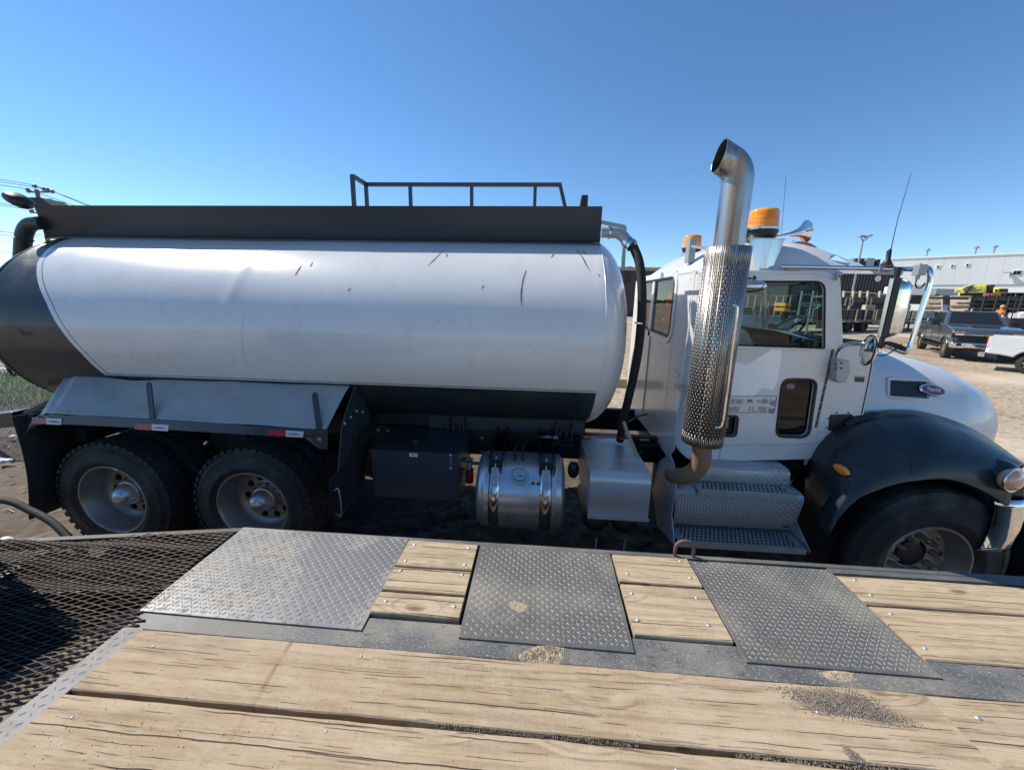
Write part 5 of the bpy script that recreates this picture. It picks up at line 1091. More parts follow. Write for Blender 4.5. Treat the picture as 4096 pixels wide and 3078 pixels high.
text('lettering', 'Peterbilt', .052, c+hn*.0105-uz*.013, ux, uz, 'lettering', bg, align='CENTER', shear=.35, sx=.78, space=.88)
dec([(3420, 1502), (3459, 1504), (3456, 1528), (3417, 1526)], bvh([o for o in bpy.data.objects if o.name == 'cab_side'][0]), .002, 'warning_label', 'ink', TR, solid=.001)
dec([(3420, 1502), (3459, 1504), (3458, 1509), (3419, 1507)], bvh([o for o in bpy.data.objects if o.name == 'cab_side'][0]), .0035, 'label_header', 'orangep', TR, solid=.001)
# front fender lofted from its edge lines
f0 = [(3275, 2118, 2.95), (3230, 2040, 2.97), (3220, 1940, 2.95), (3237, 1834, 2.90), (3320, 1722, 2.90), (3417, 1672, 2.93), (3560, 1641, 3.02), (3700, 1648, 3.06), (3867, 1703, 3.10), (3985, 1782, 3.02), (4074, 1880, 2.80)]
f1 = [(3294, 2109), (3340, 2017), (3386, 1955), (3432, 1919), (3489, 1884), (3560, 1858), (3632, 1845), (3714, 1823), (3816, 1827), (3918, 1840), (4046, 1873)]
f2 = [(3315, 2137), (3358, 2068), (3400, 2020), (3445, 1985), (3509, 1958), (3590, 1932), (3668, 1920), (3730, 1914), (3800, 1915), (3900, 1945), (4036, 2020)]
C0 = cr([P(*p) for p in f0], 6); C1 = cr([P(x, y, 2.53) for x, y in f1], 6); C2 = cr([P(x, y, 2.475) for x, y in f2], 6)
rows = []; nn2 = len(C0)
for i in range(nn2):
    a, b, e = C0[i], C1[i], C2[i]; t = i/(nn2-1); row = []
    outw = Vector((0, -.045, .055)) if t > .35 else Vector((-.03, -.06, .02+.035*t/.35))
    for k in range(9): s = k/8; row.append(a.lerp(b, s)+outw*sin(s*pi)*1.0)
    for k in range(1, 4): s = k/3; row.append(b.lerp(e, s)+Vector((0, -.012*sin(s*pi), 0)))
    row += [e+Vector((0, .02, -.012)), e+Vector((0, .10, .005)), e+Vector((0, .14, .03))]; rows.append(row)
m2 = MB(); m2.grid(rows); FEN = m2.build('front_fender', 'dark', TR, smooth=50, solid=.004); fvv = bvh(FEN)
m2 = MB(); m2.grid([[Vector((p.x, mir(p.y), p.z)) for p in r] for r in rows]); m2.build('far_front_fender', 'dark', TR, smooth=50)
gp = [p for p in (onH(x, y, .001, fvv) for x, y in ((3476, 1680), (3515, 1705), (3560, 1742), (3600, 1785), (3630, 1825), (3642, 1855), (3645, 1885), (3652, 1905))) if abs(p.y-3.08) > .0001]
m2 = MB(); m2.tube(cr(gp, 3), .0042, 5); m2.build('fender_joint', 'grime', FEN)
h, n = hit(fvv, 3368, 1877, .004); u = Vector((1, 0, -.38)); u = (u-n*u.dot(n)).normalized(); v = n.cross(u)
m2 = MB(); R = Matrix((u, v, n)).transposed(); m2.ball(h, (.058, .032, .018), 20, 8, R); m2.build('fender_marker_lamp', 'amber', FEN, smooth=60); m2 = MB(); m2.ball(h, (.068, .041, .010), 20, 8, R); m2.build('lamp_base', 'plastic', FEN, smooth=60)
m2 = MB(); m2.slab([P(3376, 1690, 2.86), P(3418, 1668, 2.86), P(3500, 1648, 2.90), P(3524, 1652, 2.90), P(3520, 1662, 2.88), P(3430, 1690, 2.84), P(3392, 1705, 2.84)], (0, .03, 0)); m2.build('hood_latch', 'plastic', TR, bev=.005)
co = rp([(3320, 1658), (3410, 1655), (3412, 1668), (3395, 1700), (3345, 1722), (3312, 1722)], 8, 4)
m2 = MB(); q = [P(p.x, p.y, CY0-.018) for p in co]; m2.slab(q, (0, .004, 0)); cv = m2.build('cowl_vent', 'plastic', TR)
m3 = MB()
for k in range(13): y = 1662+k*4.6; m3.tube([P(3320, y, CY0-.019), P(3402-max(0, k-7)*9, y, CY0-.019)], .0016, 4)
m3.build('vent_slats', 'black', cv, kind='stuff')
m3 = MB()
for x, y in ((3347, 1650), (3394, 1650), (3314, 1673), (3307, 1709)): m3.ball(P(x, y, CY0-.018), .006, 8, 6)
m3.build('vent_screws', 'plastic', cv)
h, n = hit(fvv, 4039, 1900, 0) ; h = P(4043, 1918, 2.47)
u = Vector((.96, -.05, -.10)).normalized(); n = Vector((.35, -.93, .05)).normalized(); u = (u-n*u.dot(n)).normalized(); v = n.cross(u); R = Matrix((u, v, n)).transposed()
m2 = MB(); m2.ball(h, (.098, .072, .05), 24, 10, R); hl = m2.build('headlamp', 'headl', TR, smooth=60)
m2 = MB(); m2.tube([h+u*.100*cos(t)+v*.074*sin(t)+n*.010 for t in [k*pi/14 for k in range(28)]], .008, 8, closed=True); m2.build('headlamp_bezel', 'stainless', hl, smooth=60)
m2 = MB(); m2.ball(h+Vector((.02, .10, 0)), (.13, .10, .10), 20, 10); m2.build('lamp_pod', 'dark', hl, smooth=60); m2 = MB(); m2.prism([(3.02, 1.12), (3.30, 1.16), (3.34, .90), (3.22, .72), (3.12, .90)], 'y', 2.62, 3.0); m2.build('lamp_housing', 'dark', TR, bev=.02)
bm0, bm1 = P(4031, 2027, 2.58), P(4036, 2196, 2.58); rows = []
for k in range(13):
    a = k/12*pi/2; x = bm0.x+.02+.19*sin(a); y = 2.56+.20*(1-cos(a)); rows.append([(x-.015, y, bm0.z+.06), (x+.012, y, bm0.z-.0), (x+.02, y, (bm0.z+bm1.z)/2), (x+.005, y, bm1.z+.02), (x-.02, y, bm1.z-.01)])
rows.append([(p[0], 5.0, p[2]) for p in rows[-1]]); rows.insert(0, [(p[0]-.13, p[1], p[2]) for p in rows[0]])
m2 = MB(); m2.grid(rows); m2.build('front_bumper', 'chrome', TR, smooth=40, solid=.006)
m2 = MB(); m2.box(3.3, 3.75, 3.35, 4.4, .8, 1.35); m2.build('radiator_block', 'black', TR)
m2 = MB(); rows = []
for k in range(25): a = radians(-15+k*9); rows.append([(2.805+.66*cos(a), 2.60, .50+.66*sin(a)), (2.805+.66*cos(a), 3.2, .50+.66*sin(a))])
m2.grid(rows); m2.build('wheel_arch_liner', 'shroud', TR, smooth=60)
# ---- exhaust stack with its slotted guard
SC = (1.068, 2.42)
gz0, gz1 = 1.375, 2.562; GR = .121
m2 = MB(); ncol = 72; pz = .0400; sl_h = .0305; z0 = gz0+.055; nrow = int((gz1-.06-z0)/pz)
def gp2(a, z): return (SC[0]+GR*cos(a), SC[1]+GR*sin(a), z)
for c in range(ncol):
    a0, a1, a2 = 2*pi*c/ncol, 2*pi*(c+.38)/ncol, 2*pi*(c+1)/ncol
    m2.add([gp2(a1, gz0), gp2(a2, gz0), gp2(a2, gz1), gp2(a1, gz1)], [(0, 1, 2, 3)])
    zz = gz0; off = (pz/2 if c % 2 else 0)
    for r in range(nrow):
        s0 = z0+off+r*pz; s1 = s0+sl_h
        if s1 > gz1-.03: break
        m2.add([gp2(a0, zz), gp2(a1, zz), gp2(a1, s0), gp2(a0, s0)], [(0, 1, 2, 3)]); zz = s1
    m2.add([gp2(a0, zz), gp2(a1, zz), gp2(a1, gz1), gp2(a0, gz1)], [(0, 1, 2, 3)])
GUARD = m2.build('stack_guard', 'guard', TR, smooth=60, weld=True, solid=.002)
m2 = MB(); m2.tube([(SC[0], SC[1], 1.40), (SC[0], SC[1], 2.55)], .088, 28); m2.build('muffler', 'muffler', TR, smooth=50)
ex = P(2871, 646, 2.42); pv = P(2866, 727, 2.42); Rb = (SC[0]-.0)-pv.x; rows = []; seg = 36
def ring(c, th, r=.080):
    u = Vector((cos(th), 0, sin(th))); return [c+Vector((0, 1, 0))*r*cos(2*pi*k/seg)+u*r*sin(2*pi*k/seg) for k in range(seg+1)]
for z in [2.45+(pv.z-2.45)*k/8 for k in range(8)]: rows.append(ring(Vector((pv.x+Rb, 2.42, z)), 0))
for k in range(15): th = radians(60)*k/14; rows.append(ring(pv+Vector((cos(th), 0, sin(th)))*Rb, th))
th = radians(60); dd = Vector((-sin(th), 0, cos(th))); c0 = pv+Vector((cos(th), 0, sin(th)))*Rb
nrm = Vector((-1, 0, .20)).normalized()
for k in range(seg+1): pass
r0_ = ring(c0, th); end = [p+dd*max(0.004, (ex-p).dot(nrm)/dd.dot(nrm)) for p in r0_]
for t in (.33, .66, 1.0): rows.append([p.lerp(q, t) for p, q in zip(r0_, end)])
last = rows[-1]
m2 = MB(); m2.grid([[r[k].lerp(sum(r[:-1], Vector())/seg, .045) for k in range(seg+1)] for r in rows]); INN = m2.build('sooty_inner_wall', 'muffler', TR, smooth=70)
m2 = MB(); m2.grid(rows); PIPE = m2.build('exhaust_stack', 'stackm', TR, smooth=70, solid=.003)
m2 = MB(); m2.tube([rows[-1][k] for k in range(seg)], .0028, 6, closed=True); m2.build('stack_lip', 'stackm', PIPE, smooth=60)
m2 = MB(); m2.lathe([(.062, .0), (.066, -.03), (.060, -.05)], (SC[0], SC[1], 1.40), seg=24); m2.tube(cr([Vector((SC[0], SC[1], 1.40)), P(2806, 1830, 2.44), P(2795, 1865, 2.46), P(2765, 1893, 2.50), P(2722, 1905, 2.60), P(2690, 1900, 2.8)], 6), .058, 20); m2.build('exhaust_elbow', 'rustpipe', TR, smooth=60)
gh = cr([P(2926, 1216, 2.31), P(2940, 1222, 2.285), P(2948, 1245, 2.28), P(2925, 1420, 2.28), P(2898, 1640, 2.28), P(2889, 1690, 2.285), P(2880, 1708, 2.29), P(2858, 1708, 2.31)], 5)
m2 = MB(); m2.tube(gh, .0085, 10); GH = m2.build('grab_handle', 'chrome', TR, smooth=60)
for px, py in ((2927, 1196), (2922, 1232), (2860, 1690), (2858, 1722)): m2 = MB(); m2.lathe([(.0001, .006), (.010, .006), (.014, 0)], P(px, py, 2.312), (0, -1, 0), 12); m2.build('handle_bolt', 'chrome', GH)
for za in (1.62, 2.30): m2 = MB(); m2.box(1.03, 1.11, 2.52, 2.92, za, za+.03); m2.build('stack_bracket', 'stainless', TR)
# ---- roof equipment
def beacon(cx, cy, z0, sc, name):
    c = (cx, cy, z0); m2 = MB(); m2.lathe([(.0001, 0), (.088*sc, 0), (.098*sc, .01*sc), (.112*sc, .055*sc), (.112*sc, .06*sc)], c, seg=36); B = m2.build(name, 'plastic', TR, smooth=40)
    m2 = MB(); m2.lathe([(.112*sc, .056*sc), (.119*sc, .058*sc), (.119*sc, .072*sc), (.108*sc, .075*sc)], c, seg=36); m2.build('beacon_ring', 'stainless', B, smooth=40)
    m2 = MB(); m2.lathe([(.108*sc, .073*sc), (.104*sc, .11*sc), (.098*sc, .185*sc), (.090*sc, .20*sc), (.070*sc, .207*sc), (.0001, .209*sc)], c, seg=36); m2.build('amber_dome', 'amber', B, smooth=60)
bq = P(3040, 957, 3.06); beacon(bq.x, 3.06, bq.z, .97, 'beacon_light')
bq2 = P(2765, 1005, 4.62); beacon(bq2.x, 4.62, bq2.z-.02, .90, 'beacon_light')
m2 = MB(); m2.box(bq2.x-.09, bq2.x+.09, 4.53, 4.71, 2.62, bq2.z-.02); m2.build('beacon_pedestal', 'galv', TR)
bk = [P(2996, 953, 2.925), P(3141, 956, 2.925), P(3085, 1084, 2.925), P(3028, 1084, 2.925)]
m2 = MB(); m2.slab(bk, (0, .006, 0)); m2.build('beacon_bracket', 'stainless', TR, bev=.002)
m2 = MB(); m2.slab([bk[0], bk[1], bk[1]+Vector((0, .28, 0)), bk[0]+Vector((0, .28, 0))], (0, 0, .004)); m2.build('beacon_shelf', 'stainless', TR)
for px in (3036, 3082): m2 = MB(); m2.lathe([(.0001, .008), (.007, .008), (.010, 0)], P(px, 1078, 2.92), (0, -1, 0), 6); m2.build('bracket_bolt', 'bolt', TR)
hn0, hn1 = P(3085, 952, 3.45), P(3225, 925, 3.45); ax = (hn1-hn0).normalized(); Lh = (hn1-hn0).length
m2 = MB(); m2.lathe([(.010, 0), (.012, Lh*.3), (.018, Lh*.55), (.032, Lh*.75), (.052, Lh*.88), (.082, Lh*.985), (.085, Lh), (.078, Lh*1.01), (.070, Lh*.99), (.045, Lh*.87), (.020, Lh*.7)], hn0, (ax.x, -.0, ax.z), 28); m2.build('air_horn', 'chrome', TR, smooth=60)
m2 = MB(); m2.bar(P(3170, 960, 3.45), P(3170, 1010, 3.45), .02, .02); m2.build('horn_bracket', 'stainless', TR)
q = P(3215, 992, 3.45); rot = Matrix.Rotation(radians(14), 3, 'Y'); m2 = MB(); m2.ball(q, (.11, .06, .045), 22, 10, rot); m2.v = [tuple(v) for v in m2.v if True]; m2.build('cab_marker_lamp', 'orange', TR, smooth=60); m2 = MB(); m2.ball(q-Vector((.02, 0, .02)), (.16, .085, .04), 22, 8, rot); m2.build('lamp_pod', 'whitecab', TR, smooth=60)
m2 = MB(); m2.tube([P(3126, 945, 3.5), P(3134, 830, 3.5), P(3145, 697, 3.5)], .0016, 5); m2.build('whip_aerial', 'wire', TR)
m2 = MB(); m2.bar(P(2770, 985, 3.3), P(2830, 993, 3.0), .02, .02); q = P(2760, 1000, 3.4); m2.box(q.x-.02, q.x+.03, 3.36, 3.44, q.z-.10, q.z+.09); m2.bar(P(2772, 990, 3.4), P(2862, 988, 2.9), .014, .014); m2.build('stack_stay', 'galv', TR)
# small look-down mirror over the door window
q = P(3000, 1144, 2.76); m2 = MB(); m2.ball(q, (.105, .075, .042), 24, 10); lm = m2.build('look_down_mirror', 'chrome', TR, smooth=60)
m3 = MB(); m3.tube(cr([P(2945, 1112, 2.86), P(2985, 1112, 2.82), P(3012, 1118, 2.80), P(3010, 1130, 2.78)], 4), .008, 6); m3.ball(P(3014, 1113, 2.82), .018, 8, 6); m3.build('mirror_arm', 'plastic', lm, smooth=60)
# west-coast mirror on its chrome loop
MY = 2.50
bars = [P(3120, 1066, 2.86), P(3200, 1067, 2.83), P(3330, 1070, 2.74), P(3520, 1074, 2.60), P(3640, 1077, 2.52), P(3700, 1072, 2.48), P(3716, 1078, 2.46), P(3721, 1100, 2.45), P(3716, 1140, 2.45), P(3680, 1260, 2.45), P(3645, 1370, 2.45), P(3634, 1395, 2.45), P(3620, 1408, 2.46), P(3600, 1403, 2.48), P(3560, 1388, 2.52), P(3500, 1376, 2.60), P(3420, 1374, 2.70), P(3375, 1382, 2.78), P(3350, 1402, 2.82), P(3343, 1432, 2.84), P(3341, 1460, 2.85)]
m2 = MB(); m2.tube(cr(bars, 5), .014, 12); LOOP = m2.build('mirror_loop', 'chrome', TR, smooth=60)
q = [P(3320, 1430, 2.86), P(3372, 1437, 2.86), P(3374, 1478, 2.86), P(3356, 1520, 2.86), P(3322, 1524, 2.86), P(3314, 1512, 2.86)]
m2 = MB(); m2.slab(q, (0, -.07, 0)); mbk = m2.build('mirror_bracket', 'galv', TR, bev=.012, seg=3)
for x, y in ((3341, 1456), (3341, 1474), (3366, 1452), (3366, 1472)): m3 = MB(); m3.lathe([(.0001, .003), (.006, .003), (.007, 0)], P(x, y, 2.787), (0, -1, 0), 8); m3.build('bracket_screw', 'grime', mbk)
m2 = MB(); m2.box(*sorted((P(3145, 1066, 2.88).x, P(3200, 1066, 2.88).x)), 2.86, 2.9, 2.475, 2.505); m2.slab([P(3335, 1093, 2.87), P(3346, 1090, 2.87), P(3346, 1118, 2.87), P(3338, 1124, 2.87)], (0, -.02, 0)); m2.build('mirror_mount_plate', 'galv', TR, bev=.004)
mt_, mb_ = P(3600, 1108, 2.50), P(3540, 1352, 2.50)
cx = P(3572, 1200, 2.5).x; zt3, zb3 = mt_.z-.00, mb_.z+.0
nG = Vector((-.80, .60, 0)).normalized(); tG = Vector((.60, .80, 0)); cG = Vector((cx-.01, 2.50, 0))
rows = []
for i in range(15):
    t = i/14; z = zb3+(zt3-zb3)*t; e = min(1, sin(pi*min(max(t, 0), 1))*2.6)**.5 if 0 < t < 1 else .0; row = []
    for k in range(17):
        a = pi*k/16; row.append(cG-tG*.088*cos(a)*(.35+.65*e)-nG*.078*(sin(a)**.7)*(.15+.85*e)+Vector((0, 0, z)))
    rows.append(row)
m2 = MB(); m2.grid(rows); MH = m2.build('mirror_housing', 'chrome', LOOP, smooth=60)
m2 = MB()
gl = rp([(-.088, zb3+.01), (.088, zb3+.01), (.088, zt3-.01), (-.088, zt3-.01)], .03, 5)
m2.slab([cG+tG*p.x+nG*.001+Vector((0, 0, p.y)) for p in gl], nG*.012); m2.build('mirror_rim', 'plastic', MH, smooth=0)
m2 = MB(); m2.slab([cG+tG*p.x*.93+nG*.0135+Vector((0, 0, (p.y-(zb3+zt3)/2)*.97+(zb3+zt3)/2)) for p in gl], nG*.003); m2.build('mirror_glass', 'chrome', MH)
m2 = MB(); m2.bar(cG-tG*.092-nG*.004+Vector((0, 0, zb3+.01)), cG-tG*.092-nG*.004+Vector((0, 0, zt3-.01)), .014, .030, nG); m2.build('mirror_rubber_edge', 'plastic', MH, bev=.003)
m2 = MB(); m2.bar(cG-tG*.094+nG*.022+Vector((0, 0, zb3+.01)), cG-tG*.094+nG*.022+Vector((0, 0, zt3-.01)), .014, .018, nG); m2.build('mirror_edge_trim', 'stainless', MH, bev=.003)
m2 = MB(); m2.tube([cG+Vector((0, 0, zt3-.02)), cG+Vector((0, 0, zt3+.055))], .016, 10); m2.build('mirror_clamp', 'black', LOOP, smooth=50); m2 = MB(); m2.tube([cG+Vector((0, 0, zb3+.02)), cG+Vector((0, 0, zb3-.05))], .014, 10); m2.tube(cr([P(3520, 1390, 2.5), P(3545, 1372, 2.5), P(3590, 1382, 2.48), P(3625, 1398, 2.46)], 4), .012, 8); m2.build('mirror_clamp', 'black', LOOP, smooth=50)
m2 = MB(); m2.tube(cr([P(3480, 1390, 2.50), P(3495, 1410, 2.52), P(3510, 1420, 2.52), P(3540, 1420, 2.5), P(3575, 1400, 2.48), P(3608, 1375, 2.47)], 5), .0035, 6); m2.tube(cr([P(3668, 1112, 2.46), P(3662, 1135, 2.44), P(3668, 1150, 2.44), P(3685, 1150, 2.44), P(3700, 1132, 2.44)], 5), .0042, 6); m2.tube(cr([P(3560, 1060, 2.55), P(3590, 1072, 2.52), P(3640, 1080, 2.5), P(3690, 1068, 2.48)], 5), .0045, 6); m2.build('mirror_cables', 'plastic', LOOP, smooth=60)
m2 = MB(); q = P(3679, 1090, 2.44); m2.tube([P(3681, 1052, 2.44), P(3679, 1098, 2.44)], [.006, .012], 10); m2.obox(P(3679, 1080, 2.45), (.022, .02, .030)); m2.tube([P(3674, 1098, 2.44), P(3668, 1115, 2.45)], .011, 8); m2.build('aerial_connector', 'galv', LOOP, bev=.003)
m2 = MB(); m2.slab([P(3518, 1062, 2.585), P(3560, 1062, 2.585), P(3556, 1090, 2.585), P(3514, 1090, 2.585)], (0, -.004, 0)); ab = m2.build('aerial_bracket', 'galv', LOOP)
q = [P(3546, 1060, 2.58), P(3549, 1050, 2.58), P(3553, 1035, 2.58), P(3557, 1005, 2.58), P(3563, 996, 2.58)]
m2 = MB(); m2.tube(q, [.034, .022, .012, .012, .006], 14); m2.build('aerial_base', 'plastic', ab, smooth=40); m2 = MB(); m2.tube([P(3563, 1000, 2.58), P(3590, 880, 2.58), P(3645, 690, 2.58)], [.0028, .0022, .0016], 6); m2.build('whip_aerial', 'wire', ab)
c = P(3472, 1400, 2.58); nR = Vector((-.94, .33, .04)).normalized(); m2 = MB(); m2.lathe([(.0001, .022), (.05, .018), (.082, .006), (.092, .0), (.096, -.004), (.092, -.012), (.06, -.03), (.0001, -.035)], c, nR, 32); m2.build('round_mirror', 'chrome', LOOP, smooth=60); 
m2 = MB(); 
ux2 = nR.orthogonal().normalized(); vx2 = nR.cross(ux2); m2.tube([c+(ux2*cos(t)+vx2*sin(t))*.094 for t in [k*pi/14 for k in range(28)]], .006, 6, closed=True); m2.build('mirror_rim', 'plastic', LOOP, smooth=60)
# ---- boarding steps
X0, X1 = 1.025, 1.885
def step_sheet(prof, x0f, x1f, mat, name, lg=True, pitch=.0225):
    """prof: (y, z) line; ends x0f/x1f per point"""
    n = len(prof); m2 = MB(); m2.grid([[Vector((x0f[i]+(x1f[i]-x0f[i])*k/12, prof[i][0], prof[i][1])) for k in range(13)] for i in range(n)]); o = m2.build(name, mat, TR, smooth=30)
    if not lg: return o
    m3 = MB(); arc = [0]
    for a, b in zip(prof, prof[1:]): arc.append(arc[-1]+sqrt((a[0]-b[0])**2+(a[1]-b[1])**2))
    def f(x, s, t):
        for i in range(n-1):
            if s <= arc[i+1] or i == n-2:
                u = (s-arc[i])/(arc[i+1]-arc[i]); y = prof[i][0]+(prof[i+1][0]-prof[i][0])*u; z = prof[i][1]+(prof[i+1][1]-prof[i][1])*u; dy, dz = prof[i+1][0]-prof[i][0], prof[i+1][1]-prof[i][1]; l = sqrt(dy*dy+dz*dz); xl = x0f[i]+(x0f[i+1]-x0f[i])*u; xr = x1f[i]+(x1f[i+1]-x1f[i])*u
                return Vector((xl+(xr-xl)*x, y-(t)*(dz/l), z+(t)*(dy/l)))
    Lx = x1f[0]-x0f[0]
    lugs(m3, .012, Lx-.012, .006, arc[-1]-.006, lambda x, s, t: f(x/Lx, max(0, min(arc[-1], s)), t), pitch=pitch, L=.0098, Wd=.0031, h=.0026)
    m3.build('raised_lugs', 'lugalu', o, smooth=50, kind='stuff'); return o
# upper box: back of top, rounded nose, face
ub = [(2.93, 1.075), (2.80, 1.070), (2.765, 1.066), (2.745, 1.050), (2.74, 1.025), (2.74, .975), (2.745, .955), (2.77, .945)]
step_sheet(list(reversed(ub)), [1.20, 1.205, 1.21, 1.215, 1.22, 1.22, 1.22, 1.22][::-1], [1.865]*8, 'alutread', 'step_upper_box')
rs = [(2.755, .9465), (2.66, .944), (2.625, .938), (2.610, .920), (2.607, .89), (2.640, .74), (2.705, .610)]
step_sheet(list(reversed(rs)), [1.00, 1.01, 1.015, 1.02, 1.02, 1.04, 1.06][::-1], [1.90, 1.90, 1.90, 1.90, 1.90, 1.90, 1.93][::-1], 'alutread', 'step_riser')
def grate(x0, x1, y0, y1, z, nr, pit, lipx0, lipx1):
    m2 = MB(); m2.box(x0, x1, y0, y1, z-.004, z); m2.box(lipx0, lipx1, y0-.004, y0, z-.040, z+.001); o = m2.build('step_tread', 'alutread', TR, bev=.001, seg=1)
    m3 = MB(); m4 = MB(); n = int((x1-x0-.07)/pit)
    for r in range(nr):
        yy = y0+.018+(y1-y0-.036)*(r+.5)/nr; hy = (y1-y0-.036)/nr*.36
        for k in range(n):
            x = x0+.04+(k+.5)*pit+(pit/2 if r % 2 else 0)
            if x > x1-.03: continue
            m3.add([(x-pit*.34, yy-hy, z+.0006), (x+pit*.10, yy-hy, z+.0006), (x+pit*.10, yy+hy, z+.0006), (x-pit*.34, yy+hy, z+.0006)], [(0, 1, 2, 3)])
            m4.add([(x+pit*.10, yy-hy, z), (x+pit*.46, yy-hy, z), (x+pit*.46, yy+hy, z), (x+pit*.10, yy+hy, z), (x+pit*.14, yy-hy*.5, z+.006), (x+pit*.14, yy+hy*.5, z+.006)], [(0, 1, 4), (1, 2, 5, 4), (2, 3, 5), (3, 0, 4, 5)])
    m3.build('tread_slots', 'grime', o, kind='stuff'); m4.build('tread_teeth', 'alutread', o, kind='stuff'); return o
t1 = grate(1.165, 1.845, 2.600, 2.755, .9515, 3, .030, 1.17, 1.84)
for x in (1.20, 1.41, 1.62, 1.82): m3 = MB(); m3.ball((x, 2.594, .918), (.008, .004, .008), 8, 6); m3.build('screw_head', 'bolt', t1, smooth=60)
grate(1.035, 1.905, 2.50, 2.715, .598, 5, .030, 1.035, 1.905)
for (x, z, r) in ((1.055, .70, .014), (1.86, .665, .022)):
    m3 = MB(); m3.lathe([(r, 0), (r, .010), (r*.55, .010), (r*.5, .004), (.0001, .004)], (x, 2.68 if z > .68 else 2.688, z), (0, -1, .35), 20); m3.build('step_grommet', 'plastic', TR, smooth=40)
lsp = [P(2638, 1812, 2.80), P(2668, 1840, 2.72), P(2680, 1862, 2.68), P(2676, 1905, 2.64), P(2705, 1950, 2.60), P(2706, 1985, 2.60), P(2688, 2060, 2.62), P(2690, 2120, 2.56), P(2703, 2178, 2.50), P(2695, 2176, 2.52), P(2650, 2100, 2.9), P(2640, 1960, 3.1), P(2635, 1840, 3.0)]
m2 = MB(); m2.slab([(1.012, p.y, p.z) for p in lsp], (.006, 0, 0)); sd = m2.build('step_end_plate', 'alu', TR, bev=.002)
m3 = MB()
for y, z in ((2.74, 1.06), (2.76, .98), (2.75, .90), (2.70, .88), (2.73, .86), (2.70, .80)): m3.lathe([(.0001, .005), (.006, .004), (.008, 0)], (1.011, y, z), (-1, 0, 0), 8)
m3.build('plate_rivets', 'bolt', sd, kind='stuff')
m2 = MB(); m2.slab([(1.925, 2.49, .592), (1.925, 2.495, .57), (1.925, 2.75, .50), (1.925, 2.80, .70), (1.925, 2.70, .77), (1.925, 2.66, .70)], (-.006, 0, 0)); m2.build('step_end_plate', 'alu', TR, bev=.002)
m2 = MB(); m2.box(1.03, 1.90, 2.80, 3.2, .45, .90); m2.build('step_support', 'black', TR)

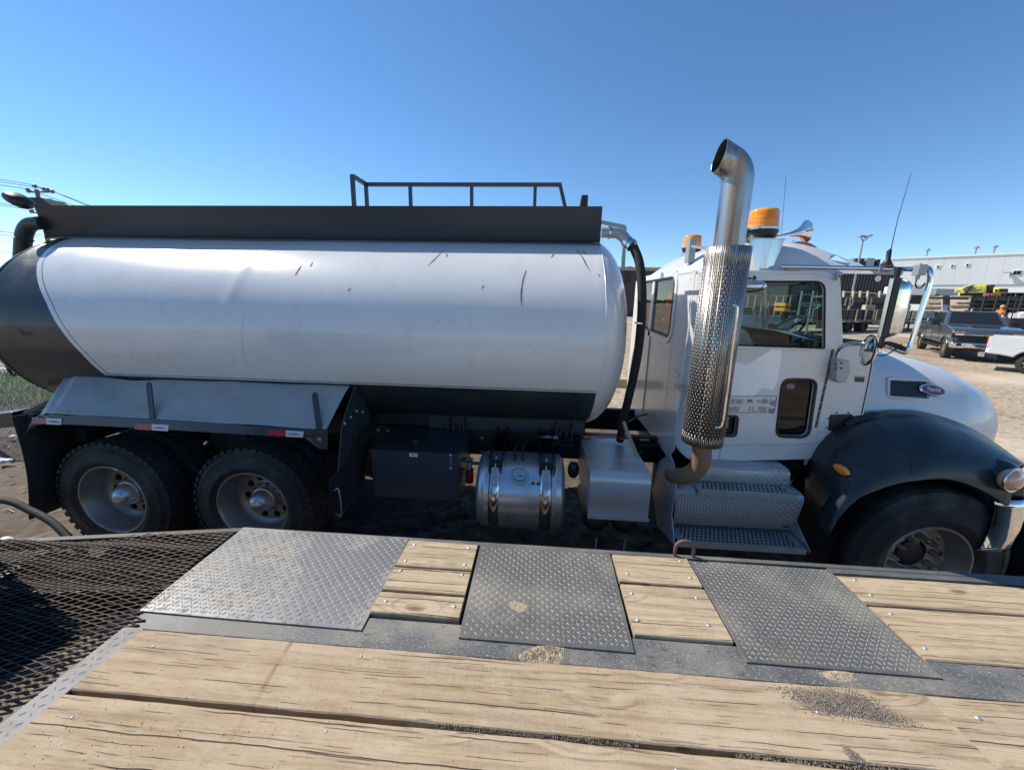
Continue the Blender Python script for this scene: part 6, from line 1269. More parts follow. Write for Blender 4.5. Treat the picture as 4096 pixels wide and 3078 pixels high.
# =====================================================================
# THE YARD BEHIND
# =====================================================================
def placed(e, x, y, rot, sc=1.0): e.location = (x, y, 0); e.rotation_euler = (0, 0, rot); e.scale = (sc,)*3
def rname(name): return [o for o in bpy.data.objects if o.name.startswith(name)][-1]
def arch(cx, r, z0, n=10): 
    a0 = math.asin(max(-1, min(1, (z0-.42)/r))); return [(cx+r*cos(pi-a0-(pi-2*a0)*k/n), .42+r*sin(pi-a0-(pi-2*a0)*k/n)) for k in range(n+1)]
def pickup(label, paint, x, y, rot, sc, blackwheels=False, group='pickup trucks parked in the yard'):
    e = thing('pickup_truck', label, 'pickup truck', group=group); PM[e.name] = Matrix.Identity(4)
    low = [(-1.24, .72)]+[(-.9, .70)]+arch(0, .52, .62)+arch(4.2, .52, .62)+[(5.02, .62), (5.10, .80), (5.08, 1.18), (4.95, 1.30), (4.3, 1.375), (3.35, 1.42), (.98, 1.42), (.98, 1.02), (-1.24, 1.02)]
    m2 = MB(); m2.prism(low, 'y', -.995, .995); b = m2.build('body', paint, e, bev=.055, seg=3, smooth=40)
    for s in (-1, 1):
        m2 = MB(); m2.prism([(-1.27, .98), (-1.27, 1.40), (-1.2, 1.43), (.98, 1.43), (.98, .98)], 'y', s*.93, s*.998); m2.build('bed_side', paint, e, bev=.015)
        m2 = MB(); m2.tube([(a, s*.985, z) for a, z in arch(0, .535, .62)], .035, 8); m2.build('wheel_flare', paint if not blackwheels else 'plastic', e, smooth=50); m2 = MB(); m2.tube([(a, s*.985, z) for a, z in arch(4.2, .535, .62)], .035, 8); m2.build('wheel_flare', paint if not blackwheels else 'plastic', e, smooth=50)
        m2 = MB(); m2.bar((.75, s*.98, .42), (3.5, s*.98, .42), .09, .06); m2.build('side_step', 'black', e, bev=.01)
        m2 = MB(); m2.box(3.02, 3.20, s*1.02, s*1.30, 1.36, 1.60) if s > 0 else m2.box(3.02, 3.20, -1.30, -1.02, 1.36, 1.60); m2.bar((3.1, s*.9, 1.36), (3.1, s*1.1, 1.38), .06, .06); m2.build('door_mirror', 'plastic', e, bev=.03, seg=3)
        m2 = MB(); m2.box(-1.30, -1.20, s*.86 if s > 0 else -.99, .99 if s > 0 else -.86, .98, 1.36); m2.build('tail_lamp', 'tail', e, bev=.02)
        m2 = MB(); m2.box(4.92, 5.10, min(s*.66, s*.985), max(s*.66, s*.985), .92, 1.10); hl = m2.build('headlight', 'winglass', e, bev=.03); m2 = MB(); m2.box(4.93, 5.095, min(s*.62, s*.975), max(s*.62, s*.975), 1.12, 1.155); m2.build('running_light', 'headl', e, bev=.01)
        m2 = MB(); m2.tube([(1.02, s*.999, .66), (1.02, s*.999, 1.40)], .006, 4); m2.tube([(2.15, s*.999, .64), (2.15, s*.999, 1.40)], .006, 4); m2.tube([(3.32, s*.999, .64), (3.34, s*.999, 1.38)], .006, 4); m2.build('door_gaps', 'grime', e, kind='stuff')
        for dx in (1.25, 2.38): m2 = MB(); m2.box(dx, dx+.16, min(s*1.0, s*1.025), max(s*1.0, s*1.025), 1.20, 1.235); m2.build('door_handle', 'chrome', e, bev=.008)
    m2 = MB(); m2.box(-1.28, -1.20, -.86, .86, .74, 1.41); m2.build('tailgate', paint, e, bev=.02)
    B = [(.98, .93), (3.38, .93)]; T = [(1.22, .76), (2.62, .74)]
    vs = [(.98, -.93, 1.41), (3.38, -.93, 1.41), (3.38, .93, 1.41), (.98, .93, 1.41), (1.18, -.75, 1.98), (2.62, -.74, 1.99), (2.62, .74, 1.99), (1.18, .75, 1.98)]
    m2 = MB(); m2.add(vs, [(0, 3, 2, 1), (4, 5, 6, 7), (0, 1, 5, 4), (1, 2, 6, 5), (2, 3, 7, 6), (3, 0, 4, 7)]); m2.build('cab_greenhouse', paint, e, bev=.07, seg=4, smooth=50)
    def quadin(a, b, c, d, n, u0, u1, v0, v1, name):
        a, b, c, d = (Vector(vs[i]) for i in (a, b, c, d)); f = lambda u, v: (a.lerp(b, u)).lerp(d.lerp(c, u), v)+Vector(n)*.006
        pl = [f(u0, v0), f(u1, v0), f(u1, v1), f(u0, v1)]; m3 = MB(); m3.slab(pl, Vector(n)*.008); m3.build(name, 'winglass', e, bev=.004)
    quadin(1, 2, 6, 5, (.6, 0, .75), .07, .93, .08, .90, 'windscreen')
    quadin(3, 0, 4, 7, (-.9, 0, .3), .1, .9, .15, .85, 'rear_window')
    for (i, j, k, l, n) in ((0, 1, 5, 4, (0, -.95, .28)), (3, 2, 6, 7, (0, .95, .28))):
        quadin(i, j, k, l, n, .09, .47, .10, .86, 'side_window'); quadin(i, j, k, l, n, .51, .86, .10, .86, 'side_window')
    m2 = MB(); m2.box(5.05, 5.115, -.80, .80, .80, 1.02); g = m2.build('grille', 'plastic', e); m3 = MB()
    for k in range(4): m3.box(5.115, 5.125, -.78, .78, .83+.05*k, .845+.05*k)
    m3.build('grille_bars', 'grime', g, kind='stuff'); m2 = MB(); m2.box(5.08, 5.14, -.92, .92, 1.03, 1.085); m2.build('chrome_bar', 'chrome', e, bev=.01)
    m2 = MB(); m2.prism([(-.16, 1.03), (-.07, 1.03), (-.05, 1.005), (.05, 1.005), (.07, 1.03), (.16, 1.03), (.14, 1.085), (.06, 1.085), (.04, 1.11), (-.04, 1.11), (-.06, 1.085), (-.14, 1.085)], 'x', 5.14, 5.155); m2.build('grille_emblem', 'gold', e)
    m2 = MB(); m2.prism([(5.02, .60), (5.10, .50), (5.28, .52), (5.32, .72), (5.20, .80), (5.05, .80)], 'y', -1.0, 1.0); bp = m2.build('front_bumper', 'chrome', e, bev=.04, seg=3, smooth=40); 
    m2 = MB(); m2.box(5.10, 5.30, -.62, .62, .38, .52); m2.build('air_dam', 'plastic', e, bev=.02)
    for s in (-1, 1): m2 = MB(); m2.box(5.31, 5.33, s*.78-.07, s*.78+.07, .60, .72); m2.build('fog_lamp', 'plastic', bp, bev=.01)
    m2 = MB(); m2.prism([(3.6, 1.40), (4.55, 1.35), (4.60, 1.375), (3.7, 1.45)], 'y', -.40, .40); m2.build('hood_scoop', paint, e, bev=.02); m2 = MB(); m2.box(4.56, 4.61, -.34, .34, 1.345, 1.372); m2.build('scoop_opening', 'grime', e)
    m2 = MB(); m2.prism([(-1.26, .55), (-1.45, .56), (-1.46, .76), (-1.26, .78)], 'y', -.97, .97); m2.build('rear_bumper', 'chrome', e, bev=.03)
    m2 = MB(); m2.box(-.9, 4.9, -.8, .8, .40, .95); m2.build('underbody', 'shroud', e)
    for cx in (0, 4.2):
        for s in (-1, 1):
            c = Vector((cx, s*.97, .42)); st = -s; pr = [(.25, .03*st), (.27, .0), (.34, -.006*st), (.40, .008*st), (.42, .04*st), (.42, .23*st), (.39, .27*st), (.25, .27*st)]
            m2 = MB(); m2.lathe(pr, c, (0, 1, 0), 32)
            for k in range(30): 
                Rm = Matrix.Rotation(2*pi*k/30, 3, 'Y'); m2.obox(c+Rm@Vector((0, .05*st, .415)), (.022, .035, .012), Rm); m2.obox(c+Rm@Vector((0, .20*st, .415)), (.022, .05, .012), Rm)
            w2 = m2.build('tyre', 'rubber', e, smooth=35); rm = 'plastic' if blackwheels else 'chrome'
            m2 = MB(); m2.lathe([(.255, .02*st), (.245, .015*st), (.238, .05*st), (.22, .16*st)], c, (0, 1, 0), 32); m2.lathe([(.0001, .16*st), (.225, .16*st)], c, (0, 1, 0), 24)
            w3 = m2.build('wheel_rim', 'plastic', w2, smooth=40)
            m2 = MB()
            for k in range(8):
                Rm = Matrix.Rotation(2*pi*k/8, 3, 'Y'); 
                for dx in (-.03, .03): m2.obox(c+Rm@Vector((dx, .035*st, .15)), (.011 if blackwheels else .020, .014, .10), Rm)
            m2.lathe([(.0001, .015*st), (.05, .018*st), (.075, .03*st), (.08, .06*st)], c, (0, 1, 0), 16); m2.build('wheel_spokes', 'chrome', w2, smooth=40)
    placed(e, x, y, rot, sc); return e
h = Vector((19.4-21.7, 19.5-23.3, 0)); rot = atan2(h.y, h.x); lf = Vector((-sin(rot), cos(rot), 0))
pickup('slate grey crew cab pickup with chrome bumper and silver wheels facing the tank truck', 'grey2', 21.1+lf.x*1.02, 23.0+lf.y*1.02, rot-radians(1), 1.07)
hr = radians(-49); sc_ = .88; wc = Vector((1.068*15.6, 15.6, 0))-Matrix.Rotation(hr, 3, 'Z')@Vector((-1.3, -1.0, 0))*sc_
pickup('white pickup at the right edge showing its rear corner and black rimmed wheel', 'whitep', wc.x, wc.y, hr, sc_, True)
q = P(3108, 1285, 27); e = pickup('pale blue pickup with a red tail lamp seen through the cab windows', 'bluecar', q.x-.2, q.y+1.2, radians(180), 1.05)
q = P(3392, 1240, 50); pickup('pale blue pickup parked behind the low flatbed trailer with dark crates', 'bluecar', q.x, q.y+1, radians(178), 1.15)

# ---- far flatbed trailer with dark crates
O = Vector((25.4, 35.0, 0)); U = Vector((.897, .441, 0)); V = Vector((-.441, .897, 0)); ZZ = Vector((0, 0, 1)); FR3 = Matrix((U, V, ZZ)).transposed()
def at(u, v, z): return O+U*u+V*v+ZZ*z
def fb(m2, u0, u1, v0, v1, z0, z1): return m2.obox(at((u0+u1)/2, (v0+v1)/2, (z0+z1)/2), ((u1-u0)/2, (v1-v0)/2, (z1-z0)/2), FR3)
ft = thing('flatbed_trailer', 'low weathered flatbed trailer on dual wheels carrying dark steel crates', 'trailer', tuple(at(4, 1.2, 0)))
m2 = MB(); fb(m2, -5, 16, 0, 2.5, .86, .97); m2.build('trailer_deck', 'trdeck', ft)
m2 = MB(); fb(m2, -5, 16, .5, .7, .62, .86); m2.build('frame_beam', 'black', ft); m2 = MB(); fb(m2, -5, 16, 1.8, 2.0, .62, .86); m2.build('frame_beam', 'black', ft)
m2 = MB(); fb(m2, -3, -.2, -.0, .04, .35, .86); m2.build('mud_flap', 'trdeck', ft); m2 = MB(); fb(m2, 4.9, 7, .0, .05, .6, .86); m2.build('side_box', 'trdeck', ft)
for u in (1.61, 3.85):
    for v in (.0, .36):
        c = at(u, v, .50); m2 = MB(); m2.lathe([(.26, .06), (.29, .0), (.44, -.01), (.49, .03), (.50, .08), (.50, .26), (.45, .29), (.26, .29)], c, V, 32); w2 = m2.build('tyre', 'rubber', ft, smooth=40)
        if v == 0: m2 = MB(); m2.lathe([(.27, .02), (.25, .05), (.20, .14), (.10, .14), (.08, .06), (.0001, .05)], c, V, 24); m2.build('wheel_rim', 'rubberf', w2, smooth=40)
m2 = MB(); fb(m2, 12.0, 12.12, .4, .52, 0, .7); m2.build('landing_leg', 'black', ft)
for u, n in ((1.0, 'red_reflector'), (.2, 'white_reflector'), (2.2, 'white_reflector'), (5.8, 'white_reflector'), (8.5, 'red_reflector'), (11, 'white_reflector')):
    m2 = MB(); fb(m2, u, u+.55, -.012, .0, .88, .95); m2.build(n, 'red' if 'red' in n else 'silver', ft)
cr_lab = ['leftmost dark steel crate on the low flatbed, beside the cab pillar', 'second dark crate from the left on the low flatbed above the dual wheels', 'third dark crate on the low flatbed, left of the mirror', 'dark crate on the low flatbed hidden behind the chrome mirror', 'dark crate on the low flatbed just right of the chrome mirror housing', 'dark crate at the far end of the low flatbed near the grey pickup bed']
for k in range(6):
    u0 = -3.6+k*3.0; t = thing('steel_crate', cr_lab[k], 'crate', tuple(at(u0+1.4, 1.2, .97)), 'dark crates on the low flatbed trailer')
    for s, (va, vb) in enumerate(((.10, .13), (2.3, 2.33))):
        for r in range(4): m2 = MB(); fb(m2, u0+.05, u0+2.75, va, vb, 1.06+r*.21, 1.24+r*.21); m2.build('side_board', 'rackd', t)
    for uu in (u0, u0+.9, u0+1.8, u0+2.74): m2 = MB(); fb(m2, uu, uu+.07, .06, .14, 1.0, 1.93); m2.build('post', 'trdeck' if uu in (u0,) else 'rackd', t)
    m2 = MB(); fb(m2, u0, u0+2.8, .05, .15, 1.92, 1.97); fb(m2, u0, u0+2.8, .05, 2.35, .98, 1.05); m2.build('frame', 'trdeck', t)
m2 = MB(); m2.slab([at(3.35, .02, 2.0), at(3.75, .02, 2.02), at(3.62, .02, 1.0), at(3.5, .02, .95)], V*-.03); tag(m2.build('tie_strap', 'palewood'), 'pale webbing strap hanging over the crates above the flatbed wheels', 'strap')
m2 = MB(); fb(m2, 4.7, 4.9, -.02, .06, 1.1, 1.95); tag(m2.build('loose_stake', 'palewood'), 'pale upright stake standing between crates on the low flatbed', 'stake')
# ---- raised rack of grey board bundles behind it
VN = Vector((.70, .714, 0))
def PN(px, py, Y): d = ray(px, py); return EYE+d*(Y*1.4/d.dot(VN))
def bb3(m2, x0, x1, y0, y1, Y, d):
    if x0 > 3680: return m2.slab([PN(x0, y0, Y), PN(x1, y0, Y), PN(x1, y1, Y), PN(x0, y1, Y)], VN*d)
    a, b = P(x0, y1, Y), P(x1, y0, Y); return m2.box(min(a.x, b.x), max(a.x, b.x), Y, Y+d, min(a.z, b.z), max(a.z, b.z))
rk = thing('timber_rack', 'raised rack of grey board bundles held by pale stakes below the brown building', 'rack', (P(3460, 1230, 44).x, 45, 0))
m2 = MB(); bb3(m2, 3330, 3640, 1214, 1219, 44, 3); m2.build('rack_shelf', 'rackd', rk); m2 = MB(); bb3(m2, 3330, 3650, 1186, 1189, 44, 3); m2.build('rack_shelf', 'greywood', rk)
for x in (3345, 3463, 3560, 3640): m2 = MB(); q = P(x, 1200, 44); m2.box(q.x-.1, q.x+.1, 44, 44.2, 0, q.z); m2.build('rack_leg', 'black', rk)
for k, x in enumerate((3378, 3397, 3407, 3463, 3480, 3547)): m2 = MB(); m2.bar(P(x+(4 if k % 3 else 7), 1191, 43.9), P(x, 1222, 43.9), .2, .12); m2.build('pale_stake', 'palewood', rk)
for k, x in enumerate((3376, 3414, 3442, 3472, 3520, 3554)): m2 = MB(); m2.bar(P(x+1, 1163, 43.9), P(x-3, 1189, 43.9), .22, .12); m2.build('pale_stake', 'palewood', rk)
rr = random.Random(4)
for j, (x0, x1) in enumerate(((3350, 3374), (3383, 3396), (3408, 3458), (3482, 3544), (3600, 3640))):
    t = thing('board_bundle', ['short bundle of grey boards at the left end of the rack shelf', 'narrow bundle of grey boards between two pale stakes', 'long bundle of grey boards in the middle of the rack', 'long grey board bundle left of the chrome mirror', 'grey board bundle on the rack right of the chrome mirror'][j], 'boards', tuple(P((x0+x1)/2, 1213, 44.5)), 'board bundles on the raised rack')
    for r in range(6): m2 = MB(); bb3(m2, x0+rr.uniform(0, 3), x1-rr.uniform(0, 3), 1190+r*4, 1193.4+r*4, 44+rr.uniform(0, .15), 2.4); m2.build('board', 'greywood', t)
for j, (x0, y0, x1, y1) in enumerate(((3340, 1166, 3440, 1171), (3352, 1178, 3470, 1177), (3442, 1170, 3550, 1177), (3430, 1182, 3500, 1179), (3500, 1180, 3556, 1184), (3350, 1182, 3400, 1186))):
    m2 = MB(); m2.tube(cr([P(x0, y0, 45), P((x0+x1)/2, (y0+y1)/2+rr.uniform(-2, 2), 45), P(x1, y1, 45)], 4), .06, 6); tag(m2.build('long_pole', 'palewood' if j % 2 == 0 else 'greywood'), ['pale pole lying along the top left of the rack', 'grey crooked pole across the left half of the rack top', 'pale pole sloping down towards the mirror on the rack top', 'short grey pole in the middle of the rack top', 'pale short pole beside the mirror on the rack top', 'grey pole end low at the left of the rack top'][j], 'pole', 'poles on top of the timber rack')
for j, (x0, x1, lab) in enumerate(((3461, 3504, 'tan plywood crate seen under the board rack'), (3624, 3645, 'small tan plywood piece right of the mirror housing'))):
    m2 = MB(); bb3(m2, x0, x1, 1220, 1240, 41, .5); o = m2.build('plywood_crate', 'ply'); tag(o, lab, 'crate')
# ---- plywood panels, dark stacks and crates behind the grey pickup
def panel(name, x0, x1, y0, y1, Y, mat, lab, cat, lean=.35, frame=True):
    t = thing(name, lab, cat, (P((x0+x1)/2, y1, Y).x, Y, 0)); n = 3
    for k in range(n):
        a, b = x0+(x1-x0)*k/n, x0+(x1-x0)*(k+1)/n-.6; m2 = MB(); m2.slab([PN(a, y0, Y), PN(b, y0, Y), PN(b-(3 if frame else 0), y1, Y-lean), PN(a-(3 if frame else 0), y1, Y-lean)], VN*.08); m2.build('plywood_sheet', mat, t)
    if frame:
        for zt_ in (.10, .72): m2 = MB(); yy = y0+(y1-y0)*zt_; m2.bar(PN(x0, yy, Y-.3), PN(x1, yy, Y-.3), .1, .12); m2.build('batten', 'trdeck', t)
    for x in (x0+8, x1-9): m2 = MB(); q = PN(x, y0+8, Y+.3); m2.box(q.x-.08, q.x+.08, q.y-.08, q.y+.08, 0, q.z); m2.build('support_post', 'black', t)
    return t
panel('plywood_hoarding', 3692, 3768, 1184, 1246, 33, 'ply', 'tan weathered plywood panel behind the grey pickup bed, left of the pair', 'panel')
panel('plywood_hoarding', 3802, 3890, 1183, 1240, 32, 'ply', 'tan battened plywood panel directly behind the grey pickup roof', 'panel')
panel('grey_steel_hoarding', 3686, 3738, 1243, 1272, 31, 'grey2', 'dark grey flat steel panel standing behind the pickup bed', 'panel', .05, False)
t = thing('stacked_rack', 'tall stack of dark weathered steel racks behind the workers', 'rack', (P(3990, 1240, 31).x, 31.5, 0))
for r, (y0, y1) in enumerate(((1184, 1198), (1200, 1216), (1218, 1233), (1235, 1250))):
    for k in range(7):
        x0 = 3886+k*48+(6 if r % 2 else 0); m2 = MB(); bb3(m2, x0, x0+45, y0, y1, 31, 2.2); m2.build('rack_section', 'rackd', t)
    m2 = MB(); bb3(m2, 3886, 4230, y1-.5, y1+1.5, 30.9, 2.4); m2.build('rack_beam', 'greywood', t)
for k in range(5): m2 = MB(); q = PN(3892+k*50, 1184, 30.8); m2.box(q.x-.05, q.x+.05, q.y-.05, q.y+.05, 0, q.z); m2.build('rack_post', 'rackd', t)
for k, (x0, x1, lab) in enumerate(((3936, 3958, 'leftmost faded red mesh crate on the dark racks'), (3960, 3982, 'middle faded red mesh crate on the dark racks'), (3984, 4004, 'rightmost faded red mesh crate on the dark racks'))):
    t = thing('mesh_crate', lab, 'crate', tuple(P((x0+x1)/2, 1198, 32)), 'faded red crates on the dark racks')
    for r in range(3): m2 = MB(); bb3(m2, x0, x1, 1173+r*8.5, 1180+r*8.5, 32, 1.5); m2.build('crate_side', 'pinkmesh', t)
    for x in (x0, (x0+x1)/2, x1-1.5): m2 = MB(); bb3(m2, x, x+1.5, 1172, 1198, 31.9, .1); m2.build('crate_post', 'redpaint', t)
for k, (x0, x1, lab) in enumerate(((4022, 4062, 'dark equipment cage on the racks right of the red crates'), (4064, 4120, 'dark machine cab at the right edge above the racks'))):
    t = thing('equipment_cage', lab, 'cage', tuple(P((x0+x1)/2, 1198, 32)))
    m2 = MB(); bb3(m2, x0, x1, 1170, 1174, 32, 1.6); m2.build('cage_roof', 'rackd', t); m2 = MB(); bb3(m2, x0, x1, 1193, 1198, 32, 1.6); m2.build('cage_base', 'rackd', t)
    for x in (x0, x0+(x1-x0)*.5, x1-3): m2 = MB(); bb3(m2, x, x+3, 1172, 1196, 32, .2); m2.build('cage_post', 'rackd', t)
    m2 = MB(); bb3(m2, x0+2, x1-2, 1174, 1194, 32.9, .05); m2.build('cage_back', 'winglass', t)
m2 = MB(); m2.tube([PN(3690, 1190, 30), PN(3875, 1194, 30)], .08, 8); tag(m2.build('long_pipe', 'black'), 'long dark pipe lying across the tops of the plywood panels', 'pipe')
m2 = MB(); bb3(m2, 3770, 3800, 1180, 1235, 36, 1.0); tag(m2.build('machine_bulk', 'rackd', bev=.1), 'dark jumbled machinery seen between the two plywood panels', 'machinery')
m2 = MB(); m2.slab([PN(3764, 1275, 33), PN(3802, 1275, 33), PN(3800, 1226, 33), PN(3790, 1218, 33), PN(3772, 1216, 33)], VN*3); tag(m2.build('parked_van', 'whitep', bev=.12, seg=3), 'white vehicle nose glimpsed between the plywood panels', 'van')
# ---- white cargo trailer and yellow refuse truck by the pale building
t = thing('cargo_trailer', 'white box trailer with a dark square vent standing behind the plywood panels', 'trailer', (P(3700, 1200, 55).x, 56, 0))
m2 = MB(); a, b = P(3610, 1178, 55), P(3750, 1153, 55); m2.prism([(a.x, a.z), (b.x, a.z), (b.x, b.z), (a.x, b.z+.2)], 'y', 55, 58); m2.build('trailer_body', 'sidingw', t, bev=.1)
m2 = MB(); m2.box(b.x, P(3789, 1160, 57).x, 55.5, 57.6, a.z, b.z); m2.build('trailer_front', 'galv', t); m2 = MB(); bb3(m2, 3763, 3776, 1157, 1168, 55.45, .1); m2.build('vent', 'plastic', t)
m2 = MB(); bb3(m2, 3610, 3760, 1178, 1190, 55.3, .3); m2.build('skirt', 'rackd', t); m2 = MB(); bb3(m2, 3705, 3735, 1178, 1184, 55.2, .1); m2.build('red_band', 'red', t); m2 = MB(); bb3(m2, 3612, 3740, 1190, 1215, 56, 1); m2.build('underframe', 'black', t)
yt = thing('refuse_truck', 'bright yellow refuse truck with dark packer parked in front of the pale building', 'truck', (P(3900, 1200, 40).x, 41, 0))
def yz(l, Y): return [PN(x, y, Y) for x, y in l]
m2 = MB(); m2.slab(yz([(3893, 1140), (3948, 1137), (3945, 1171), (3862, 1172), (3875, 1150), (3882, 1142)], 40), VN*2.4); bd = m2.build('packer_body', 'yellow', yt, bev=.08)
m2 = MB(); m2.slab(yz([(3862, 1142), (3890, 1137), (3882, 1150), (3862, 1172), (3845, 1175), (3838, 1163), (3818, 1172), (3818, 1157), (3840, 1155)], 39.9), VN*2.5); m2.build('tailgate_hopper', 'yellow', yt, bev=.06)
m2 = MB(); m2.tube([PN(3886, 1143, 39.8), PN(3862, 1169, 39.8)], .1, 8); m2.build('hydraulic_arm', 'black', yt)
m2 = MB(); m2.slab(yz([(3949, 1140), (3980, 1137), (3982, 1142), (3974, 1152), (3972, 1170), (3946, 1171)], 40.3), VN*1.8); m2.build('arm_machinery', 'rackd', yt, bev=.1)
m2 = MB(); m2.slab(yz([(3978, 1152), (4030, 1154), (4033, 1160), (4032, 1171), (3972, 1171), (3974, 1158)], 40), VN*2.4); cb = m2.build('truck_cab', 'yellow', yt, bev=.08)
m2 = MB(); m2.slab(yz([(3996, 1154), (4032, 1154), (4034, 1168), (3996, 1168)], 39.93), VN*.05); m2.build('cab_window', 'winglass', yt, bev=.02); m2 = MB(); m2.slab(yz([(3979, 1158), (3992, 1157), (3991, 1165), (3986, 1168), (3979, 1164)], 39.93), VN*.05); m2.build('cab_window', 'winglass', yt)
m2 = MB(); bb3(m2, 3840, 4040, 1171, 1185, 40.2, 2); m2.build('chassis', 'black', yt)
for x in (3860, 3890, 4010): m2 = MB(); q = PN(x, 1185, 39.9); m2.lathe([(.0001, 0), (.5, .0), (.5, .35), (.0001, .35)], (q.x, q.y, .5), VN, 20); m2.build('tyre', 'rubber', yt)
m2 = MB(); c = PN(3905, 1157, 39.88); UN = Vector((.714, -.70, 0)); m2.tube([c+UN*.75*cos(t_)+Vector((0, 0, .38*sin(t_))) for t_ in [pi*.55+k*pi*.9/14 for k in range(15)]], .03, 5); lg_ = m2.build('curved_logo_line', 'blue', yt)
text('lettering', '360s', .55, c-UN*.45-VN*.02+Vector((0, 0, -.2)), UN, (0, 0, 1), 'blue', yt)
# ---- buildings
pa, pb = Vector((77.2, 95, 0)), Vector((94.5, 80, 0)); dirb = (pb-pa).normalized(); nb = Vector((dirb.y, -dirb.x, 0)); nb = nb if nb.y < 0 else -nb
wb = thing('pale_warehouse', 'long pale grey metal warehouse with white lower wall and small square windows', 'building', tuple(pa))
pe_ = pa+dirb*90; Lb = 90; pl_ = 14; HB, HL = 12.5, 6.9
def wbox(m2, s0, s1, o0, o1, z0, z1):
    c = pa+dirb*(s0+s1)/2-nb*((o0+o1)/2); return m2.obox(c+Vector((0, 0, (z0+z1)/2)), ((s1-s0)/2, abs(o1-o0)/2, (z1-z0)/2), Matrix((dirb, nb, ZZ)).transposed())
n = 45
for k in range(n): m2 = MB(); wbox(m2, k*2.0, k*2.0+1.97, .0, .35, HL, HB); m2.build('wall_panel', 'siding', wb)
m2 = MB(); wbox(m2, 0, Lb, .05, 30, 0, HB-.1); m2.build('building_body', 'sidingw', wb); m2 = MB(); wbox(m2, -.2, Lb, -.15, 30.2, HB, HB+.3); m2.build('roof', 'sidingw', wb)
m2 = MB(); wbox(m2, 0, Lb, -.06, .04, HL-.12, HL+.05); m2.build('ledge', 'galv', wb)
def s_at(px): 
    d = ray(px, 1100); d = Vector((d.x, d.y, 0)); M2 = Matrix(((d.x, -dirb.x), (d.y, -dirb.y))); r_ = M2.inverted()@Vector((pa.x, pa.y)); return r_.y, r_.x
def wz(px, py): 
    s_, t_ = s_at(px); return CAMZ+ray(px, py).z*t_
for (x0, y0, x1, y1) in ((3736, 1061, 3750, 1074), (3792, 1058, 3806, 1071), (3851, 1054, 3866, 1068), (4048, 1081, 4081, 1101)):
    m2 = MB(); wbox(m2, s_at(x0)[0], s_at(x1)[0], -.10, .0, wz(x0, y1), wz(x0, y0)); f = m2.build('window_frame', 'sidingw', wb)
    if x1-x0 < 20: m2 = MB(); wbox(m2, s_at(x0)[0]+.12, s_at(x1)[0]-.12, -.13, -.10, wz(x0, y1)+.12, wz(x0, y0)-.12); m2.build('pane', 'winglass', f)
    else:
        for a, b in ((.03, .47), (.53, .97)): sA, sB = s_at(x0)[0], s_at(x1)[0]; m2 = MB(); wbox(m2, sA+(sB-sA)*a, sA+(sB-sA)*b, -.13, -.10, wz(x0, y1)+.12, wz(x0, y0)-.12); m2.build('pane', 'winglass', f)
m2 = MB(); sA = s_at(4036)[0]; z = wz(4036, 1094); wbox(m2, sA-.9, sA+.2, -.7, -.5, z+.1, z+.25); wbox(m2, sA+.0, sA+.25, -.55, .0, z-.5, z+.15); m2.build('wall_lamp', 'galv', wb)
for px in (3688, 3880, 3953, 4082): m2 = MB(); s_ = s_at(px)[0]; wbox(m2, s_-.12, s_+.12, 1, 1.3, HB, HB+1.6); m2.lathe([(.0001, .5), (.45, .1), (.45, 0)], pa+dirb*s_-nb*1.15+Vector((0, 0, HB+1.6)), seg=10); m2.build('roof_vent', 'galv', wb)
brn = thing('brown_shop', 'brown ribbed metal shop building with rooftop air units behind the cab', 'building', (25, 60, 0))
bz2 = P(3450, 1097, 60).z; m2 = MB(); m2.box(9.5, 50.2, 60.15, 80, 0, bz2); m2.build('building_body', 'brown', brn)
m2 = MB(); k = 9.5
while k < 50: m2.box(k, k+.09, 60.0, 60.16, 0, bz2); k += .42
m2.build('wall_ribs', 'brown', brn, kind='stuff'); m2 = MB(); m2.prism([(59.7, bz2), (80.3, bz2), (80.3, bz2+.5), (70, bz2+1.4), (59.7, bz2+.45)], 'x', 9.3, 50.4); m2.build('roof', 'tanroof', brn)
for x0, y0, x1, y1, mt2, nm in ((3389, 1037, 3418, 1064, 'sidingw', 'air_unit'), (3417, 1033, 3460, 1066, 'rackd', 'air_unit'), (3462, 1032, 3502, 1058, 'galv', 'air_unit'), (3503, 1037, 3524, 1066, 'rackd', 'air_unit')):
    m2 = MB(); a, b = P(x0, y1+8, 62), P(x1, y0, 62); m2.box(a.x, b.x, 62, 64.5, bz2, b.z); m2.build(nm, mt2, brn, bev=.05)
m2 = MB(); m2.lathe([(.0001, 0), (.42, 0), (.42, .05), (.3, .06), (.0001, .06)], P(3511, 1114, 59.95), (0, -1, 0), 20); m2.build('round_vent', 'label', brn)
m2 = MB(); q = P(2513, 1100, 59.9); m2.box(q.x-.3, q.x+.5, 59.85, 59.98, q.z-1, q.z+1.2); m2.build('window_frame', 'rackd', brn)
lp_ = thing('light_pole', 'tall grey yard light pole with two lamp heads behind the brown shop', 'lamp', (P(3405, 1170, 55).x, 55, 0))
a, b = P(3404, 1170, 55), P(3453, 958, 55); m2 = MB(); m2.tube([Vector((b.x+(a.x-b.x)*0, 55, 0)), b], [.14, .10], 10); m2.build('pole', 'galv', lp_)
m2 = MB(); m2.tube(cr([P(3446, 946, 55), P(3446, 955, 55), P(3455, 961, 55), P(3466, 958, 55), P(3469, 948, 55)], 4), .06, 8); m2.build('cross_arm', 'galv', lp_)
for x, y, r_ in ((3447, 945, 0), (3473, 945, -.4)): m2 = MB(); m2.obox(P(x, y, 55), (.34, .3, .11), Matrix.Rotation(r_, 3, 'Y')); m2.build('lamp_head', 'galv', lp_, bev=.03)
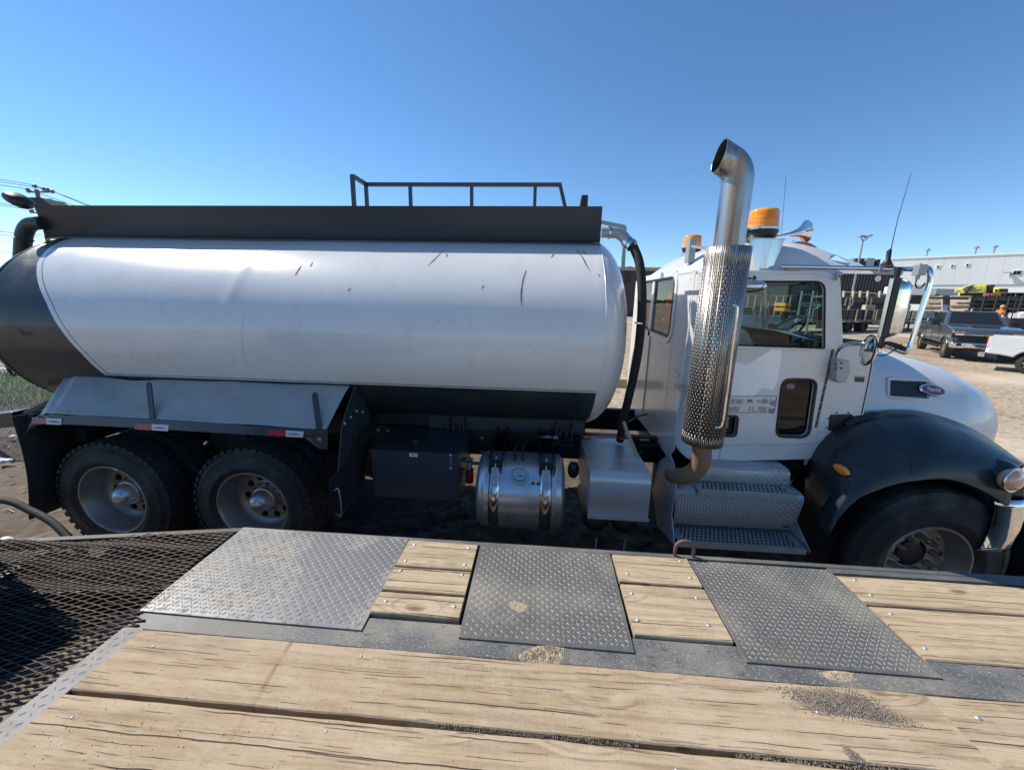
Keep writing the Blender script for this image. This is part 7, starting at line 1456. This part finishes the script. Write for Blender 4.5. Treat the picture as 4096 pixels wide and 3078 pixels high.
# ---- seen through the cab window
t = thing('scaffold_frame', 'pale green scaffold frame seen through the cab window', 'scaffold', (P(3240, 1280, 24).x, 24, 0))
for x in (3205, 3250): m2 = MB(); q = P(x, 1200, 24); m2.box(q.x-.04, q.x+.04, 24, 24.08, 0, P(x, 1163, 24).z); m2.build('scaffold_post', 'galv', t)
for y in (1178, 1212, 1222, 1262): m2 = MB(); m2.bar(P(3205, y, 24), P(3258, y, 24), .06, .06); m2.build('scaffold_rail', 'galv', t)
t = thing('scissor_lift', 'orange-yellow lift machine seen through the cab window', 'lift', (P(3150, 1280, 26).x, 26, 0))
for x0, x1, y0, y1 in ((3138, 3166, 1212, 1226), (3136, 3162, 1232, 1246)): m2 = MB(); bb3(m2, x0, x1, y0, y1, 26, 1.2); m2.build('machine_block', 'orangep', t, bev=.05)
m2 = MB(); bb3(m2, 3142, 3160, 1225, 1284, 26.3, .6); m2.build('machine_mast', 'black', t)
m2 = MB(); bb3(m2, 3077, 3088, 1200, 1222, 23, .05); q = P(3082, 1222, 23); m2.box(q.x-.03, q.x+.03, 23.0, 23.06, 0, q.z); tag(m2.build('red_sign', 'redpaint'), 'small red sign on a post seen through the cab window', 'sign')
t = thing('pipe_barrier', 'grey pipe barrier fence seen through the cab window', 'fence', (P(3000, 1280, 29).x, 29, 0))
for k in range(8): m2 = MB(); x = P(2960+k*28, 1240, 29).x; m2.box(x-.03, x+.03, 29, 29.06, 0, 2.9); m2.build('fence_post', 'fence', t)
for z in (1.0, 2.85): m2 = MB(); m2.box(P(2955, 1240, 29).x, P(3170, 1240, 29).x, 29, 29.05, z-.03, z+.03); m2.build('fence_rail', 'fence', t)
m2 = MB(); m2.box(9.6, 11.6, 26, 28.4, .5, 2.4); tag(m2.build('school_bus', 'orangep', bev=.15), 'yellow-orange vehicle end glimpsed between the tank and the filler hose', 'bus')
# ---- workers
def person(label, x, y, z, H, lean, face, shirt, shirt2=None, arms=0):
    e = thing('person', label, 'person', (x, y, z)); PM[e.name] = Matrix.Identity(4); k = H/1.75
    J = dict(pel=(0, 0, .95), waist=(lean*.12, 0, 1.10), ch=(lean*.38, 0, 1.34), nk=(lean*.48, 0, 1.50), hd=(lean*.56, 0, 1.60), hd2=(lean*.60, 0, 1.70),
        ls=(lean*.42, .19, 1.42), le=(lean*.5+.12+arms*.1, .25, 1.16), lh=(lean*.6+.35+arms*.1, .18, 1.02), rs=(lean*.42, -.19, 1.42), re=(lean*.5+.12, -.25, 1.16), rh=(lean*.6+.33, -.18, 1.05),
        lp=(0, .10, .90), lk=(.05, .12, .50), la=(0, .13, .08), lt=(.16, .14, .03), rp_=(0, -.10, .90), rk=(.0, -.12, .50), ra=(-.05, -.13, .08), rt=(.11, -.14, .03))
    R_ = dict(pel=.14, waist=.13, ch=.155, nk=.06, hd=.095, hd2=.085, ls=.07, le=.05, lh=.04, rs=.07, re=.05, rh=.04, lp=.095, lk=.065, la=.05, lt=.035, rp_=.095, rk=.065, ra=.05, rt=.035)
    ks = list(J); E2 = [('pel', 'waist'), ('waist', 'ch'), ('ch', 'nk'), ('nk', 'hd'), ('hd', 'hd2'), ('ch', 'ls'), ('ls', 'le'), ('le', 'lh'), ('ch', 'rs'), ('rs', 're'), ('re', 'rh'), ('pel', 'lp'), ('lp', 'lk'), ('lk', 'la'), ('la', 'lt'), ('pel', 'rp_'), ('rp_', 'rk'), ('rk', 'ra'), ('ra', 'rt')]
    me = bpy.data.meshes.new('body'); me.from_pydata([J[q] for q in ks], [(ks.index(a), ks.index(b)) for a, b in E2], []); o = bpy.data.objects.new('body', me); COL.objects.link(o)
    sm = o.modifiers.new('s', 'SKIN'); sv2 = me.skin_vertices[0].data if me.skin_vertices else None
    if sv2 is None:
        bmx = bmesh.new(); bmx.from_mesh(me); bmx.verts.layers.skin.verify(); bmx.to_mesh(me); bmx.free(); sv2 = me.skin_vertices[0].data
    for i, q in enumerate(ks): sv2[i].radius = (R_[q], R_[q]); sv2[i].use_root = (q == 'pel')
    ss = o.modifiers.new('d', 'SUBSURF'); ss.levels = 1; ss.render_levels = 1
    dg = bpy.context.evaluated_depsgraph_get(); m3 = bpy.data.meshes.new_from_object(o.evaluated_get(dg)); bpy.data.objects.remove(o); m3.materials.clear()
    for q in (shirt, 'denim', 'skin'): m3.materials.append(MT[q])
    for p in m3.polygons: zc = p.center.z; p.material_index = 1 if zc < .98 else 2 if zc > 1.50 else 0
    b = put('body', m3, e, smooth=60)
    m2 = MB(); hc_ = Vector(J['hd2'])+Vector((0, 0, .03)); m2.lathe([(.0001, .10), (.07, .09), (.11, .04), (.118, -.01), (.14, -.02), (.14, -.03)], hc_, (0, 0, 1), 16); m2.build('hat', 'plastic' if shirt == 'maroon' else 'orangep', e, smooth=50)
    if shirt2: m2 = MB(); m2.box(lean*.2-.16, lean*.45+.16, -.17, .17, 1.18, 1.30); m2.build('vest_panel', shirt2, e, bev=.06)
    e.rotation_euler = (0, 0, face); e.scale = (k,)*3; return e
q = P(3992, 1262, 27.5); m2 = MB(); m2.box(q.x-2, q.x+6, 26.6, 28.6, 0, .72); tag(m2.build('loading_platform', 'rackd'), 'low dark platform the workers stand on behind the grey pickup', 'platform')
person('worker in a hi-vis orange vest bending forward behind the grey pickup roof', P(3990, 1250, 27.5).x, 27.5, .72, 1.72, .45, radians(10), 'vest')
person('worker in a maroon coverall with yellow stripe leaning over machinery', P(4056, 1270, 24).x, 24.0, .25, 1.75, .75, radians(175), 'maroon', 'yellow')
person('worker in pale blue at the right edge beside the white pickup', P(4100, 1270, 24.6).x, 24.6, .2, 1.72, .1, radians(200), 'bluecar')
m2 = MB(); q = P(4085, 1262, 25.5); m2.slab([PN(4066, 1290, 25.5), PN(4140, 1290, 25.5), PN(4140, 1246, 25.5), PN(4078, 1246, 25.5), PN(4070, 1254, 25.5)], VN*2); tag(m2.build('utility_van', 'whitep', bev=.15, seg=3), 'white van roof seen behind the workers at the right edge', 'van')
m2 = MB(); q = P(4065, 1280, 23); m2.box(q.x-.7, q.x+.6, 22.6, 23.2, 0, P(4065, 1272, 23).z); m2.tube([P(4040, 1290, 22.6), P(4066, 1200, 22.6)], .03, 6); tag(m2.build('yard_machine', 'rackd', bev=.06), 'dark machine frame the maroon worker leans over', 'machinery')
# ---- left: utility pole, wires, fence, litter
up_ = thing('utility_pole', 'brown wooden utility pole with two cross arms above the rear of the tank', 'pole', (-52.9, 40, 0))
m2 = MB(); m2.tube([(-52.98, 40, 0), P(146, 758, 40)], [.24, .17], 10); m2.build('pole_shaft', 'pole', up_)
for y, x0, x1 in ((768, 109, 197), (798, 113, 208)): m2 = MB(); m2.bar(P(x0, y, 40), P(x1, y, 40), .12, .14); m2.build('cross_arm', 'pole', up_)
for x, y in ((112, 760), (190, 759), (139, 745), (209, 766), (175, 756), (137, 808), (164, 804), (207, 806), (126, 845)):
    m2 = MB(); m2.ball(P(x, y, 39.9), .20, 8, 6); m2.build('insulator', 'insul', up_, smooth=60)
m2 = MB(); m2.bar(P(122, 851, 40), P(145, 851, 40), .1, .1); m2.build('cross_arm', 'pole', up_)
wl = [([(-80, 707), (60, 727), (137, 741)], 'upper power line left of the utility pole'), ([(-80, 716), (60, 736), (175, 755), (210, 764)], 'second power line left of the utility pole'), ([(-80, 730), (60, 748), (112, 757)], 'third power line left of the utility pole'),
    ([(140, 742), (175, 754), (210, 765), (290, 795), (420, 845)], 'upper power line right of the utility pole'), ([(210, 764), (300, 802), (420, 850)], 'second power line right of the utility pole'), ([(112, 758), (145, 770), (200, 788), (300, 823), (380, 850)], 'lowest power line right of the utility pole'),
    ([(-80, 800), (20, 815), (126, 837), (180, 850)], 'lower cable left of the pole behind the work lamp'), ([(-80, 808), (40, 826), (135, 840)], 'second lower cable left of the pole behind the work lamp'),
    ([(-80, 920), (68, 932), (170, 941)], 'cable crossing behind the overflow elbow'), ([(-80, 935), (68, 943), (150, 947)], 'lower cable crossing behind the overflow elbow'), ([(-80, 1006), (60, 1011)], 'lowest cable left of the overflow elbow')]
for l, lab in wl: m2 = MB(); m2.tube(cr([P(x, y, 40) for x, y in l], 4), .028, 5); tag(m2.build('power_line', 'wire'), lab, 'power line', 'overhead wires by the utility pole')
fe = thing('wire_fence', 'galvanised chain link fence between the verge and the soil at the left', 'fence', (-8, 5.0, 0))
m2 = MB(); xa_, xb2, Hf, cs, FYf = -15.0, -4.7, 1.95, .058, 5.0; k = 0
for sg in (1, -1):
    s0 = xa_-Hf if sg > 0 else xa_
    x = xa_-Hf
    while x < xb2+Hf:
        t0, t1 = 0, Hf; a = x if sg > 0 else x+Hf; b = x+Hf if sg > 0 else x
        za, zb4 = 0.03, Hf
        if sg > 0:
            if a < xa_: za = max(za, xa_-a); a = a+za if za > .03 else a
            if b > xb2: zb4 = Hf-(b-xb2); b = xb2
        else:
            if a > xb2: za = max(za, a-xb2); a = xb2 if za > .03 else a
            if b < xa_: zb4 = Hf-(xa_-b); b = xa_
        if zb4 > za+.05: m2.tube([(a, FYf+.002*sg, za), (b, FYf+.002*sg, zb4)], .0032, 3, cap=False)
        x += cs
m2.build('chain_link', 'fence', fe, kind='stuff')
for x in (-14.5, -11.6, -8.7, -5.2): m2 = MB(); m2.tube([(x, FYf+.03, 0), (x, FYf+.03, 2.0)], .03, 8); m2.build('fence_post', 'fence', fe, smooth=50)
m2 = MB(); m2.tube([(xa_, FYf+.03, 1.97), (xb2, FYf+.03, 1.97)], .02, 8); m2.build('top_rail', 'fence', fe)
rr = random.Random(6)
for j, (px, py, w3, lab) in enumerate(((14, 1842, .07, 'crumpled white plastic bag lying on the soil at the left edge'), (52, 1743, .045, 'white scrap sticking out under the rear platform beam'), (20, 2160, .05, 'white rag on the ground at the left end of the mesh tail'))):
    c = PZ(px, py, .10) if j < 2 else P(px, py, 2.0); m2 = MB(); m2.ball(c, (w3, w3*.7, w3*.35), 14, 9)
    for i, v in enumerate(m2.v): vv = Vector(v); m2.v[i] = tuple(c+(vv-c)*(1+.9*noise.noise(vv*17)))
    tag(m2.build('plastic_litter', 'plasticbag', smooth=25), lab, 'litter')
m2 = MB()
for i in range(260):
    x = rr.uniform(-9, -3.2); y = rr.uniform(2.2, 5.5); a = rr.random()*6.3; l = rr.uniform(.05, .22); z = soil(x, y)+.012; m2.bar((x, y, z), (x+l*cos(a), y+l*sin(a), z+rr.uniform(-.0, .03)), .006, .005)
tag(m2.build('straw_litter', 'palewood', kind='stuff'), 'dry straw and twigs scattered on the soil behind the truck', 'straw')
m2 = MB()
for (x0, x1, yy) in ((-900, 1300, 700),):
    x = x0
    while x < x1: h = 4+5*abs(noise.noise(Vector((x*.02, 0, 0))))+2*rr.random(); m2.box(x, x+12, yy, yy+14, 0, h); x += 11
tag(m2.build('treeline', 'treeline', kind='stuff'), 'low dark band of distant trees on the horizon', 'trees')
